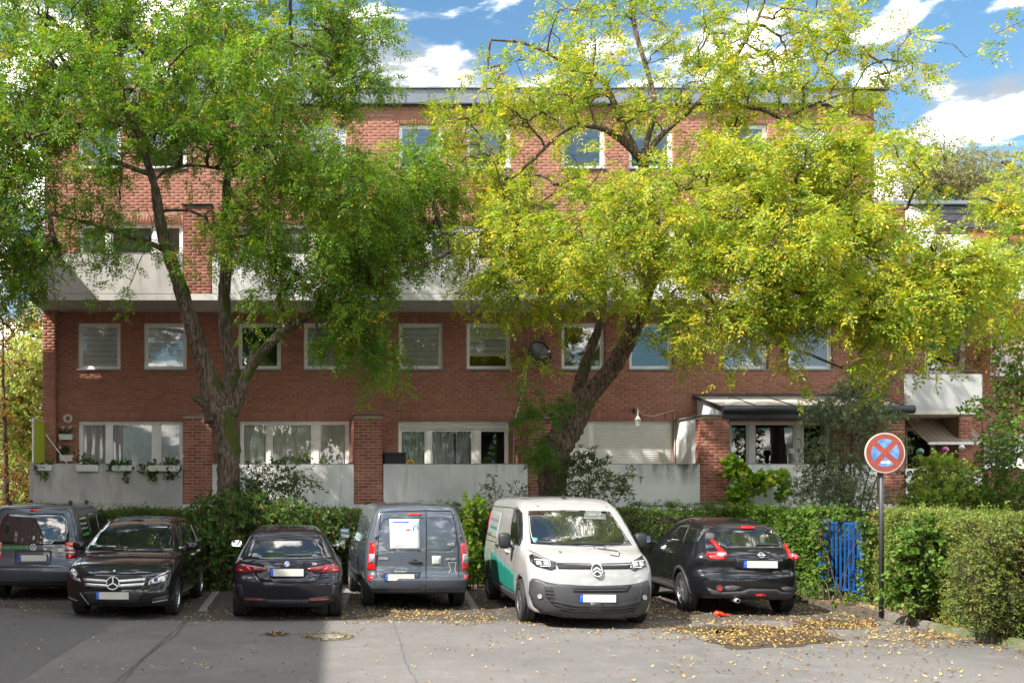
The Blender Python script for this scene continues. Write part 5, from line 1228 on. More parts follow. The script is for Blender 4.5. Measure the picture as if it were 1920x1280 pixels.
def surface_nets(sdf, lo, hi, h):
    nx, ny, nz = [int(math.ceil((hi[i] - lo[i]) / h)) + 1 for i in range(3)]
    X, Y, Z = np.meshgrid(lo[0] + h * np.arange(nx), lo[1] + h * np.arange(ny), lo[2] + h * np.arange(nz), indexing='ij')
    G = sdf(X.ravel(), Y.ravel(), Z.ravel()).reshape(nx, ny, nz)
    S = G < 0
    acc = np.zeros((nx - 1, ny - 1, nz - 1, 3)); cnt = np.zeros((nx - 1, ny - 1, nz - 1))
    corners = [(i, j, k) for i in (0, 1) for j in (0, 1) for k in (0, 1)]
    def sl(c): return G[c[0]:nx - 1 + c[0], c[1]:ny - 1 + c[1], c[2]:nz - 1 + c[2]]
    for a in corners:
        for ax in range(3):
            if a[ax] == 0:
                b = list(a); b[ax] = 1
                ga, gb = sl(a), sl(b)
                m = (ga < 0) != (gb < 0)
                t = np.where(m, ga / np.where(m, ga - gb, 1), 0)
                for q in range(3):
                    acc[..., q] += np.where(m, a[q] + (t if q == ax else 0), 0)
                cnt += m
    act = cnt > 0
    idx = -np.ones(act.shape, int); idx[act] = np.arange(act.sum())
    c = np.argwhere(act)
    V = (c + acc[act] / cnt[act][:, None]) * h + np.array(lo)
    F_ = []
    for ax in range(3):
        o = [i for i in range(3) if i != ax]
        a = [slice(1, n - 1) for n in (nx, ny, nz)]; b = list(a)
        a[ax] = slice(0, (nx, ny, nz)[ax] - 1); b[ax] = slice(1, (nx, ny, nz)[ax])
        sa, sb = S[tuple(a)], S[tuple(b)]
        loc = np.argwhere(sa != sb)
        if not len(loc): continue
        flip = sa[tuple(loc.T)]
        base = loc.copy()
        for q in o: base[:, q] += 1
        def cell(d0, d1):
            cc = base.copy(); cc[:, o[0]] -= d0; cc[:, o[1]] -= d1
            return idx[tuple(cc.T)]
        q4 = np.stack([cell(1, 1), cell(0, 1), cell(0, 0), cell(1, 0)], 1)
        fl = flip if ax != 1 else ~flip
        q4[~fl] = q4[~fl][:, ::-1]
        F_.append(q4)
    return V, np.concatenate(F_)

class Car:
    def __init__(s, name, label, cat, loc, yaw, L, W, H, sil, sect, plan, wheels, R, paint, bulge=(0.12, 0.2), crown=0.05, r=0.10, flare=0.0, step=0.036, belt=1.0, tw=0.2, group='vehicles parked in the row'):
        s.yaw = math.radians(yaw); s.loc = Vector((loc[0], loc[1], 0))
        s.root = thing(name, label, cat, s.loc, s.yaw, group)
        s.L, s.W, s.H, s.R, s.wheels = L, W, H, R, wheels
        s.P = catmull(sil, 5); s.sect = np.array(sect); s.plan = np.array(plan)
        s.bulge = bulge; s.crown = crown; s.r = r; s.flare = flare; s.belt = belt; s.tw = tw
        s.paint = paint
        hw = W + 0.12
        V, Fc = surface_nets(s.sdf, (-hw, -L / 2 - 0.1, 0.1), (hw, L / 2 + 0.1, H + 0.12), step)
        for _ in range(3):
            d, g = s.grad(V); V = V - g * np.clip(d, -0.03, 0.03)[:, None]
        s.V, s.F = V, Fc
        _, s.N = s.grad(V)
        me = bpy.data.meshes.new('body')
        me.from_pydata(V.tolist(), [], Fc.tolist())
        me.materials.append(paint); me.materials.append(M['black'])
        cen = V[Fc].mean(1)
        well = np.zeros(len(cen), bool)
        for wy in wheels:
            dd = np.hypot(cen[:, 1] - wy, cen[:, 2] - R)
            well |= (dd < R + 0.055) & (np.abs(cen[:, 0]) < s.halfw(cen[:, 1], cen[:, 2]) - 0.012)
        well |= cen[:, 2] < min(p[1] for p in sil) + 0.035
        me.polygons.foreach_set('material_index', well.astype(int)); me.polygons.foreach_set('use_smooth', np.ones(len(cen), bool))
        me.update()
        s.body = link('body', me, s.root)
        s.nrm_ok()
    def nrm_ok(s):
        p = s.V[s.F]; n = np.cross(p[:, 2] - p[:, 0], p[:, 3] - p[:, 1])
        if (n * s.N[s.F[:, 0]]).sum() < 0:
            s.F = s.F[:, ::-1].copy(); s.body.data.flip_normals()
    def halfw(s, y, z):
        w = s.W * np.interp(z, s.sect[:, 0], s.sect[:, 1]) * np.interp(y, s.plan[:, 0], s.plan[:, 1])
        if s.flare:
            for wy in s.wheels:
                dd = np.hypot(y - wy, z - s.R)
                w = w + s.flare * np.exp(-((dd - s.R - 0.03) / 0.11) ** 2)
        return w
    def sdf(s, x, y, z):
        u = np.clip(np.abs(x) / s.W, 0, 1.15)
        e = s.L / 2
        ye = y + np.where(y < 0, -s.bulge[0], s.bulge[1]) * (u ** 2.4) * np.clip((np.abs(y) - e + 1.6) / 1.4, 0, 1)
        ze = z + s.crown * u ** 2 * np.clip((z - s.belt + 0.35) / 0.4, 0, 1)
        d = poly_sdf(s.P, ye, ze)
        d = smax(d, np.abs(x) - s.halfw(y, z), s.r)
        for wy in s.wheels:
            c = np.maximum(np.hypot(y - wy, z - s.R) - (s.R + 0.045), (s.W - 0.34) - np.abs(x))
            d = np.maximum(d, -c)
        return d
    def grad(s, V, e=0.004):
        d = s.sdf(V[:, 0], V[:, 1], V[:, 2])
        g = np.stack([s.sdf(V[:, 0] + (e if k == 0 else 0), V[:, 1] + (e if k == 1 else 0), V[:, 2] + (e if k == 2 else 0)) - d for k in range(3)], 1) / e
        n = np.linalg.norm(g, axis=1); n[n < .3] = .3
        return d / n, g / n[:, None]
    def trace(s, O, D, tmax=9.0):
        t = np.zeros(len(O)); hit = np.zeros(len(O), bool)
        for _ in range(90):
            p = O + D * t[:, None]
            d = s.sdf(p[:, 0], p[:, 1], p[:, 2])
            hit |= np.abs(d) < 0.0015
            t = t + np.where(hit, 0, d * 0.7)
            t = np.minimum(t, tmax)
            if (hit | (t >= tmax)).all(): break
        return O + D * t[:, None], hit
    def to_local(s, P):
        P = np.asarray(P, float) - np.array(s.loc)
        c, q = math.cos(-s.yaw), math.sin(-s.yaw)
        return np.stack([P[..., 0] * c - P[..., 1] * q, P[..., 0] * q + P[..., 1] * c, P[..., 2]], -1)
    def px(s, pts, reg=(0, 0, 1)):
        """where photo points fall on the body: local coordinates"""
        out = []
        o = s.to_local(np.array([[0, 0, CH]]))[0]
        for a, b in pts:
            w = PX(reg[0] + a / reg[2], reg[1] + b / reg[2], 10.0)
            d = s.to_local(np.array([[w.x, w.y, w.z]]))[0] - o
            d /= np.linalg.norm(d)
            start = o + d * (np.linalg.norm(o) - s.L * 0.5 - 2.0)
            h, ok = s.trace(start[None], d[None], 9.0)
            if not ok[0]:
                # the photo point lies just past the outline: take the nearest approach
                ts = np.linspace(0, 8, 500); q = start + d * ts[:, None]
                dd = s.sdf(q[:, 0], q[:, 1], q[:, 2]); h = q[np.argmin(dd)][None]
            out.append(h[0])
        return np.array(out)
    def front_px(s, pts, reg):
        """photo points -> (x, z) for a rear or front patch"""
        return [(p[0], p[2]) for p in s.px(pts, reg)]
    def side_px(s, pts, reg): return [(p[1], p[2]) for p in s.px(pts, reg)]
    def patch(s, name, poly, view, mat, off=0.004, res=0.06, parent=None, mirror=False, label=None, smooth_edge=True, skirt=0.012, rounded=0):
        """a plate that follows the body: poly is drawn as seen from the 'rear', 'front', 'left', 'right' or 'top'"""
        if mirror:
            s.patch(name, [(-a, b) for a, b in poly][::-1] if view in ('rear', 'front', 'top') else poly, {'left': 'right', 'right': 'left'}.get(view, view), mat, off, res, parent, False, label, smooth_edge, skirt, rounded)
        if rounded: poly = catmull(poly, rounded).tolist()
        P = [np.array(p, float) for p in poly]; n = len(P)
        B = []
        for i in range(n):
            a, b = P[i], P[(i + 1) % n]; k = max(1, int(np.linalg.norm(b - a) / res))
            B += [a + (b - a) * t / k for t in range(k)]
        B = np.array(B); mn, mx = B.min(0), B.max(0)
        gx, gy = np.meshgrid(np.arange(mn[0] + res / 2, mx[0], res), np.arange(mn[1] + res / 2, mx[1], res))
        G = np.stack([gx.ravel(), gy.ravel()], 1)
        if len(G): G = G[poly_sdf(B, G[:, 0], G[:, 1]) < -res * 0.35]
        vs = [Vector(p) for p in B] + [Vector(p) for p in G]
        nb = len(B)
        r = geometry.delaunay_2d_cdt(vs, [(i, (i + 1) % nb) for i in range(nb)], [], 1, 1e-5)
        Q = np.array([[v.x, v.y] for v in r[0]]); T = [tuple(f) for f in r[2]]
        if not T: return None
        far = 4.0
        if view in ('rear', 'front'):
            sg = 1 if view == 'rear' else -1
            O = np.stack([Q[:, 0], np.full(len(Q), -sg * far), Q[:, 1]], 1); D = np.tile([0, sg, 0], (len(Q), 1)).astype(float)
        elif view in ('left', 'right'):
            sg = 1 if view == 'left' else -1
            O = np.stack([np.full(len(Q), -sg * far), Q[:, 0], Q[:, 1]], 1); D = np.tile([sg, 0, 0], (len(Q), 1)).astype(float)
        else:
            O = np.stack([Q[:, 0], Q[:, 1], np.full(len(Q), far)], 1); D = np.tile([0, 0, -1], (len(Q), 1)).astype(float)
        Hh, ok = s.trace(O, D, 2 * far)
        if not ok.all():
            # over the outline: keep the plane position, take depth from the nearest point that does land
            if ok.sum() < 3: return None
            ax = 1 if view in ('rear', 'front') else (0 if view in ('left', 'right') else 2)
            good = np.where(ok)[0]
            for i in np.where(~ok)[0]:
                j = good[np.argmin(((Q[good] - Q[i]) ** 2).sum(1))]
                Hh[i] = O[i]; Hh[i, ax] = Hh[j, ax]
        _, g = s.grad(Hh, 0.006)
        V = Hh + g * off
        fs = []
        for f in T:
            a, b, c = V[f[0]], V[f[1]], V[f[2]]
            nn = np.cross(b - a, c - a)
            fs.append(f if np.dot(nn, g[f[0]]) > 0 else f[::-1])
        from collections import Counter
        ed = Counter()
        for f in fs:
            for i in range(len(f)): ed[tuple(sorted((f[i], f[(i + 1) % len(f)])))] += 1
        m0 = len(V); low = V - g * (off + skirt)
        allv = V.tolist() + low.tolist()
        for f in list(fs):
            for i in range(len(f)):
                a, b = f[i], f[(i + 1) % len(f)]
                if ed[tuple(sorted((a, b)))] == 1: fs.append((b, a, a + m0, b + m0))
        me = bpy.data.meshes.new(name); me.from_pydata(allv, [], fs); me.materials.append(mat)
        sm = np.zeros(len(fs), bool); sm[:len(T)] = True
        me.polygons.foreach_set('use_smooth', sm); me.update()
        return link(name, me, parent or s.root, label=label)
    def lines(s, name, segs, view, mat, w=0.012, off=0.0055, closed=False, parent=None):
        """dark joint lines lying on the body, joined into one part"""
        mb = MB(); ax = {'rear': (0, 1, 0), 'front': (0, -1, 0), 'left': (1, 0, 0), 'right': (-1, 0, 0), 'top': (0, 0, -1)}[view]
        D0 = np.array(ax, float)
        for sg in segs:
            P = np.array(sg, float)
            pts = []
            m = len(P)
            for i in range(m if closed else m - 1):
                a, b = P[i], P[(i + 1) % m]; k = max(1, int(np.linalg.norm(b - a) / 0.05))
                pts += [a + (b - a) * t / k for t in range(k)]
            pts.append(P[0] if closed else P[-1]); pts = np.array(pts)
            tn = np.gradient(pts, axis=0); tn /= np.maximum(np.linalg.norm(tn, axis=1, keepdims=True), 1e-9)
            nr = np.stack([-tn[:, 1], tn[:, 0]], 1) * w / 2
            Q = np.concatenate([pts + nr, pts - nr])
            if view in ('rear', 'front'): O = np.stack([Q[:, 0], -D0[1] * 4 * np.ones(len(Q)), Q[:, 1]], 1)
            elif view in ('left', 'right'): O = np.stack([-D0[0] * 4 * np.ones(len(Q)), Q[:, 0], Q[:, 1]], 1)
            else: O = np.stack([Q[:, 0], Q[:, 1], 4 * np.ones(len(Q))], 1)
            Hh, ok = s.trace(O, np.tile(D0, (len(Q), 1)), 8.0)
            _, g = s.grad(Hh, 0.006); V = Hh + g * off; k = len(pts)
            mb.add(V.tolist(), [(i, i + 1, k + i + 1, k + i) for i in range(k - 1) if ok[i] and ok[i + 1] and ok[k + i] and ok[k + i + 1]])
        return mb.build(name, mat, parent or s.root, local=True, smooth=True)
    def shell(s, name, planes, mat, off=0.004, parent=None, label=None):
        """a piece of the body skin cut out by planes (point, normal: the normal side is cut away), standing proud of it"""
        bm = bmesh.new(); bm.from_mesh(s.body.data)
        for co, no in planes:
            bmesh.ops.bisect_plane(bm, geom=bm.verts[:] + bm.edges[:] + bm.faces[:], plane_co=co, plane_no=no, clear_outer=True, dist=1e-5)
        bmesh.ops.delete(bm, geom=[f for f in bm.faces if f.material_index == 1], context='FACES')
        if not bm.faces: bm.free(); return None
        bm.verts.ensure_lookup_table()
        V = np.array([v.co[:] for v in bm.verts]); _, g = s.grad(V, 0.006)
        edges = [e for e in bm.edges if len(e.link_faces) == 1]
        ext = bmesh.ops.extrude_edge_only(bm, edges=edges)
        newv = {v for v in ext['geom'] if isinstance(v, bmesh.types.BMVert)}
        bm.verts.ensure_lookup_table()
        for i in range(len(V)):
            bm.verts[i].co = Vector(V[i] + g[i] * off)
        sharp = [f for f in ext['geom'] if isinstance(f, bmesh.types.BMFace)]
        for f in bm.faces: f.smooth = True; f.material_index = 0
        for f in sharp: f.smooth = False
        me = bpy.data.meshes.new(name); bm.to_mesh(me); bm.free()
        me.materials.clear(); me.materials.append(mat)
        return link(name, me, parent or s.root, label=label)
    def add_wheels(s, rim_mat, spokes=5, style='alloy', tyre_w=0.205, inset=0.03, steer=0):
        R = s.R; rr = R * 0.66
        base = None
        for wy in s.wheels:
            for sd in (-1, 1):
                xc = sd * (s.W - inset - tyre_w / 2)
                st = math.radians(steer) if wy > 0 else 0
                w = MB(); t = tyre_w / 2
                w.lathe([(rr * .97, -t * .8), (R * .82, -t * 1.02), (R * .95, -t * .98), (R * .99, -t * .8), (R, -t * .4), (R * .985, -t * .35), (R, -t * .3), (R, 0), (R, t * .3), (R * .985, t * .35), (R, t * .4), (R * .99, t * .8), (R * .95, t * .98), (R * .82, t * 1.02), (rr * .97, t * .8)], 40, 'x')
                wo = w.build('wheel', M['tyre'], s.root, smooth=True, local=True)
                wo.location = (xc, wy, R); wo.rotation_euler = (0, 0, st + (math.pi if sd < 0 else 0))
                r = MB()
                r.lathe([(rr, t * .8), (rr * .95, t * .82), (rr * .92, t * .55), (rr * .9, -t * .6), (0.001, -t * .6)], 32, 'x')
                r.build('barrel', M['rim_dark'], wo, smooth=True, local=True)
                q = MB()
                q.lathe([(rr * 1.0, t * .84), (rr * .93, t * .88), (rr * .90, t * .72)], 32, 'x')
                q.lathe([(0.001, t * .86), (0.05, t * .86), (0.065, t * .72), (0.065, t * .3)], 20, 'x')
                for k in range(spokes):
                    for dd in ((-0.12, 0.12) if style == 'alloy' else (0.0,)):
                        a0 = 2 * math.pi * k / spokes; a1 = a0 + dd
                        w0, w1 = (0.022, 0.03) if style == 'alloy' else (0.05, 0.07)
                        def pt(rad, a, off_, x): return (x, rad * math.cos(a) - off_ * math.sin(a), rad * math.sin(a) + off_ * math.cos(a))
                        vs = [pt(0.05, a1, -w0, t * .78), pt(0.05, a1, w0, t * .78), pt(rr * .93, a1, w1 * .6, t * .8), pt(rr * .93, a1, -w1 * .6, t * .8),
                              pt(0.05, a1, -w0, t * .5), pt(0.05, a1, w0, t * .5), pt(rr * .93, a1, w1 * .6, t * .6), pt(rr * .93, a1, -w1 * .6, t * .6)]
                        q.add(vs, [(0, 3, 2, 1), (0, 4, 7, 3), (1, 2, 6, 5), (2, 3, 7, 6), (0, 1, 5, 4)])
                q.build('rim', rim_mat, wo, local=True)
    def mirror_cap(s, x, y, z, mat, sx=0.1, sy=0.07, sz=0.08, view='rear'):
        for sd in (-1, 1):
            mb = MB(); n, m = 16, 10
            vs = []
            for i in range(m + 1):
                ph = math.pi * i / m
                for j in range(n):
                    th = 2 * math.pi * j / n
                    c = lambda v: math.copysign(abs(v) ** 0.62, v)
                    vs.append((c(math.sin(ph) * math.cos(th)) * sx, c(math.sin(ph) * math.sin(th)) * sy, c(math.cos(ph)) * sz))
            mb.add(vs, [(i * n + j, (i + 1) * n + j, (i + 1) * n + (j + 1) % n, i * n + (j + 1) % n) for i in range(m) for j in range(n)])
            o = mb.build('wing_mirror', mat, s.root, smooth=True, local=True)
            o.location = (sd * x, y, z); o.rotation_euler = (0, 0, sd * -0.12)
            g = MB(); g.bev(-sx * .82, sx * .82, -sy - 0.004, -sy * 0.7, -sz * .78, sz * .78, 0.012).build('mirror_glass', M['mirror'], o, local=True)
            st = MB(); st.tube([(-sd * sx * .7, 0, -sz * .6), (-sd * (x - s.halfw(np.array([y]), np.array([z - .06]))[0] + 0.06), 0.03, -sz * 1.0)], [0.028, 0.034], 8).build('mirror_arm', M['plastic'], o, local=True)
    def plate(s, cx, cz, view, w=0.52, h=0.112, y=None):
        """number plate, left blank, with its blue band; stands flat on a holder"""
        sg = -1 if view == 'rear' else 1
        O = np.array([[cx, sg * 4.0, cz + dz] for dz in (-h / 2, h / 2)]); p, ok = s.trace(O, np.tile([0, -sg, 0.0], (2, 1)), 8)
        y0 = (max(abs(p[0][1]), abs(p[1][1])) + 0.012) * sg if y is None else y
        mb = MB(); a, b = sorted((y0, y0 - sg * 0.03))
        mb.bev(cx - w / 2 - .012, cx + w / 2 + .012, a, b, cz - h / 2 - .012, cz + h / 2 + .012, 0.005)
        hold = mb.build('number_plate', M['plastic'], s.root, local=True)
        a, b = sorted((y0, y0 + sg * 0.006))
        left = -1 if view == 'rear' else 1
        bw = 0.045
        xs = sorted((cx + left * w / 2, cx + left * (w / 2 - bw))); MB().box(xs[0], xs[1], a, b, cz - h / 2, cz + h / 2).build('blue_band', M['eu_blue'], hold, local=True)
        xs = sorted((cx + left * (w / 2 - bw - .002), cx - left * w / 2)); MB().box(xs[0], xs[1], a, b, cz - h / 2, cz + h / 2).build('plate_face', M['plate'], hold, local=True)
        st = MB(); xb = cx + left * (w / 2 - bw / 2); yy = y0 + sg * 0.008
        for k in range(12):
            t = 2 * math.pi * k / 12; c0, c1 = xb + 0.011 * math.cos(t), cz + 0.02 + 0.011 * math.sin(t)
            st.box(c0 - .0016, c0 + .0016, min(yy, y0), max(yy, y0), c1 - .0016, c1 + .0016)
        st.build('star_ring', M['plate'], hold, local=True)
        return y0
    def at_view(s, x, z, view, off=0.006):
        sg = -1 if view == 'rear' else 1
        p, ok = s.trace(np.array([[x, sg * 4.0, z]]), np.array([[0, -sg, 0.0]]), 8)
        _, g = s.grad(p, 0.01)
        return Vector(p[0] + g[0] * off), Vector(g[0])
    def decal(s, name, vs, fs, x, z, view, mat, off=0.006, parent=None, depth=None, label=None):
        """a flat emblem or lettering, drawn in (x right, z up) as the viewer reads it, laid on the body at (x, z)"""
        p, g = s.at_view(x, z, view, off)
        right = Vector((1, 0, 0)) if view == 'rear' else Vector((-1, 0, 0))
        right = (right - g * right.dot(g)).normalized(); up = g.cross(right).normalized()
        if up.z < 0: up = -up
        V = [p + right * v[0] + up * v[2] - g * v[1] for v in vs]
        mb = MB(); mb.add(V, fs)
        return mb.build(name, mat, parent or s.root, local=True, label=label)

def paint(name, col, metal=0.35, rough=0.35, flake=0.0):
    m = material(name, col, rough, metal, 0.08, coat=1.0)
    return m
M['tyre'] = material('tyre rubber', (0.016, 0.016, 0.017), 0.75, var=0.3, vscale=12)
M['rim_dark'] = material('dark wheel barrel', (0.02, 0.02, 0.022), 0.5, 0.5)
M['alloy'] = material('silver alloy', (0.55, 0.56, 0.58), 0.25, 0.9)
M['steel'] = material('grey steel wheel', (0.12, 0.12, 0.125), 0.45, 0.5)
M['chrome'] = material('bright chrome', (0.58, 0.58, 0.57), 0.22, 0.55)
M['mirror'] = material('mirror glass', (0.85, 0.87, 0.9), 0.02, 1.0)
M['plastic'] = material('dark grey plastic', (0.017, 0.018, 0.020), 0.55, var=0.1)
M['plastic_grey'] = material('mid grey bumper plastic', (0.036, 0.037, 0.041), 0.5, var=0.1)
M['car_glass'] = material('tinted car glass', (0.010, 0.013, 0.014), 0.015, 0.0, 0.9, coat=1.0)
M['eu_blue'] = material('plate blue', (0.01, 0.10, 0.55), 0.4)
M['plate'] = material('plate cream', (0.56, 0.54, 0.50), 0.5)
M['red_lens'] = material('red lamp lens', (0.55, 0.008, 0.012), 0.12, 0, 0.6, coat=1.0)
M['dark_red_lens'] = material('dark red lamp lens', (0.16, 0.006, 0.01), 0.1, 0, 0.6, coat=1.0)
M['orange_lens'] = material('orange lamp lens', (0.8, 0.22, 0.02), 0.15, coat=1.0)
M['clear_lens'] = material('clear lamp lens', (0.5, 0.52, 0.55), 0.1, 0.4, 0.7, coat=1.0)
M['lamp_dark'] = material('smoked headlamp', (0.03, 0.032, 0.036), 0.06, 0.3, 0.9, coat=1.0)
M['white_sticker'] = material('white sticker film', (0.5, 0.5, 0.49), 0.45)
M['gap'] = material('shadowy joint', (0.006, 0.006, 0.007), 0.9)

def ring(r0, r1, n=28, y=0.004):
    vs, fs = [], []
    for k in range(n):
        a = 2 * math.pi * k / n
        for r, yy in ((r0, -y), (r1, -y), (r1, y), (r0, y)): vs.append((r * math.cos(a), yy, r * math.sin(a)))
    for k in range(n):
        j = (k + 1) % n
        for q in range(4): fs.append((4 * k + q, 4 * j + q, 4 * j + (q + 1) % 4, 4 * k + (q + 1) % 4))
    return vs, fs
def disc(r, n=28, y=-0.003, rx=None):
    rx = rx or r
    return [(0, y, 0)] + [(rx * math.cos(2 * math.pi * k / n), y, r * math.sin(2 * math.pi * k / n)) for k in range(n)], [(0, 1 + k, 1 + (k + 1) % n) for k in range(n)]
def bars(segs, w, y=-0.005, th=0.004):
    """thick strokes between (x, z) points"""
    vs, fs = [], []
    for (x0, z0), (x1, z1) in segs:
        d = Vector((x1 - x0, z1 - z0)); d.normalize(); n = Vector((-d.y, d.x)) * w / 2
        b = len(vs)
        for yy in (y, y + th):
            vs += [(x0 + n.x, yy, z0 + n.y), (x1 + n.x, yy, z1 + n.y), (x1 - n.x, yy, z1 - n.y), (x0 - n.x, yy, z0 - n.y)]
        fs += [tuple(b + i for i in q) for q in ((0, 1, 2, 3), (7, 6, 5, 4), (0, 4, 5, 1), (1, 5, 6, 2), (2, 6, 7, 3), (3, 7, 4, 0))]
    return vs, fs
def fan(r, a0, a1, n=8, y=-0.004):
    return [(0, y, 0)] + [(r * math.cos(a0 + (a1 - a0) * k / n), y, r * math.sin(a0 + (a1 - a0) * k / n)) for k in range(n + 1)], [(0, 1 + k, 2 + k) for k in range(n)]
FLEET = []
RA, RB, RC, RD = (0, 900, 4.571), (0, 920, 9.143), (400, 900, 3.84), (680, 940, 9.6)
RE, RF = (860, 900, 4.267), (1180, 920, 4.266)
def sym(pts):
    """close a right half-outline (x, z) with its mirror image"""
    return pts + [(-x, z) for x, z in reversed(pts) if abs(x) > 1e-4]
def rect(x0, x1, z0, z1): return [(x0, z0), (x1, z0), (x1, z1), (x0, z1)]
def cutz(z0, z1): return [((0, 0, z0), (0, 0, -1)), ((0, 0, z1), (0, 0, 1))]
def sidewin(car, polys, mat=None, off=0.006):
    for p in polys: car.patch('side_window', p, 'right', mat or M['car_glass'], off, 0.08, mirror=True)

# --- grey-blue panel van at the left edge, seen from behind
def caddy():
    pt = paint('slate grey paint', (0.085, 0.092, 0.108), 0.3)
    c = Car('parked_van', 'slate grey van with green web address on its tailgate, leftmost in the row', 'van', (-4.50, 20.72), 0, 4.41, 0.897, 1.83,
            [(-1.95, .26), (-2.14, .34), (-2.2, .5), (-2.18, .68), (-2.13, .8), (-2.11, 1.1), (-2.03, 1.55), (-1.97, 1.73), (-1.86, 1.79), (-1, 1.83), (.1, 1.81), (.55, 1.72), (1.2, 1.2), (1.36, 1.12), (1.9, .98), (2.12, .8), (2.2, .55), (2.17, .3), (2.0, .22)],
            [(.2, .93), (.5, .985), (.8, 1.0), (1.05, .985), (1.15, .965), (1.8, .80)], [(-2.2, .955), (-1.9, .985), (0, 1), (1.5, .98), (2.2, .86)],
            (-1.35, 1.33), .315, pt, (.07, .25), .05, .12)
    f = lambda p, r=RB: c.front_px(p, r)
    win = [(.01, 1.625)] + [(.52, 1.62), (.60, 1.54), (.655, 1.30), (.655, 1.10), (.62, 1.055), (.01, 1.04)]
    c.patch('rear_window', sym([(x if x > .05 else 0, z) for x, z in win]), 'rear', M['car_glass'], .006)
    c.lines('panel_gap', [[(-.78, .62), (-.80, .9), (-.78, 1.15), (-.68, 1.62), (-.60, 1.70), (0, 1.73), (.60, 1.70), (.68, 1.62), (.78, 1.15), (.80, .9), (.78, .62)], [(-.8, .64), (.8, .64)]], 'rear', M['gap'])
    c.patch('brake_light', rect(-.08, .08, 1.66, 1.70), 'rear', M['red_lens'], .012)
    for L in (f([(560, 530), (636, 530), (650, 600), (650, 664), (566, 672)], RA),):
        for mir in (1, -1):
            P = [(x * mir, z) for x, z in L]
            o = c.patch('tail_light', P, 'rear', M['red_lens'], .014, skirt=.03)
            x0, x1 = min(p[0] for p in P), max(p[0] for p in P); z0, z1 = min(p[1] for p in P), max(p[1] for p in P); h = z1 - z0
            c.patch('reversing_lamp', rect(x0 + .015, x1 - .02, z0 + .52 * h, z0 + .66 * h), 'rear', M['clear_lens'], .018, parent=o)
            c.patch('reversing_lamp', rect(x0 + .015, x1 - .02, z0 + .30 * h, z0 + .43 * h), 'rear', M['clear_lens'], .018, parent=o)
            c.patch('indicator_lamp', rect(x0 + .04, x1 - .04, z0 + .78 * h, z0 + .92 * h), 'rear', M['orange_lens'], .018, parent=o)
    px_ = f([(95, 580), (385, 580), (385, 680), (95, 680)], RA)
    c.lines('plate_surround', [[(-.33, .93), (.33, .93)], [(-.33, .92), (-.32, .70), (.32, .70), (.33, .92)]], 'rear', M['plastic'], .03, .02)
    c.plate(0.0, .80, 'rear')
    c.patch('rear_bumper', rect(-.80, .80, .36, .60), 'rear', paint('bumper slate plastic', (0.055, 0.06, 0.075), 0, .45), .02, skirt=.03)
    # round emblem: ring, v over w
    for nm, (vs, fs) in (('emblem', ring(.052, .062)), ('emblem', bars([((-.030, .040), (-.008, .004)), ((.030, .040), (.008, .004)), ((-.008, .004), (0, .02)), ((.008, .004), (0, .02)), ((-.050, .012), (-.024, -.044)), ((-.024, -.044), (0, .0)), ((0, .0), (.024, -.044)), ((.024, -.044), (.050, .012))], .010))):
        c.decal(nm, vs, fs, 0, 1.0, 'rear', M['chrome'], .01)
    vs, fs = text_mesh('n-saalen.fahrerweb.de', .082, bold=.001, align='RIGHT')
    c.decal('web_address', vs, fs, -.085, .995, 'rear', material('green lettering', (0.04, 0.42, 0.06), .5), .008)
    # side glazing with window lettering
    sw = [(-1.62, 1.14), (-1.78, 1.20), (-1.72, 1.60), (-1.02, 1.62), (-.98, 1.12)]
    c.patch('side_window', sw, 'right', M['car_glass'], .008, mirror=True)
    sidewin(c, [[(-.82, 1.14), (-.84, 1.6), (.02, 1.6), (.0, 1.14)], [(.12, 1.16), (.12, 1.58), (.42, 1.56), (.98, 1.24), (.95, 1.18)]])
    rng = random.Random(4); white = MB(); green = MB()
    for k, z in enumerate((1.53, 1.43, 1.34, 1.22)):
        y = -1.68
        tgt = green if k == 3 else white; h = .075 if k == 3 else .045
        while y < -1.1:
            w = rng.uniform(.018, .03)
            p, ok = c.trace(np.array([[4, y, z]]), np.array([[-1.0, 0, 0]])); x = p[0][0] + .015
            hh = h * rng.choice((.6, .65, 1))
            tgt.box(x - .004, x, y, y + w, z - h / 2, z - h / 2 + hh)
            y += w + rng.choice((.008, .008, .008, .03))
    white.build('window_lettering', M['white_sticker'], c.root, local=True, kind='stuff')
    green.build('window_lettering', material('green window lettering', (0.03, 0.5, 0.05), .5), c.root, local=True, kind='stuff')
    c.lines('panel_gap', [[(-.93, .45), (-.95, 1.7)], [(.06, .4), (.05, 1.68)], [(-1.55, 1.05), (-.95, 1.05), (1.1, 1.04)]], 'right', M['gap'])
    for y in (-1.55, .1): 
        for sx in (-.58, .58): MB().bev(sx - .035, sx + .035, y - .06, y + .06, 1.78, 1.87, .02).build('roof_mount', M['plastic'], c.root, local=True)
    c.patch('door_handle', rect(-.90, -.72, .98, 1.02), 'right', M['plastic'], .03, mirror=True)
    c.add_wheels(M['steel'], 5)
    c.mirror_cap(1.0, 1.0, 1.15, M['plastic'], .1, .08, .1)
    return c
FLEET.append(caddy())

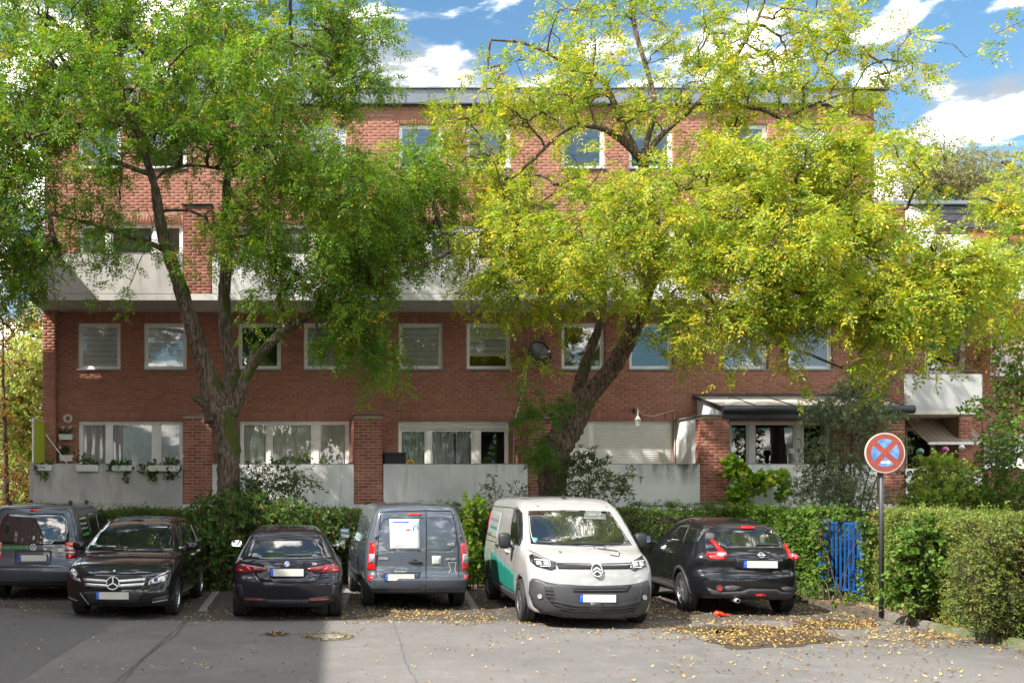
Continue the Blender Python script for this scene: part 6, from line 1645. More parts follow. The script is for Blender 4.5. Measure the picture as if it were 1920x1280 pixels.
# --- black compact people carrier, seen from the front
def bclass():
    pt = paint('black car paint', (0.010, 0.009, 0.010), 0.1)
    c = Car('parked_car', 'black compact car facing the camera with chrome star grille, left of the dark blue hatchback', 'car', (-2.35, 17.93), 176, 4.36, 0.893, 1.57,
            [(-1.95, .24), (-2.1, .3), (-2.18, .55), (-2.14, .9), (-2.02, 1.2), (-1.85, 1.45), (-1.4, 1.53), (-.6, 1.585), (.0, 1.55), (.35, 1.46), (1.08, 1.06), (1.2, 1.02), (1.55, .97), (1.9, .87), (2.06, .77), (2.13, .68), (2.18, .5), (2.17, .3), (2.05, .2)],
            [(.2, .93), (.45, .985), (.75, 1.0), (.95, .985), (1.05, .95), (1.55, .70)], [(-2.18, .86), (-1.6, .97), (0, 1), (1.4, 1.0), (1.9, .98), (2.18, .93)],
            (-1.35, 1.36), .318, pt, (.15, .20), .05, .12)
    f = lambda p, r=RA: c.front_px(p, r)
    c.patch('windscreen', f([(940, 335), (1200, 325), (1498, 335), (1492, 470), (1480, 600), (1100, 600), (765, 583), (840, 465)]), 'front', M['car_glass'], .006)
    g = c.patch('grille', f([(712, 828), (760, 818), (1200, 818), (1250, 828), (1232, 895), (1180, 938), (790, 938), (735, 895)]), 'front', M['black'], .008)
    for pts in ([(718, 838), (950, 855), (1000, 855), (1248, 836), (1246, 862), (1000, 880), (950, 880), (722, 866)], [(728, 880), (950, 892), (1000, 892), (1240, 878), (1232, 904), (1000, 918), (950, 918), (738, 906)]):
        c.patch('grille_bar', f(pts), 'front', M['chrome'], .022, parent=g, skirt=.016)
    p = c.px([(972, 885)], RA)[0]
    for nm, (vs, fs) in (('star_emblem', ring(.094, .108, 32, .012)), ('star_emblem', bars([((0, 0), (0, .098)), ((0, 0), (.085, -.049)), ((0, 0), (-.085, -.049))], .020, -.012, .012))):
        c.decal(nm, vs, fs, p[0], p[2], 'front', M['chrome'], .04)
    vs, fs = disc(.094, 28, .004); c.decal('star_backing', vs, fs, p[0], p[2], 'front', M['black'], .03)
    for P in ([(1272, 898), (1285, 862), (1350, 825), (1440, 783), (1452, 800), (1435, 850), (1380, 885), (1300, 905)], [(598, 792), (625, 760), (650, 770), (680, 830), (700, 872), (690, 882), (640, 862), (605, 835)]):
        q = f(P); o = c.patch('headlight', q, 'front', M['lamp_dark'], .008)
        cx = sum(a for a, b in q) / len(q); cz = sum(b for a, b in q) / len(q)
        inn = [(cx + (a - cx) * .8, cz + (b - cz) * .72) for a, b in q]
        c.patch('lamp_lens', inn, 'front', M['clear_lens'], .014, parent=o)
        for dx in (-.06, .05):
            vs, fs = disc(.034, 20); c.decal('lamp_bowl', vs, fs, cx + dx, cz, 'front', M['lamp_dark'], .022, parent=o)
        c.lines('lamp_strip', [[(a, b) for a, b in q[:4]]], 'front', M['chrome'], .012, .016, parent=o)
    c.patch('lower_grille', f([(695, 955), (790, 950), (1160, 950), (1232, 960), (1175, 1050), (770, 1050)]), 'front', M['plastic'], .006)
    for P in ([(1285, 1068), (1300, 1015), (1448, 975), (1445, 1055)], [(583, 985), (600, 985), (668, 1025), (665, 1055), (590, 1035)]):
        c.patch('air_intake', f(P), 'front', M['plastic'], .006)
    c.lines('chrome_trim', [f([(720, 1095), (800, 1088), (980, 1085), (1180, 1092), (1280, 1108)]), f([(690, 962), (765, 1055)]), f([(1305, 1040), (1432, 1018)]), f([(588, 995), (662, 1027)])], 'front', M['chrome'], .018, .014)
    c.plate(c.px([(965, 985)], RA)[0][0], c.px([(965, 987)], RA)[0][2], 'front')
    c.lines('panel_gap', [f([(700, 800), (1250, 800)]), f([(745, 610), (700, 790)]), f([(1490, 620), (1450, 770)])], 'front', M['gap'], .01)
    vs, fs = disc(.022, 16); q = c.px([(980, 780)], RA)[0]; c.decal('bonnet_badge', vs, fs, q[0], q[2], 'front', M['chrome'], .01)
    q = c.px([(815, 556)], RA)[0]; vs, fs = disc(.032, 18); c.decal('green_sticker', vs, fs, q[0], q[2], 'front', material('green windscreen sticker', (0.02, 0.42, 0.22), .5), .012)
    c.lines('wiper', [f([(800, 585), (900, 575), (1060, 590)]), f([(1080, 592), (1250, 585), (1400, 596)])], 'front', M['black'], .02, .02)
    sidewin(c, [[(.86, 1.09), (.22, 1.43), (-.28, 1.47), (-.28, 1.09)], [(-.36, 1.09), (-.36, 1.47), (-1.1, 1.42), (-1.05, 1.09)], [(-1.12, 1.10), (-1.17, 1.41), (-1.55, 1.32), (-1.7, 1.16)]])
    for v in ('left', 'right'):
        c.lines('panel_gap', [[(.95, .4), (1.0, .9), (.92, 1.05)], [(-.32, .3), (-.32, 1.05)], [(-1.0, .62), (-1.12, .9), (-1.08, 1.05)], [(.9, .3), (-.95, .3)]], v, M['gap'])
        c.patch('door_handle', rect(-.20, -.02, .90, .935), v, M['chrome'], .03)
        c.patch('door_handle', rect(-1.0, -.82, .92, .955), v, M['chrome'], .03)
    c.patch('window_trim', [(.9, 1.062), (-1.7, 1.10), (-1.7, 1.12), (.9, 1.082)], 'left', M['chrome'], .012, mirror=True)
    c.add_wheels(M['alloy'], 5)
    c.mirror_cap(.985, .72, 1.10, pt, .11, .08, .075)
    return c
FLEET.append(bclass())

# --- dark hatchback, seen from behind
def hatch():
    pt = paint('midnight car paint', (0.011, 0.010, 0.017), 0.2)
    c = Car('parked_car', 'dark midnight hatchback parked tail out with thin smoked tail lights and steep rear window', 'car', (0.25, 17.72), -1.2, 4.36, 0.90, 1.45,
            [(-1.95, .24), (-2.10, .30), (-2.17, .45), (-2.18, .62), (-2.12, .74), (-2.10, .88), (-2.07, .97), (-1.98, 1.02), (-1.70, 1.28), (-1.66, 1.36), (-1.2, 1.43), (-.4, 1.462), (.1, 1.43), (.4, 1.34), (1.02, 1.0), (1.2, .96), (1.7, .88), (2.04, .75), (2.17, .55), (2.16, .33), (2.05, .22)],
            [(.2, .93), (.45, .985), (.75, 1.0), (.9, .975), (1.0, .90), (1.45, .60)], [(-2.18, .90), (-1.7, .985), (0, 1), (1.5, .97), (2.18, .84)],
            (-1.35, 1.32), .325, pt, (.16, .25), .045, .12)
    f = lambda p, r=RC: c.front_px(p, r)
    c.patch('rear_window', f([(318, 428), (540, 418), (752, 430), (795, 490), (828, 560), (540, 570), (246, 560), (280, 492)]), 'rear', M['car_glass'], .006)
    R_ = f([(675, 632), (790, 612), (855, 600), (885, 602), (908, 638), (903, 662), (820, 664), (680, 650)])
    for mir in (1, -1):
        P = [(x * mir, z) for x, z in R_]
        o = c.patch('tail_light', P, 'rear', M['dark_red_lens'], .010)
        xo = max(abs(p[0]) for p in P); z0 = min(p[1] for p in P)
        c.patch('light_element', [(mir * (xo - .13), z0 + .02), (mir * (xo - .02), z0 + .02), (mir * (xo - .02), z0 + .055), (mir * (xo - .11), z0 + .05)], 'rear', M['red_lens'], .016, parent=o)
        c.patch('light_element', [(mir * (xo - .27), z0 + .03), (mir * (xo - .19), z0 + .03), (mir * (xo - .17), z0 + .10), (mir * (xo - .21), z0 + .10)], 'rear', M['red_lens'], .016, parent=o)
    c.lines('panel_gap', [f([(262, 655), (330, 742), (742, 748), (805, 662)]), f([(300, 575), (240, 592)]), f([(780, 575), (850, 592)])], 'rear', M['gap'], .012)
    c.patch('tailgate_panel', f([(290, 662), (340, 732), (735, 738), (785, 668), (660, 650), (655, 695), (405, 695), (400, 650)]), 'rear', pt, .004)
    c.plate(c.px([(530, 660)], RC)[0][0], c.px([(530, 662)], RC)[0][2], 'rear')
    dif = c.patch('diffuser', f([(218, 838), (360, 845), (392, 858), (675, 858), (705, 845), (840, 832), (850, 900), (690, 905), (380, 905), (215, 900)]), 'rear', M['plastic'], .012)
    for P in ([(222, 846), (355, 852), (368, 866), (226, 864)], [(690, 866), (700, 856), (832, 846), (832, 864)]): c.patch('reflector', f(P), 'rear', M['dark_red_lens'], .02, parent=dif)
    c.patch('diffuser_edge', f([(385, 856), (680, 856), (690, 888), (378, 888)]), 'rear', M['plastic_grey'], .02, parent=dif)
    for P in ([(205, 750), (225, 840), (170, 860), (150, 745)], [(860, 750), (845, 840), (895, 860), (905, 745)]): c.patch('bumper_vent', f(P), 'rear', M['black'], .006)
    vs, fs = ring(.034, .042); q = c.px([(530, 602)], RC)[0]
    c.decal('roundel', *disc(.036, 24, 0), q[0], q[2], 'rear', M['black'], .012)
    c.decal('roundel', vs, fs, q[0], q[2], 'rear', M['chrome'], .012)
    for a, m_ in ((0, M['eu_blue']), (90, M['white_sticker']), (180, M['eu_blue']), (270, M['white_sticker'])):
        vs, fs = fan(.027, math.radians(a), math.radians(a + 90)); c.decal('roundel', vs, fs, q[0], q[2], 'rear', m_, .016)
    vs, fs = text_mesh('120', .05, bold=.002); q = c.px([(725, 602)], RC)[0]; c.decal('model_number', vs, fs, q[0], q[2], 'rear', M['chrome'], .008)
    c.lines('wiper', [f([(525, 545), (715, 540)])], 'rear', M['plastic_grey'], .022, .025)
    c.lines('spoiler_edge', [f([(300, 412), (540, 404), (770, 414)])], 'rear', M['black'], .018, .008)
    c.lines('roof_seam', [[(-.33, -1.6), (-.36, .1)], [(.33, -1.6), (.36, .1)]], 'top', M['gap'], .012)
    sidewin(c, [[(.82, 1.03), (.28, 1.31), (-.15, 1.35), (-.15, 1.02)], [(-.22, 1.02), (-.22, 1.35), (-.95, 1.30), (-1.15, 1.12), (-1.12, 1.05)]])
    for v in ('left', 'right'):
        c.lines('panel_gap', [[(.95, .35), (1.0, .85)], [(-.18, .3), (-.18, 1.0)], [(-1.0, .6), (-1.15, .85), (-1.1, 1.0)]], v, M['gap'])
        c.patch('door_handle', rect(-.1, .08, .86, .89), v, pt, .03); c.patch('door_handle', rect(-1.0, -.82, .88, .91), v, pt, .03)
    fin = MB(); fin.add([(-.012, -1.28, 1.43), (.012, -1.28, 1.43), (.02, -1.06, 1.44), (-.02, -1.06, 1.44), (0, -1.27, 1.49), (0, -1.22, 1.495)], [(0, 1, 4), (1, 2, 5, 4), (2, 3, 5), (3, 0, 4, 5)]); fin.build('antenna_fin', pt, c.root, local=True)
    c.add_wheels(M['alloy'], 5, tyre_w=.22, inset=.015)
    c.mirror_cap(.955, .55, 1.09, M['mirror_cap_dark'], .105, .07, .07)
    return c
M['mirror_cap_dark'] = paint('gloss mirror cap', (0.012, 0.012, 0.018), 0.2)
FLEET.append(hatch())

# --- blue-grey delivery van with two rear doors, seen from behind
def citan():
    pt = paint('blue grey paint', (0.085, 0.10, 0.125), 0.3)
    c = Car('parked_van', 'blue grey delivery van parked tail out with white poster on its left rear door', 'van', (2.45, 19.10), 0.6, 4.32, 0.915, 1.85,
            [(-1.95, .28), (-2.12, .34), (-2.17, .48), (-2.16, .60), (-2.12, .68), (-2.11, 1.1), (-2.04, 1.5), (-1.97, 1.72), (-1.86, 1.80), (-1.1, 1.85), (.0, 1.84), (.5, 1.72), (1.15, 1.22), (1.3, 1.13), (1.85, .98), (2.1, .8), (2.16, .5), (2.1, .25)],
            [(.2, .93), (.5, .985), (.8, 1.0), (1.0, .99), (1.15, .965), (1.8, .765)], [(-2.16, .945), (-1.8, .98), (0, 1), (1.5, .98), (2.16, .86)],
            (-1.28, 1.42), .32, pt, (.09, .25), .07, .12)
    f = lambda p, r=RC: c.front_px(p, r)
    for mir in (1, -1):
        P = [(x * mir, z) for x, z in f([(1132, 443), (1172, 456), (1168, 560), (1163, 648), (1113, 645), (1118, 560)])]
        o = c.patch('tail_light', P, 'rear', M['red_lens'], .014, skirt=.03)
        x0, x1 = min(p[0] for p in P), max(p[0] for p in P); z0, z1 = min(p[1] for p in P), max(p[1] for p in P); h = z1 - z0
        c.patch('reversing_lamp', [(x0 + .022, z0 + .22 * h), (x1 - .022, z0 + .28 * h), (x1 - .025, z0 + .58 * h), (x0 + .03, z0 + .58 * h)], 'rear', M['clear_lens'], .02, parent=o)
        c.patch('reflector', [(x * mir, z) for x, z in f([(1120, 682), (1156, 682), (1158, 730), (1124, 726)])], 'rear', M['red_lens'], .02)
        c.patch('door_hinge', [(x * mir, z) for x, z in f([(1166, 394), (1180, 394), (1180, 418), (1166, 418)])], 'rear', M['steel'], .03, skirt=.03)
    c.patch('brake_light', f([(1398, 243), (1404, 238), (1490, 240), (1496, 246), (1494, 256), (1402, 256)]), 'rear', M['red_lens'], .014)
    c.lines('panel_gap', [f([(1530, 222), (1530, 764)]), f([(1203, 228), (1188, 440), (1170, 660), (1176, 742), (1202, 764), (1530, 766), (1735, 764), (1764, 735), (1766, 660), (1760, 450), (1740, 320), (1716, 224), (1530, 216), (1203, 228)])], 'rear', M['gap'])
    c.lines('pressing_edge_shade', [f([(1262, 272), (1222, 285), (1205, 330), (1203, 455), (1255, 500), (1400, 504), (1524, 504)]), f([(1262, 272), (1524, 272)]), f([(1536, 272), (1690, 276), (1730, 330), (1752, 430), (1745, 465), (1690, 498), (1536, 504)])], 'rear', paint('crease shade grey', (0.045, 0.052, 0.065)), .014, .004)  # no relief here: shade along the pressed edges is painted as darker lines
    # poster
    ps = f([(1268, 278), (1482, 278), (1482, 495), (1265, 492)]); x0, x1 = ps[0][0], ps[1][0]; z1, z0 = ps[0][1], ps[2][1]; w = x1 - x0; h = z1 - z0
    po = c.patch('poster', rect(x0, x1, z0, z1), 'rear', M['white_sticker'], .008)
    c.patch('poster_heading', rect(x0 + .09 * w, x0 + .64 * w, z1 - .13 * h, z1 - .08 * h), 'rear', material('poster blue', (0.05, 0.16, 0.5), .5), .010, parent=po, skirt=.001)
    c.lines('poster_text', [[(x0 + .12 * w, z1 - q * h), (x0 + e * w, z1 - q * h)] for q, e in ((.21, .40), (.27, .36), (.33, .4), (.39, .42), (.45, .44), (.52, .40), (.58, .50), (.65, .54), (.71, .50), (.78, .44), (.85, .52), (.90, .48))], 'rear', material('poster grey print', (0.36, 0.40, 0.46), .6), .010, .0105, parent=po)
    c.patch('poster_print', [(x0 + .52 * w, z1 - .28 * h), (x0 + .58 * w, z1 - .34 * h), (x0 + .68 * w, z1 - .34 * h), (x0 + .68 * w, z1 - .39 * h), (x0 + .53 * w, z1 - .39 * h)], 'rear', material('poster orange', (0.75, 0.20, 0.10), .6), .011, parent=po, skirt=.001)
    for P in ([(.82, .08), (.88, .08), (.90, .20), (.82, .28), (.80, .39), (.76, .38), (.76, .24)], [(.88, .08), (.97, .34), (.95, .36), (.86, .24), (.85, .16)]):
        c.patch('poster_figure', [(x0 + a * w, z1 - b * h) for a, b in P], 'rear', material('poster sky blue', (0.25, 0.48, 0.75), .6), .012, parent=po, skirt=.001)
    c.patch('square_sticker', f([(1575, 543), (1640, 543), (1638, 605), (1575, 605)]), 'rear', M['white_sticker'], .008)
    dh = c.patch('door_handle', f([(1405, 584), (1440, 578), (1500, 585), (1503, 602), (1450, 604), (1408, 592)]), 'rear', M['black'], .018, skirt=.02)
    c.patch('lock_cover', f([(1425, 575), (1440, 566), (1462, 570), (1470, 580), (1430, 582)]), 'rear', M['black'], .012, parent=dh)
    c.patch('plate_recess', f([(1200, 652), (1495, 658), (1488, 680), (1466, 726), (1235, 724), (1205, 690)]), 'rear', paint('recess shade grey', (0.04, 0.047, 0.06)), .004)  # flat patch: the shade of the hollow is put into its darker colour
    q = c.px([(1341, 697)], RC)[0]; c.plate(q[0], q[2], 'rear', .50)
    vs, fs = text_mesh('Mercedes-Benz', .032, bold=.001); q = c.px([(1345, 656)], RC)[0]; c.decal('maker_lettering', vs, fs, q[0], q[2], 'rear', M['chrome'], .01)
    vs, fs = text_mesh('CITAN', .052, bold=.002); q = c.px([(1222, 562)], RC)[0]; c.decal('model_lettering', vs, fs, q[0], q[2], 'rear', M['chrome'], .01)
    vs, fs = text_mesh('109 CDI', .052, bold=.002); q = c.px([(1704, 566)], RC)[0]; c.decal('model_lettering', vs, fs, q[0], q[2], 'rear', M['chrome'], .01)
    c.lines('chair_outline', [f([(1688, 592), (1750, 590)]), f([(1692, 592), (1708, 640), (1694, 668)]), f([(1746, 590), (1738, 640), (1748, 668)]), f([(1684, 458), (1732, 450), (1736, 466), (1690, 462)])], 'rear', M['white_sticker'], .008, .006)
    c.patch('rear_bumper', rect(-.81, .81, .37, .555), 'rear', paint('bumper grey', (0.05, 0.058, 0.075), 0, .4), .022, skirt=.03)
    hi = MB(); hi.tube([(.07, -2.0, .36), (.07, -2.24, .36), (.07, -2.27, .38), (.07, -2.27, .46)], [.02, .02, .018, .018], 8); hi.lathe([(.001, .49), (.016, .487), (.025, .472), (.025, .462), (.016, .447)], 12, 'z', (.07, -2.27, 0)); hi.build('tow_hitch', M['black'], c.root, local=True)
    # left and right flank: blind panel, door, glass
    sidewin(c, [[(.10, 1.18), (.12, 1.60), (.40, 1.58), (1.02, 1.22), (1.0, 1.17)]])
    for v in ('left', 'right'):
        c.lines('panel_gap', [[(-.85, .4), (-.85, 1.66)], [(.02, .4), (.02, 1.68)], [(-1.9, 1.08), (1.0, 1.08)]], v, M['gap'])
        c.patch('side_panel_pressing', [(-1.75, 1.18), (-.95, 1.16), (-.95, 1.58), (-1.68, 1.56)], v, pt, .006)
        c.patch('side_moulding', rect(-.98, 1.0, .46, .53), v, M['plastic'], .02)
        c.patch('door_handle', rect(.1, .28, 1.0, 1.04), v, M['plastic'], .03)
    c.add_wheels(M['steel'], 5, tyre_w=.2, inset=.02)
    c.mirror_cap(1.02, 1.0, 1.20, M['plastic'], .1, .08, .11)
    return c
FLEET.append(citan())

# --- white van with green stripe, seen from the front
def jumpy():
    pt = paint('white van paint', (0.31, 0.31, 0.305), 0.0, .4)
    c = Car('parked_van', 'white van with green side stripe facing the camera, dark bumper and chevron badge', 'van', (4.88, 17.08), 176.2, 4.98, 0.96, 1.95,
            [(-2.2, .28), (-2.44, .34), (-2.49, .5), (-2.48, 1.0), (-2.42, 1.7), (-2.3, 1.89), (-2, 1.94), (-.6, 1.955), (.25, 1.93), (.62, 1.86), (.9, 1.74), (1.62, 1.28), (1.78, 1.20), (2.15, 1.10), (2.32, .98), (2.38, .88), (2.43, .75), (2.48, .55), (2.47, .32), (2.38, .2)],
            [(.2, .94), (.5, .985), (.8, 1.0), (1.05, .985), (1.2, .96), (1.9, .80)], [(-2.49, .95), (-2.1, .985), (0, 1), (1.5, .985), (2.1, .955), (2.49, .89)],
            (-1.75, 1.53), .335, pt, (.06, .27), .06, .13)
    f = lambda p, r=RE: c.front_px(p, r)
    ws = c.patch('windscreen', f([(556, 246), (880, 239), (1206, 250), (1290, 372), (1384, 518), (1180, 528), (980, 528), (760, 520), (578, 508), (562, 380)]), 'front', M['car_glass'], .006)
    for P in ([(565, 604), (590, 590), (700, 640), (778, 664), (778, 706), (740, 720), (620, 690), (575, 650)], [(1384, 668), (1430, 638), (1466, 610), (1486, 640), (1498, 690), (1400, 726), (1370, 706)]):
        q = f(P); o = c.patch('headlight', q, 'front', M['lamp_dark'], .010)
        cx = sum(a for a, b in q) / len(q); cz = sum(b for a, b in q) / len(q)
        s_ = 1 if cx > 0 else -1
        for dx in (-.05 * s_, .05 * s_):
            c.patch('lamp_lens', rect(cx + dx - .036, cx + dx + .036, cz - .04, cz + .02), 'front', M['clear_lens'], .018, parent=o)
        c.lines('lamp_strip', [[(cx + .1 * s_, cz + .035), (cx - .1 * s_, cz + .025), (cx - .1 * s_, cz - .05), (cx + .04 * s_, cz - .055)]], 'front', M['white_sticker'], .011, .02, parent=o)
    g = c.patch('grille', f([(778, 668), (900, 674), (1060, 680), (1250, 680), (1376, 676), (1366, 706), (1140, 710), (1000, 710), (800, 708)]), 'front', M['black'], .008)
    # chevron badge on an oval shield
    q = c.px([(1102, 724)], RE)[0]
    rx, rz = .078, .102
    c.decal('badge_shield', *[[(v[0] * rx / .1, v[1], v[2] * rz / .1) for v in disc(.1, 32, 0)[0]], disc(.1, 32, 0)[1]], q[0], q[2], 'front', M['plastic'], .03)
    rv, rf = ring(.092, .104, 32, .008); c.decal('badge_ring', [(v[0] * rx / .1, v[1], v[2] * rz / .1) for v in rv], rf, q[0], q[2], 'front', M['white_sticker'], .032)
    for dz in (.018, -.032): c.decal('chevron', *bars([((-.058, dz - .028), (0, dz + .022)), ((0, dz + .022), (.058, dz - .028))], .024, -.008, .008), q[0], q[2], 'front', M['chrome'], .034)
    bp = c.patch('front_bumper', f([(572, 812), (590, 788), (622, 785), (700, 812), (800, 832), (860, 832), (930, 838), (1100, 845), (1290, 838), (1370, 832), (1430, 822), (1510, 797), (1526, 860), (1524, 960), (1490, 1050), (1420, 1080), (1250, 1096), (1000, 1096), (800, 1084), (660, 1050), (600, 1000), (566, 900)]), 'front', M['plastic_grey'], .016, skirt=.03)
    c.patch('air_intake', f([(905, 850), (1300, 846), (1375, 836), (1380, 846), (1345, 892), (1290, 896), (920, 896)]), 'front', M['black'], .020, parent=bp)
    c.patch('air_intake', f([(688, 850), (752, 860), (768, 955), (940, 985), (1270, 985), (1440, 955), (1452, 870), (1470, 866), (1458, 960), (1400, 1045), (1300, 1056), (840, 1046), (740, 980), (700, 930)]), 'front', M['black'], .020, parent=bp)
    c.lines('grille_slat', [f([(915, 862), (1330, 856)]), f([(918, 880), (1330, 876)]), f([(700, 872), (756, 878)]), f([(700, 898), (762, 904)]), f([(706, 926), (768, 932)]), f([(730, 958), (780, 968), (940, 1000), (1270, 1000), (1450, 966)]), f([(760, 985), (850, 1012), (940, 1020), (1270, 1020), (1425, 1000)]), f([(800, 1015), (900, 1036), (1290, 1040), (1400, 1025)]), f([(1400, 990), (1446, 900)]) ], 'front', M['plastic_grey'], .017, .032, parent=bp)
    c.patch('plate_bridge', f([(1050, 975), (1140, 975), (1140, 1052), (1050, 1052)]), 'front', M['plastic_grey'], .03, parent=bp)
    for P in ((655, 926), (1480, 936)):
        q = c.px([P], RE)[0]; c.decal('fog_lamp', *ring(.02, .036, 20, .006), q[0], q[2], 'front', M['chrome'], .026, parent=bp); c.decal('fog_lamp', *disc(.03, 20), q[0], q[2], 'front', M['clear_lens'], .026, parent=bp)
    q = c.px([(1112, 943)], RE)[0]; c.plate(q[0], q[2], 'front')
    c.lines('panel_gap', [f([(560, 560), (700, 628), (790, 662), (1060, 668)]), f([(1140, 668), (1370, 662), (1470, 600)]), f([(1108, 545), (1270, 568), (1290, 578), (1280, 610), (1210, 598)])], 'front', M['gap'], .010)
    c.lines('washer_jet', [f([(1080, 540), (1092, 545)]), f([(1162, 540), (1174, 545)]), f([(806, 575), (820, 580)])], 'front', M['black'], .02, .012)
    c.lines('wiper', [f([(620, 500), (800, 510), (1000, 512)]), f([(900, 505), (1100, 516), (1300, 512)])], 'front', M['black'], .02, .02)
    c.patch('sun_visor', f([(1005, 262), (1180, 268), (1175, 315), (1000, 310)]), 'front', material('sun visor behind glass', (0.10, 0.115, 0.12), .02, 0, .9, coat=1.0), .008)
    c.patch('parking_sticker', f([(590, 460), (630, 462), (630, 485), (592, 484)]), 'front', material('teal sticker', (0.10, 0.35, 0.42), .4), .009)
    c.lines('wiring', [f([(565, 285), (572, 400), (585, 455), (600, 490), (640, 498)])], 'front', M['white_sticker'], .008, .009)
    fin = MB(); fin.add([(-.02, .30, 1.925), (.02, .30, 1.925), (.02, .46, 1.92), (-.02, .46, 1.92), (0, .32, 1.99), (0, .38, 1.99)], [(0, 4, 1), (1, 4, 5, 2), (2, 5, 3), (3, 5, 4, 0)]); fin.build('antenna_fin', M['black'], c.root, local=True)
    # flank seen on the left of the photo (the van's own left, which is the local right-view side +x)
    sp = lambda p: c.side_px(p, RE)
    win = sp([(452, 228), (490, 232), (512, 262), (516, 340), (515, 470), (492, 520), (455, 515), (430, 490), (414, 465), (420, 380), (434, 290)])
    c.patch('side_window', win, 'right', M['car_glass'], .008, mirror=True)
    gm = material('teal green stripe film', (0.012, 0.17, 0.135), .4)
    zt = lambda y: .86 + (-1.4 - y) * -.005
    for P in ([(1.05, .40), (1.08, .72), (.2, .80), (-1.30, .94), (-1.32, .42)], [(-2.2, .98), (-2.43, .99), (-2.43, .62), (-2.16, .58)]): c.patch('green_stripe', P, 'right', gm, .005, mirror=True)
    c.patch('sill_trim', rect(-1.33, 1.1, .27, .39), 'right', M['plastic_grey'], .014, mirror=True)
    for v in ('left', 'right'):
        c.lines('panel_gap', [[(.30, .4), (.28, 1.0), (.22, 1.72), (.5, 1.78), (.95, 1.60)], [(1.12, .75), (1.2, 1.0), (1.25, 1.22)], [(-.80, .4), (-.78, 1.75)], [(-.80, 1.12), (-2.3, 1.12)], [(.28, 1.76), (-2.3, 1.76)]], v, M['gap'], .012)
        c.patch('door_handle', rect(.36, .56, 1.02, 1.06), v, M['white_sticker'], .035); c.patch('door_handle', rect(-.70, -.50, 1.06, 1.10), v, M['plastic'], .035)
        c.patch('side_panel_pressing', [(-2.15, 1.22), (-.9, 1.20), (-.9, 1.66), (-2.08, 1.68)], v, material('grey van film', (0.30, 0.31, 0.31), .35, coat=.6), .006)
        c.lines('company_lettering', [[(-1.95, 1.52), (-1.5, 1.51)], [(-1.44, 1.51), (-1.0, 1.50)]], v, material('grey lettering', (0.12, 0.13, 0.14), .5), .045, .009)
        c.lines('company_lettering', [[(-1.85, 1.38), (-1.05, 1.36)]], v, gm, .05, .009)
    c.patch('pink_emblem', [(-2.30, 1.52), (-2.24, 1.66), (-2.18, 1.58), (-2.10, 1.60), (-2.16, 1.50), (-2.12, 1.38), (-2.22, 1.42), (-2.32, 1.36)], 'right', material('magenta emblem', (0.6, 0.02, 0.16), .5), .010, mirror=True)
    c.add_wheels(M['steel'], 5, 'steel', tyre_w=.215, inset=.012)
    c.mirror_cap(1.075, .98, 1.24, M['plastic'], .10, .085, .13)
    return c
FLEET.append(jumpy())

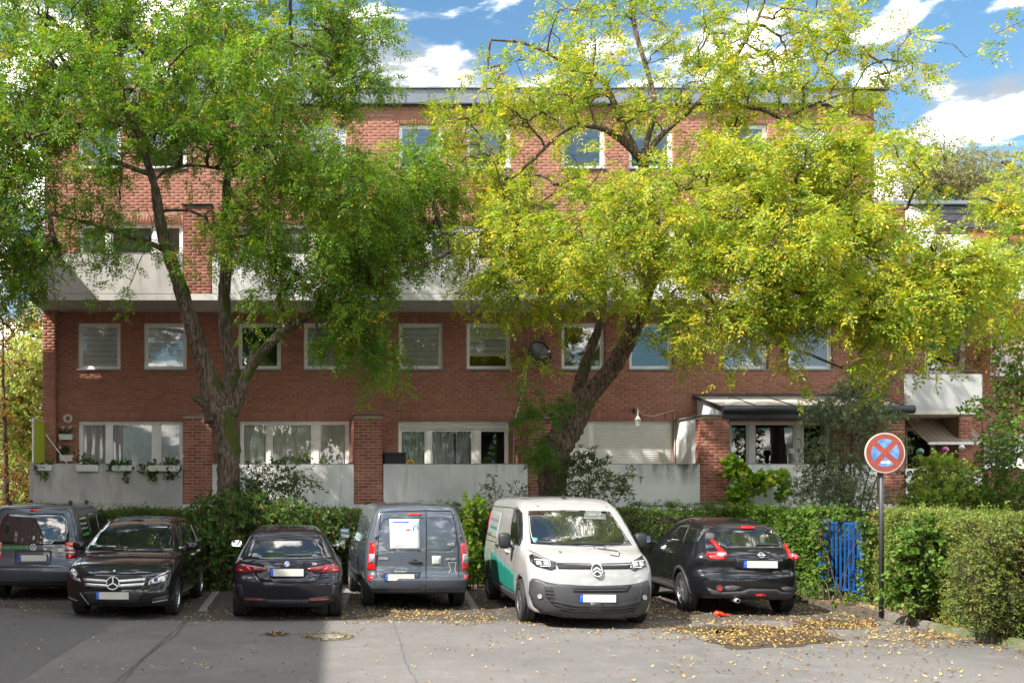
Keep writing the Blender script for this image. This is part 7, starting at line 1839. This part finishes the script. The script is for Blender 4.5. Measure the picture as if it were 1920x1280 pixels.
# --- black crossover, seen from behind on the skew
def juke():
    pt = paint('black blue paint', (0.009, 0.009, 0.012), 0.15)
    c = Car('parked_car', 'black crossover with bulging wings and boomerang tail lights, right of the white van', 'car', (7.99, 18.22), -7.5, 4.13, 0.885, 1.57,
            [(-1.9, .27), (-2.02, .34), (-2.07, .52), (-2.06, .66), (-1.97, .76), (-1.99, .92), (-1.95, 1.02), (-1.84, 1.12), (-1.55, 1.38), (-1.52, 1.45), (-1.1, 1.52), (-.4, 1.575), (.05, 1.55), (.35, 1.46), (.98, 1.12), (1.15, 1.07), (1.7, .98), (1.98, .82), (2.07, .6), (2.05, .35), (1.9, .24)],
            [(.25, .93), (.45, .98), (.8, 1.0), (.95, .975), (1.08, .89), (1.55, .62)], [(-2.07, .86), (-1.6, .97), (-.9, .985), (0, .955), (.9, .985), (1.5, .98), (2.07, .82)],
            (-1.28, 1.25), .335, pt, (.20, .25), .05, .13, flare=.03)
    f = lambda p, r=RF: c.front_px(p, r)
    c.patch('rear_window', f([(690, 392), (742, 322), (860, 308), (1000, 306), (1140, 318), (1196, 372), (1232, 458), (1100, 455), (900, 455), (765, 456), (705, 430)]), 'rear', M['car_glass'], .006)
    for P in ([(648, 402), (664, 384), (722, 446), (776, 496), (782, 520), (766, 548), (700, 550), (650, 544), (610, 514), (624, 500), (690, 498), (716, 486)], [(1236, 420), (1246, 420), (1278, 486), (1358, 508), (1366, 530), (1358, 556), (1306, 558), (1272, 532)]):
        q = f(P); o = c.patch('tail_light', q, 'rear', M['red_lens'], .022, skirt=.03)
        zz = sorted(b for a, b in q); cx = sum(a for a, b in q) / len(q)
        c.patch('reversing_lamp', f([(700, 500), (770, 498), (772, 515), (745, 532), (705, 522)] if P[0][0] < 1000 else [(1292, 508), (1340, 512), (1335, 530), (1300, 528)]), 'rear', M['clear_lens'], .028, parent=o)
    c.patch('brake_light', f([(892, 284), (1000, 286), (1002, 304), (890, 302)]), 'rear', M['red_lens'], .016)
    c.lines('panel_gap', [f([(762, 462), (1235, 464)]), f([(765, 550), (800, 655), (1290, 664), (1305, 560)])], 'rear', M['gap'], .012)
    c.patch('tailgate_recess', f([(862, 536), (1222, 544), (1246, 600), (1214, 642), (1050, 640), (846, 625), (840, 580)]), 'rear', paint('recess black', (0.012, 0.012, 0.018), .2), .004)
    q = c.px([(1047, 586)], RF)[0]; c.plate(q[0], q[2], 'rear')
    q = c.px([(1053, 515)], RF)[0]
    rv, rf = ring(.038, .048, 28, .006); c.decal('round_emblem', rv, rf, q[0], q[2], 'rear', M['chrome'], .014); c.decal('round_emblem', *bars([((-.062, 0), (.062, 0))], .017, -.008, .008), q[0], q[2], 'rear', M['chrome'], .014)
    c.lines('wiper', [f([(1012, 436), (1040, 430), (1185, 436)])], 'rear', M['black'], .026, .028)
    bp = c.patch('rear_bumper', f([(620, 772), (690, 795), (760, 806), (900, 800), (965, 780), (1180, 786), (1225, 808), (1378, 812), (1366, 850), (1240, 866), (1120, 866), (1000, 852), (760, 848), (660, 838)]), 'rear', M['plastic_grey'], .014, skirt=.02)
    for P in ([(760, 762), (830, 752), (905, 768), (900, 790), (850, 803), (765, 800)], [(1212, 772), (1260, 762), (1322, 775), (1322, 806), (1240, 808)]): c.patch('mesh_grille', f(P), 'rear', material('perforated black plastic', (0.02, 0.02, 0.022), .6, color2=(.06, .06, .065), vscale=60), .006)
    for (a, b, r_) in ((722, 774, .036), (1350, 784, .034)):
        q = c.px([(a, b)], RF)[0]; o = c.decal('fog_light', *ring(r_, r_ + .02, 24, .006), q[0], q[2], 'rear', M['plastic_grey'], .014); c.decal('fog_light_lens', *disc(r_, 24), q[0], q[2], 'rear', M['red_lens'], .014, parent=o)
    c.patch('reflector', f([(1008, 824), (1050, 820), (1090, 826), (1086, 840), (1015, 838)]), 'rear', M['red_lens'], .022)
    ex = MB(); q = c.px([(850, 856)], RF)[0]; ex.lathe([(.028, -2.08), (.036, -2.08), (.036, -1.8)], 16, 'y', (q[0], 0, .26)); ex.build('exhaust_pipe', M['chrome'], c.root, local=True, smooth=True)
    sp = lambda p: c.side_px(p, RF)
    for P in ([(300, 402), (335, 345), (410, 278), (486, 270), (430, 408)], [(440, 410), (500, 292), (585, 308), (600, 338), (548, 415)]): c.patch('side_window', sp(P), 'left', M['car_glass'], .007, mirror=True)
    for v in ('left', 'right'):
        for wy in c.wheels:
            arc = [(wy + (c.R + .05) * math.cos(a), c.R + (c.R + .05) * math.sin(a)) for a in np.linspace(-.12, math.pi + .12, 22)] + [(wy + (c.R + .105) * math.cos(a), c.R + (c.R + .105) * math.sin(a)) for a in np.linspace(math.pi + .12, -.12, 22)]
            c.patch('arch_trim', arc, v, M['plastic_grey'], .014, .08)
        c.patch('sill_trim', rect(-.88, .85, .30, .40), v, M['plastic_grey'], .014)
        c.lines('panel_gap', [[(.78, .42), (.85, .9), (.72, 1.04)], [(-.28, .42), (-.26, 1.05)], [(-.90, .62), (-1.0, .8), (-.95, 1.1)]], v, M['gap'])
        c.patch('door_handle', rect(-.2, -.02, .92, .95), v, pt, .035)
    c.add_wheels(M['alloy'], 6, tyre_w=.215, inset=.01)
    c.mirror_cap(.985, .78, 1.13, pt, .10, .09, .075)
    return c
FLEET.append(juke())
# ---------------------------------------------------------------- street furniture and small things
M['post'] = material('grey coated post', (0.05, 0.052, 0.06), .5, .3, var=.1)
def sign():
    Y = 16.0; c = PX(1654, 849, Y); xb = PX(1652.5, 0, Y).x
    t = thing('no_stopping_sign', 'round faded no stopping sign, red cross on blue with white arrow, on grey post', 'sign', (xb, Y, 0.07))
    MB().tube([(xb, Y, 0.02), (xb, Y, c.z + .22)], .036, 14).build('post', M['post'], t, smooth=True)
    r = .322
    a = math.radians(-4)
    red = material('faded orange red sign film', (0.36, 0.065, 0.035), .4, color2=(0.24, 0.04, 0.025), vscale=5)
    blue = material('faded blue sign film', (0.06, 0.17, 0.42), .4, color2=(0.17, 0.32, 0.55), vscale=9)
    white = material('sign white', (0.52, 0.50, 0.47), .4)
    pl = MB(); pl.lathe([(.001, 0), (r, 0), (r, .012), (r - .01, .018), (.001, .018)], 48, 'y', (c.x, Y - .075, c.z)); board = pl.build('sign_board', white, t)
    y = Y - .079
    d = MB(); vs, fs = disc(r * .94, 48, 0); d.add([(v[0] + c.x, y, v[2] + c.z) for v in vs], fs); d.build('red_ring', red, board, recalc=False)
    y -= .003
    # four blue fields between the arms of the cross
    ri = r * .70; w = r * .13
    for k in range(4):
        A = math.pi / 2 * k; m = []
        dlt = w * math.sqrt(2)
        a0, a1 = A - math.pi / 4 + math.asin(w / ri), A + math.pi / 4 - math.asin(w / ri)
        m.append((dlt * math.cos(A), dlt * math.sin(A)))
        m += [(ri * math.cos(a0 + (a1 - a0) * q / 8), ri * math.sin(a0 + (a1 - a0) * q / 8)) for q in range(9)]
        f = MB(); f.add([(c.x + p * math.cos(.06) - q * math.sin(.06), y, c.z + p * math.sin(.06) + q * math.cos(.06)) for p, q in m], [tuple(range(len(m)))]); f.build('blue_field', blue, board)
    y -= .003; ar = [(-.085, -.02), (.02, -.02), (.02, -.045), (.095, 0), (.02, .045), (.02, .02), (-.085, .02)]
    f = MB(); f.add([(c.x + p + .01, y, c.z - r * .47 + q) for p, q in ar], [tuple(range(7))]); f.build('arrow', white, board)
    for z in (-.12, .14): MB().bev(xb - .055, xb + .055, Y - .06, Y + .05, c.z + z - .02, c.z + z + .02, .006).build('clamp', M['grey_metal'], t)
    MB().lathe([(.045, c.z + .22), (.04, c.z + .235), (.001, c.z + .24)], 14, 'z', (xb, Y, 0)).build('post_cap', M['black'], t)
sign()
def gate():
    a, b = PX(1549, 0, 18.65), PX(1613, 0, 17.75); bl = material('bright blue gate paint', (0.003, 0.065, 0.30), .5, bump=.2, bscale=30, color2=(0.006, 0.10, 0.38), vscale=6)
    t = thing('garden_gate', 'bright blue steel bar gate set in the hedge behind the sign', 'gate', (a.x, a.y, .07))
    A, B = Vector((a.x, a.y, 0)), Vector((b.x, b.y, 0)); d = B - A
    zb, zt = .22, 1.46
    for z, r in ((zt, .022), (zb + .03, .020)): MB().tube([A + Vector((0, 0, z)), B + Vector((0, 0, z))], r, 4).build('rail', bl, t)
    for k in range(8):
        p = A + d * (.06 + .88 * k / 7); MB().tube([p + Vector((0, 0, zb)), p + Vector((0, 0, zt))], .019, 4).build('bar', bl, t)
    for p in (A - d * .03, B + d * .05):
        MB().tube([p + Vector((0, 0, .02)), p + Vector((0, 0, 1.52))], .035, 8).build('gate_post', bl, t)
    MB().bev(B.x - .02, B.x + .03, B.y - .02, B.y + .08, .85, 1.02, .008).build('lock_box', bl, t)
    p = A - d * .10
    for k in range(3): q = p - d * .05 * k; MB().tube([q + Vector((0, 0, zb)), q + Vector((0, 0, 1.15))], .017, 4).build('bar', bl, t)
gate()
def dish(px, py, Y, r, label, mat, yaw, tilt, arm=True):
    c = PX(px, py, Y); t = thing('satellite_dish', label, 'satellite dish', (c.x, YF, c.z))
    mb = MB(); prof = [(r * q, -.22 * r * (1 - q * q)) for q in np.linspace(0.001, 1, 9)]
    mb.lathe([(a, b) for a, b in prof] + [(r * 1.0, .015), (r * .97, .03)] + [(a * .98, b + .03) for a, b in prof[::-1]], 32, 'y')
    R = Matrix.Rotation(math.radians(yaw), 3, 'Z') @ Matrix.Rotation(math.radians(tilt), 3, 'X')
    mb.v = [tuple(R @ Vector((v[0], -v[1], v[2])) + c) for v in mb.v]; mb.build('reflector', mat, t, smooth=True)
    f = R @ Vector((0, -.75 * r - .1, -.05)); b0 = R @ Vector((0, -.02, -r * .9))
    MB().tube([c + b0, c + f], .014, 6).build('feed_arm', M['dark_metal'], t); MB().tube([c + f, c + f + R @ Vector((0, .12, .03))], .035, 10).build('receiver_head', M['white_frame'], t)
    MB().tube([c + R @ Vector((0, .2 * r, 0)), (c.x, YF - .02, c.z - .05)], .025, 8).build('wall_bracket', M['dark_metal'], t)
dish(1012, 664, 27.2, .38, 'dark grey satellite dish on the brick wall between two first floor windows', M['dark_metal'], 25, -12)
dish(1688, 437, 26.6, .80, 'large white satellite dish beside the slate roof band', M['white_frame'], -20, -15)
# cable from the dark dish down to the terrace
mb = MB(); pts = [(990, 675), (986, 700), (984, 720), (978, 745), (968, 775), (964, 800), (963, 870)]
mb.tube([PX(a, b, YF - .05) for a, b in pts], .018, 6); tag(mb.build('cable', material('white cable', (0.62, 0.60, 0.56), .6)), 'white cable hanging from the dark dish down the brick wall', 'cable')
def lantern():
    c = PX(1196, 790, 27.3); t = thing('wall_lantern', 'small white hanging lantern before the closed roller shutter', 'lantern', (c.x, YF, c.z)); w = M['white_sticker2']
    MB().tube([(c.x, YF - .01, c.z + .38), (c.x, c.y, c.z + .38), (c.x, c.y, c.z + .12)], .012, 6).build('bracket', w, t)
    MB().lathe([(.001, .15), (.03, .14), (.085, .06), (.09, .05), (.001, .05)], 6, 'z', tuple(c)).build('lantern_roof', w, t)
    MB().lathe([(.072, .048), (.05, -.11), (.001, -.11)], 6, 'z', tuple(c)).build('lamp_glass', material('frosted lantern glass', (0.5, 0.5, 0.47), .2), t)
    for k in range(6):
        a = math.pi / 3 * k; MB().tube([c + Vector((.078 * math.cos(a), .078 * math.sin(a), .05)), c + Vector((.054 * math.cos(a), .054 * math.sin(a), -.11))], .006, 4).build('lantern_bar', w, t)
    MB().lathe([(.062, -.105), (.05, -.13), (.001, -.14)], 6, 'z', tuple(c)).build('lantern_base', w, t)
    m = MB(); m.tube([PX(a, b, YF - .03) for a, b in ((1197, 770), (1205, 778), (1225, 780), (1245, 774), (1262, 769), (1265, 775), (1265, 868))], .010, 5); tag(m.build('cable', bpy.data.materials['white cable']), 'thin pale cable running from the lantern to the terrace corner', 'cable')
M['white_sticker2'] = material('white lacquer', (0.72, 0.71, 0.68), .4)
lantern()
MB().bev(fx(1187.5), fx(1189.5), YF - .06, YF - .01, fz(776), fz(764), .004).build('iron_hook', M['black'], None)
tag(bpy.data.objects['iron_hook'], 'small black iron hook on the bricks left of the lantern', 'hook')
# wreath
c = PX(127, 784, YF - .06); mb = MB(); r = random.Random(2)
for k in range(26):
    a = 2 * math.pi * k / 26; p = c + Vector((.095 * math.cos(a), 0, .095 * math.sin(a)))
    mb.bev(p.x - .03, p.x + .03, p.y - .03, p.y + .03, p.z - .025 + r.uniform(-.008, .008), p.z + .025, .01)
tag(mb.build('wreath', M['white_sticker2']), 'small white wreath on the brick wall above two planters', 'wreath')
# planters and flowers
M['petal_w'] = material('white petal', (0.75, 0.72, 0.7), .6); M['petal_r'] = material('red petal', (0.6, 0.03, 0.04), .6); M['petal_p'] = material('pink petal', (0.75, 0.12, 0.22), .6)
geran = leaf_material('geranium leaf', (0.035, 0.085, 0.015), (0.09, 0.16, 0.03), (0.15, 0.18, 0.04), .03, transl=.3)
def planter(px0, px1, pyt, pyb, Y, label, specs, flowers=(), seed=0, box=True, hang=.0):
    a, b = PX(px0, pyb, Y), PX(px1, pyt, Y)
    t = thing('flower_box', label, 'flower box', ((a.x + b.x) / 2, Y, a.z), group=None)
    if box:
        m = MB(); x0, x1, z0, z1 = a.x, b.x, a.z, b.z; e = .02
        m.add([(x0 + e, Y - .07, z0), (x1 - e, Y - .07, z0), (x1 - e, Y + .07, z0), (x0 + e, Y + .07, z0), (x0, Y - .1, z1), (x1, Y - .1, z1), (x1, Y + .1, z1), (x0, Y + .1, z1), (x0 + .02, Y - .08, z1 - .02), (x1 - .02, Y - .08, z1 - .02), (x1 - .02, Y + .08, z1 - .02), (x0 + .02, Y + .08, z1 - .02)],
              [(3, 2, 1, 0), (0, 1, 5, 4), (1, 2, 6, 5), (2, 3, 7, 6), (3, 0, 4, 7), (4, 5, 9, 8), (5, 6, 10, 9), (6, 7, 11, 10), (7, 4, 8, 11), (8, 9, 10, 11)])
        m.build('trough', M['white_sticker2'], t)
    rng = NR(seed); A = ellipses(rng, specs, .06); PTS, D, tw = twigs_and_leaves(rng, A, A.mean(0) - np.array([0, 0, .1]), twig_len=(.06, .16), per=7, droop=.4)
    V, Fc = leaf_cards(PTS, D, side_of(rng, D), .055, .05, 'hex'); mesh_np('foliage', V, Fc, geran, t, kind='stuff')
    for (fx_, fy_, col) in flowers:
        p = PX(fx_, fy_, Y - .12); m = MB()
        for k in range(7): q = p + Vector(rng.normal(size=3) * .022); m.bev(q.x - .014, q.x + .014, q.y - .014, q.y + .014, q.z - .012, q.z + .012, .005)
        m.build('blossom', M[col], t)
yp = YP - .12
planter(111, 137, 814, 824, YF - .12, 'upper white planter on the wall under the wreath', [(124, 808, 11, 6, YF - .12, .06, 1)], [(118, 800, 'petal_w'), (130, 801, 'petal_w')], 1)
planter(112, 137, 853, 864, YF - .12, 'lower white planter on the wall with trailing leaves', [(124, 845, 14, 10, YF - .12, .08, 1)], [(113, 838, 'petal_w'), (135, 855, 'petal_w')], 2)
planter(70, 98, 871, 882, yp, 'white flower box with a hanging green tuft at the parapet corner', [(78, 878, 9, 12, yp, .08, 1.3), (92, 867, 8, 5, yp, .06, 1), (82, 892, 6, 8, yp, .06, 1)], [], 3)
planter(143, 186, 871, 883, yp, 'white flower box with low dry plants, second on the grey parapet', [(165, 868, 20, 7, yp, .08, 1), (150, 858, 6, 12, yp, .06, .6)], [(146, 858, 'petal_r')], 4)
planter(210, 248, 872, 882, yp, 'flower box hidden under bushy geraniums, third on the grey parapet', [(228, 872, 22, 9, yp, .1, 1.2), (234, 888, 7, 10, yp, .06, 1), (212, 876, 8, 8, yp, .08, 1)], [], 5)
planter(268, 338, 872, 883, yp, 'flower box with overflowing geraniums and few blossoms beside the brick pillar', [(285, 877, 20, 14, yp, .1, 1.2), (322, 874, 18, 14, yp, .1, 1.2), (290, 893, 8, 9, yp, .06, 1), (318, 890, 14, 6, yp, .06, .8)], [(307, 860, 'petal_w'), (301, 869, 'petal_r'), (333, 857, 'petal_w'), (342, 853, 'petal_w')], 6)
planter(1600, 1680, 478, 488, yp, 'upper balcony flower box with pink blossoms beside the white dish', [(1640, 468, 40, 14, yp, .12, .9)], [(1625, 458, 'petal_p'), (1640, 455, 'petal_p'), (1650, 452, 'petal_p'), (1613, 462, 'petal_p'), (1634, 449, 'petal_p')], 7)
# privacy screen at the left end of the terrace
x = PX(58, 0, YP).x; t = thing('privacy_screen', 'yellow green cloth screen in a white frame at the left terrace end', 'screen', (x, YP, 2.77))
z0, z1 = 2.80, fz(783, YP)
MB().box(x + .03, x + .04, YP + .06, YF - .12, z0 + .02, z1 - .03).build('cloth', leaf_material('yellow green cloth', (0.40, 0.42, 0.12), (0.42, 0.44, 0.13), (0.4, 0.42, 0.12), 0, transl=.5), t)
for a, b in (((x + .035, YP + .05, z0), (x + .035, YP + .05, z1)), ((x + .035, YF - .12, z0), (x + .035, YF - .12, z1 - .0)), ((x + .035, YP + .05, z1 - .01), (x + .035, YF - .12, z1 - .01))): MB().tube([a, b], .025, 6).build('frame_bar', M['white_frame'], t)
MB().tube([PX(86, 814, 27), PX(127, 870, 26.5)], .012, 6).build('stay_rod', M['white_frame'], t)
# things on the terraces
def louvre_box():
    x0, x1 = PX(720, 0, 26.4).x, PX(760, 0, 26.4).x; t = thing('storage_box', 'black plastic storage box on the third terrace beside the brick pillar', 'storage box', (x0, 26.4, 1.8))
    z1 = PX(0, 848, 26.4).z; MB().bev(x0, x1, 26.3, 26.8, 1.8, z1 - .04, .01).build('box_body', M['black'], t)
    MB().bev(x0 - .02, x1 + .03, 26.27, 26.83, z1 - .04, z1, .012).build('lid', M['plastic_b'], t)
    for k in range(5): MB().box(x0 + .03, x1 - .03, 26.285, 26.299, z1 - .14 - k * .06, z1 - .115 - k * .06).build('rib', M['plastic_b'], t)
M['plastic_b'] = material('black grained plastic', (0.02, 0.02, 0.022), .5)
louvre_box()
c = PX(770, 868, 26.3); t = thing('toy_frame', 'yellow plastic handle showing above the third parapet', 'toy', tuple(c))
yl_ = material('yellow plastic', (0.75, 0.42, 0.01), .4)
MB().tube([c + Vector((-.13, 0, -.1)), c + Vector((-.07, 0, .06)), c + Vector((0, 0, .10)), c + Vector((.07, 0, .02)), c + Vector((.15, 0, -.1))], .03, 6).build('handle', yl_, t)
MB().tube([c + Vector((-.04, .05, -.1)), c + Vector((.03, .05, .05)), c + Vector((.09, .05, -.1))], .028, 6).build('handle', yl_, t)
c = PX(660, 868, 26.4); m = MB(); r = random.Random(4)
for k in range(5): q = c + Vector((r.uniform(-.08, .08), r.uniform(-.04, .04), r.uniform(-.03, .02))); m.bev(q.x - .07, q.x + .07, q.y - .05, q.y + .05, q.z - .04, q.z + .04, .03)
tag(m.build('cloth_bundle', material('bright blue cloth', (0.03, 0.20, 0.62), .7), smooth=True), 'bright blue cloth bundle on the second terrace beside the pillar', 'cloth')
# potted plants and a chair back behind the second parapet
bush('potted_plant', 'leafy potted plants behind the second parapet before the curtains', 'potted plant', [(555, 862, 28, 10, 26.7, .2, 1.0), (600, 868, 22, 6, 26.7, .2, .8), (520, 868, 10, 6, 26.7, .2, .8)], geran, dens=.04, leaf=(.06, .04), seed=90, per=7, twig=(.06, .16), stems=3, z0=1.8)
t = thing('garden_chair', 'garden chair with rounded dark back behind the second parapet', 'chair', (PX(545, 0, 27).x, 27.0, 1.8)); x0 = PX(545, 0, 27).x
MB().tube([(x0 - .5, 27, 2.6), (x0 - .4, 27, 2.88), (x0 - .15, 27, 2.98), (x0 + .2, 27, 2.98), (x0 + .42, 27, 2.86), (x0 + .5, 27, 2.6)], .03, 6).build('back_rail', M['dark_metal'], t)
for k in range(7): q = x0 - .36 + .12 * k; MB().tube([(q, 27, 2.3), (q, 27, 2.93)], .012, 5).build('back_bar', M['dark_metal'], t)
MB().bev(x0 - .45, x0 + .45, 26.7, 27.1, 2.22, 2.28, .02).build('seat', M['dark_metal'], t)
for dx in (-.4, .4):
    for dy in (-.25, .05): MB().tube([(x0 + dx, 27 + dy, 1.80), (x0 + dx, 27 + dy, 2.22)], .02, 6).build('leg', M['dark_metal'], t)
# lamp and statue behind the window of the fifth terrace
c = PX(1482, 850, 27.2); t = thing('patio_lamp', 'pale shaded lamp on a post behind the parapet under the canopy', 'lamp', (c.x, c.y, 1.8))
MB().tube([(c.x, c.y, 1.8), (c.x, c.y, c.z)], .05, 8).build('stand', material('pink grey stoneware', (0.30, 0.19, 0.16), .7), t)
MB().lathe([(.001, .14), (.09, .14), (.12, .02), (.12, 0), (.001, 0)], 14, 'z', tuple(c)).build('lamp_shade', M['white_sticker2'], t)
# glass balls on rods below the awning, a red flower
for (a, b, r_, col, lab) in ((1725, 846, .09, (0.03, 0.14, 0.08), 'green glass garden ball on a rod below the awning'), (1772, 843, .09, (0.28, 0.02, 0.16), 'magenta glass garden ball on a rod below the awning'), (1803, 838, .07, (0.5, 0.5, 0.5), 'clear glass garden ball on a rod below the awning')):
    c = PX(a, b, 25.4); t = thing('garden_ball', lab, 'garden ball', (c.x, c.y, 1.0)); MB().lathe([(r_ * math.sin(q), -r_ * math.cos(q)) for q in np.linspace(.02, 3.12, 12)], 16, 'z', tuple(c)).build('glass_ball', material(lab[:20], col, .08, .2, .8, coat=1), t, smooth=True)
    MB().tube([(c.x, c.y, .1), (c.x, c.y, c.z - r_ * .9)], .010, 5).build('rod', M['dark_metal'], t)
# red plastic on the road
c = G(1352, 1156); t = thing('plastic_scrap', 'torn bright red plastic bottle lying on the leafy asphalt behind the crossover', 'litter', (c.x, c.y, 0)); rp = material('bright red plastic', (0.75, 0.045, 0.01), .35, coat=.5)
MB().tube([(c.x - .10, c.y, .045), (c.x - .08, c.y, .05), (c.x + .03, c.y + .01, .045), (c.x + .06, c.y + .01, .035), (c.x + .10, c.y + .02, .03)], [.03, .05, .042, .02, .018], 9, rng=random.Random(1), rough=.2).build('bottle', rp, t)
MB().tube([(c.x + .11, c.y + .02, .03), (c.x + .15, c.y + .03, .028)], [.026, .02], 8).build('cap', rp, t)
c = G(1792, 1178); MB().bev(c.x - .03, c.x + .03, c.y - .03, c.y + .02, .10, .15, .015).build('paper_scrap', M['white_sticker2']); tag(bpy.data.objects['paper_scrap'], 'crumpled white paper scrap on the mossy kerb', 'litter')

# ---------------------------------------------------------------- fallen leaves
def leaf_litter():
    rng = NR(101); pts = []
    def reg(px0, px1, py0, py1, n, p=None):
        px = rng.uniform(px0, px1, n); py = rng.uniform(py0, py1, n); Y = CH * F / (py - HY); X = (px - VX) / F * Y; return np.stack([X, Y], 1)
    def ell(cx, cy, rx, ry, n):
        a = rng.uniform(0, 6.283, n); r = np.sqrt(rng.uniform(0, 1, n)); px = cx + rx * r * np.cos(a); py = cy + ry * r * np.sin(a); Y = CH * F / (py - HY); return np.stack([(px - VX) / F * Y, Y], 1)
    pts += [reg(0, 1920, 1130, 1280, 900), reg(240, 700, 1135, 1170, 500), reg(640, 1240, 1125, 1170, 1900), reg(1180, 1640, 1120, 1200, 2600), reg(1500, 1900, 1150, 1215, 1100), reg(1250, 1800, 1200, 1280, 350),
            ell(1430, 1190, 130, 22, 1500), ell(1330, 1178, 90, 14, 500), ell(800, 1155, 60, 8, 350), ell(870, 1163, 60, 9, 350), ell(730, 1148, 70, 10, 250), ell(1560, 1170, 90, 12, 700), ell(1700, 1190, 90, 14, 500), ell(1240, 1150, 50, 14, 350), ell(519, 1189, 18, 5, 60), ell(615, 1193, 45, 9, 130), reg(960, 1300, 1150, 1200, 500)]
    # under and between the cars
    n = 3800; X = rng.uniform(-6, 10.2, n); Y = 20.8 - 4.6 * rng.uniform(0, 1, n) ** 1.2; pts.append(np.stack([X, Y], 1))
    n = 900; Y = rng.uniform(12, 19, n); pts.append(np.stack([9.5 - rng.exponential(.25, n), Y], 1)); pts.append(np.stack([9.7 + rng.uniform(0, .5, 500), rng.uniform(12, 17.5, 500)], 1))
    Pn = np.concatenate(pts); cl = np.sin(Pn[:, 0] * 3.1 + np.sin(Pn[:, 1] * 2.3)) * np.sin(Pn[:, 1] * 3.7 + Pn[:, 0]) + rng.uniform(-.9, 1.3, len(Pn)); Pn = Pn[cl > -.15]
    n = len(Pn); z = np.where(Pn[:, 0] > 9.62, .125, .006) + np.abs(rng.normal(0, .004, n)); base = np.column_stack([Pn, z]); a = rng.uniform(0, 6.283, n)
    d = unit(np.stack([np.cos(a), np.sin(a), np.abs(rng.normal(0, .16, n))], 1)); up = np.array([0, 0, 1.0]) + rng.normal(size=(n, 3)) * .22; s = unit(np.cross(d, up))
    L = rng.uniform(.03, .062, n); V, Fc = leaf_cards(base, d, s, L, L * rng.uniform(.38, .6, n), 'hex', .25)
    V[:, 2] = np.maximum(V[:, 2], .0065)
    m = leaf_material('fallen yellow leaf', (0.36, 0.235, 0.07), (0.50, 0.38, 0.16), (0.17, 0.085, 0.035), .30, transl=.15, patch=.8, gloss=.25)
    mesh_np('fallen_leaves', V, Fc, m, kind='stuff')
    bpy.data.objects['fallen_leaves']['label'] = 'yellow and brown leaves strewn over the asphalt'
leaf_litter()
# a few leaves on roofs and bonnets
def car_leaves(c, n, seed):
    rng = NR(seed); x = rng.uniform(-.6, .6, n); y = rng.uniform(-c.L / 2 + .3, c.L / 2 - .3, n)
    P, ok = c.trace(np.stack([x, y, np.full(n, 4.0)], 1), np.tile([0, 0, -1.0], (n, 1))); _, g = c.grad(P); P = P[ok] + g[ok] * .007; g = g[ok]; k = len(P)
    d = unit(np.cross(g, rng.normal(size=(k, 3)))); s = unit(np.cross(d, g)); L = rng.uniform(.03, .055, k)
    V, Fc = leaf_cards(P, d, s, L, L * .5, 'hex', 0)
    mesh_np('leaf_litter', V, Fc, bpy.data.materials['fallen yellow leaf'], c.root, kind='stuff', off=(0, 0, 0))
for i_, c_ in enumerate(FLEET): car_leaves(c_, (4, 6, 8, 14, 16, 16)[i_], 300 + i_)
M['damp'] = material('damp leaf mould', (0.032, 0.024, 0.016), .75, color2=(0.06, 0.045, 0.028), vscale=14)
rng = random.Random(8)
for cx, cy, rx, ry in ((1440, 1196, 118, 20), (1330, 1180, 60, 8), (1560, 1170, 80, 9)):
    m = MB(); pts = []
    for k in range(40):
        a = 2 * math.pi * k / 40; q = 1 + .14 * math.sin(3 * a + cx) + .09 * math.sin(7 * a) + rng.uniform(-.05, .05); g_ = G(cx + rx * q * math.cos(a), cy + ry * q * math.sin(a)); pts.append((g_.x, g_.y, .0035))
    m.add(pts, [tuple(range(40))]); m.build('damp_patch', M['damp'], kind='structure', recalc=True)
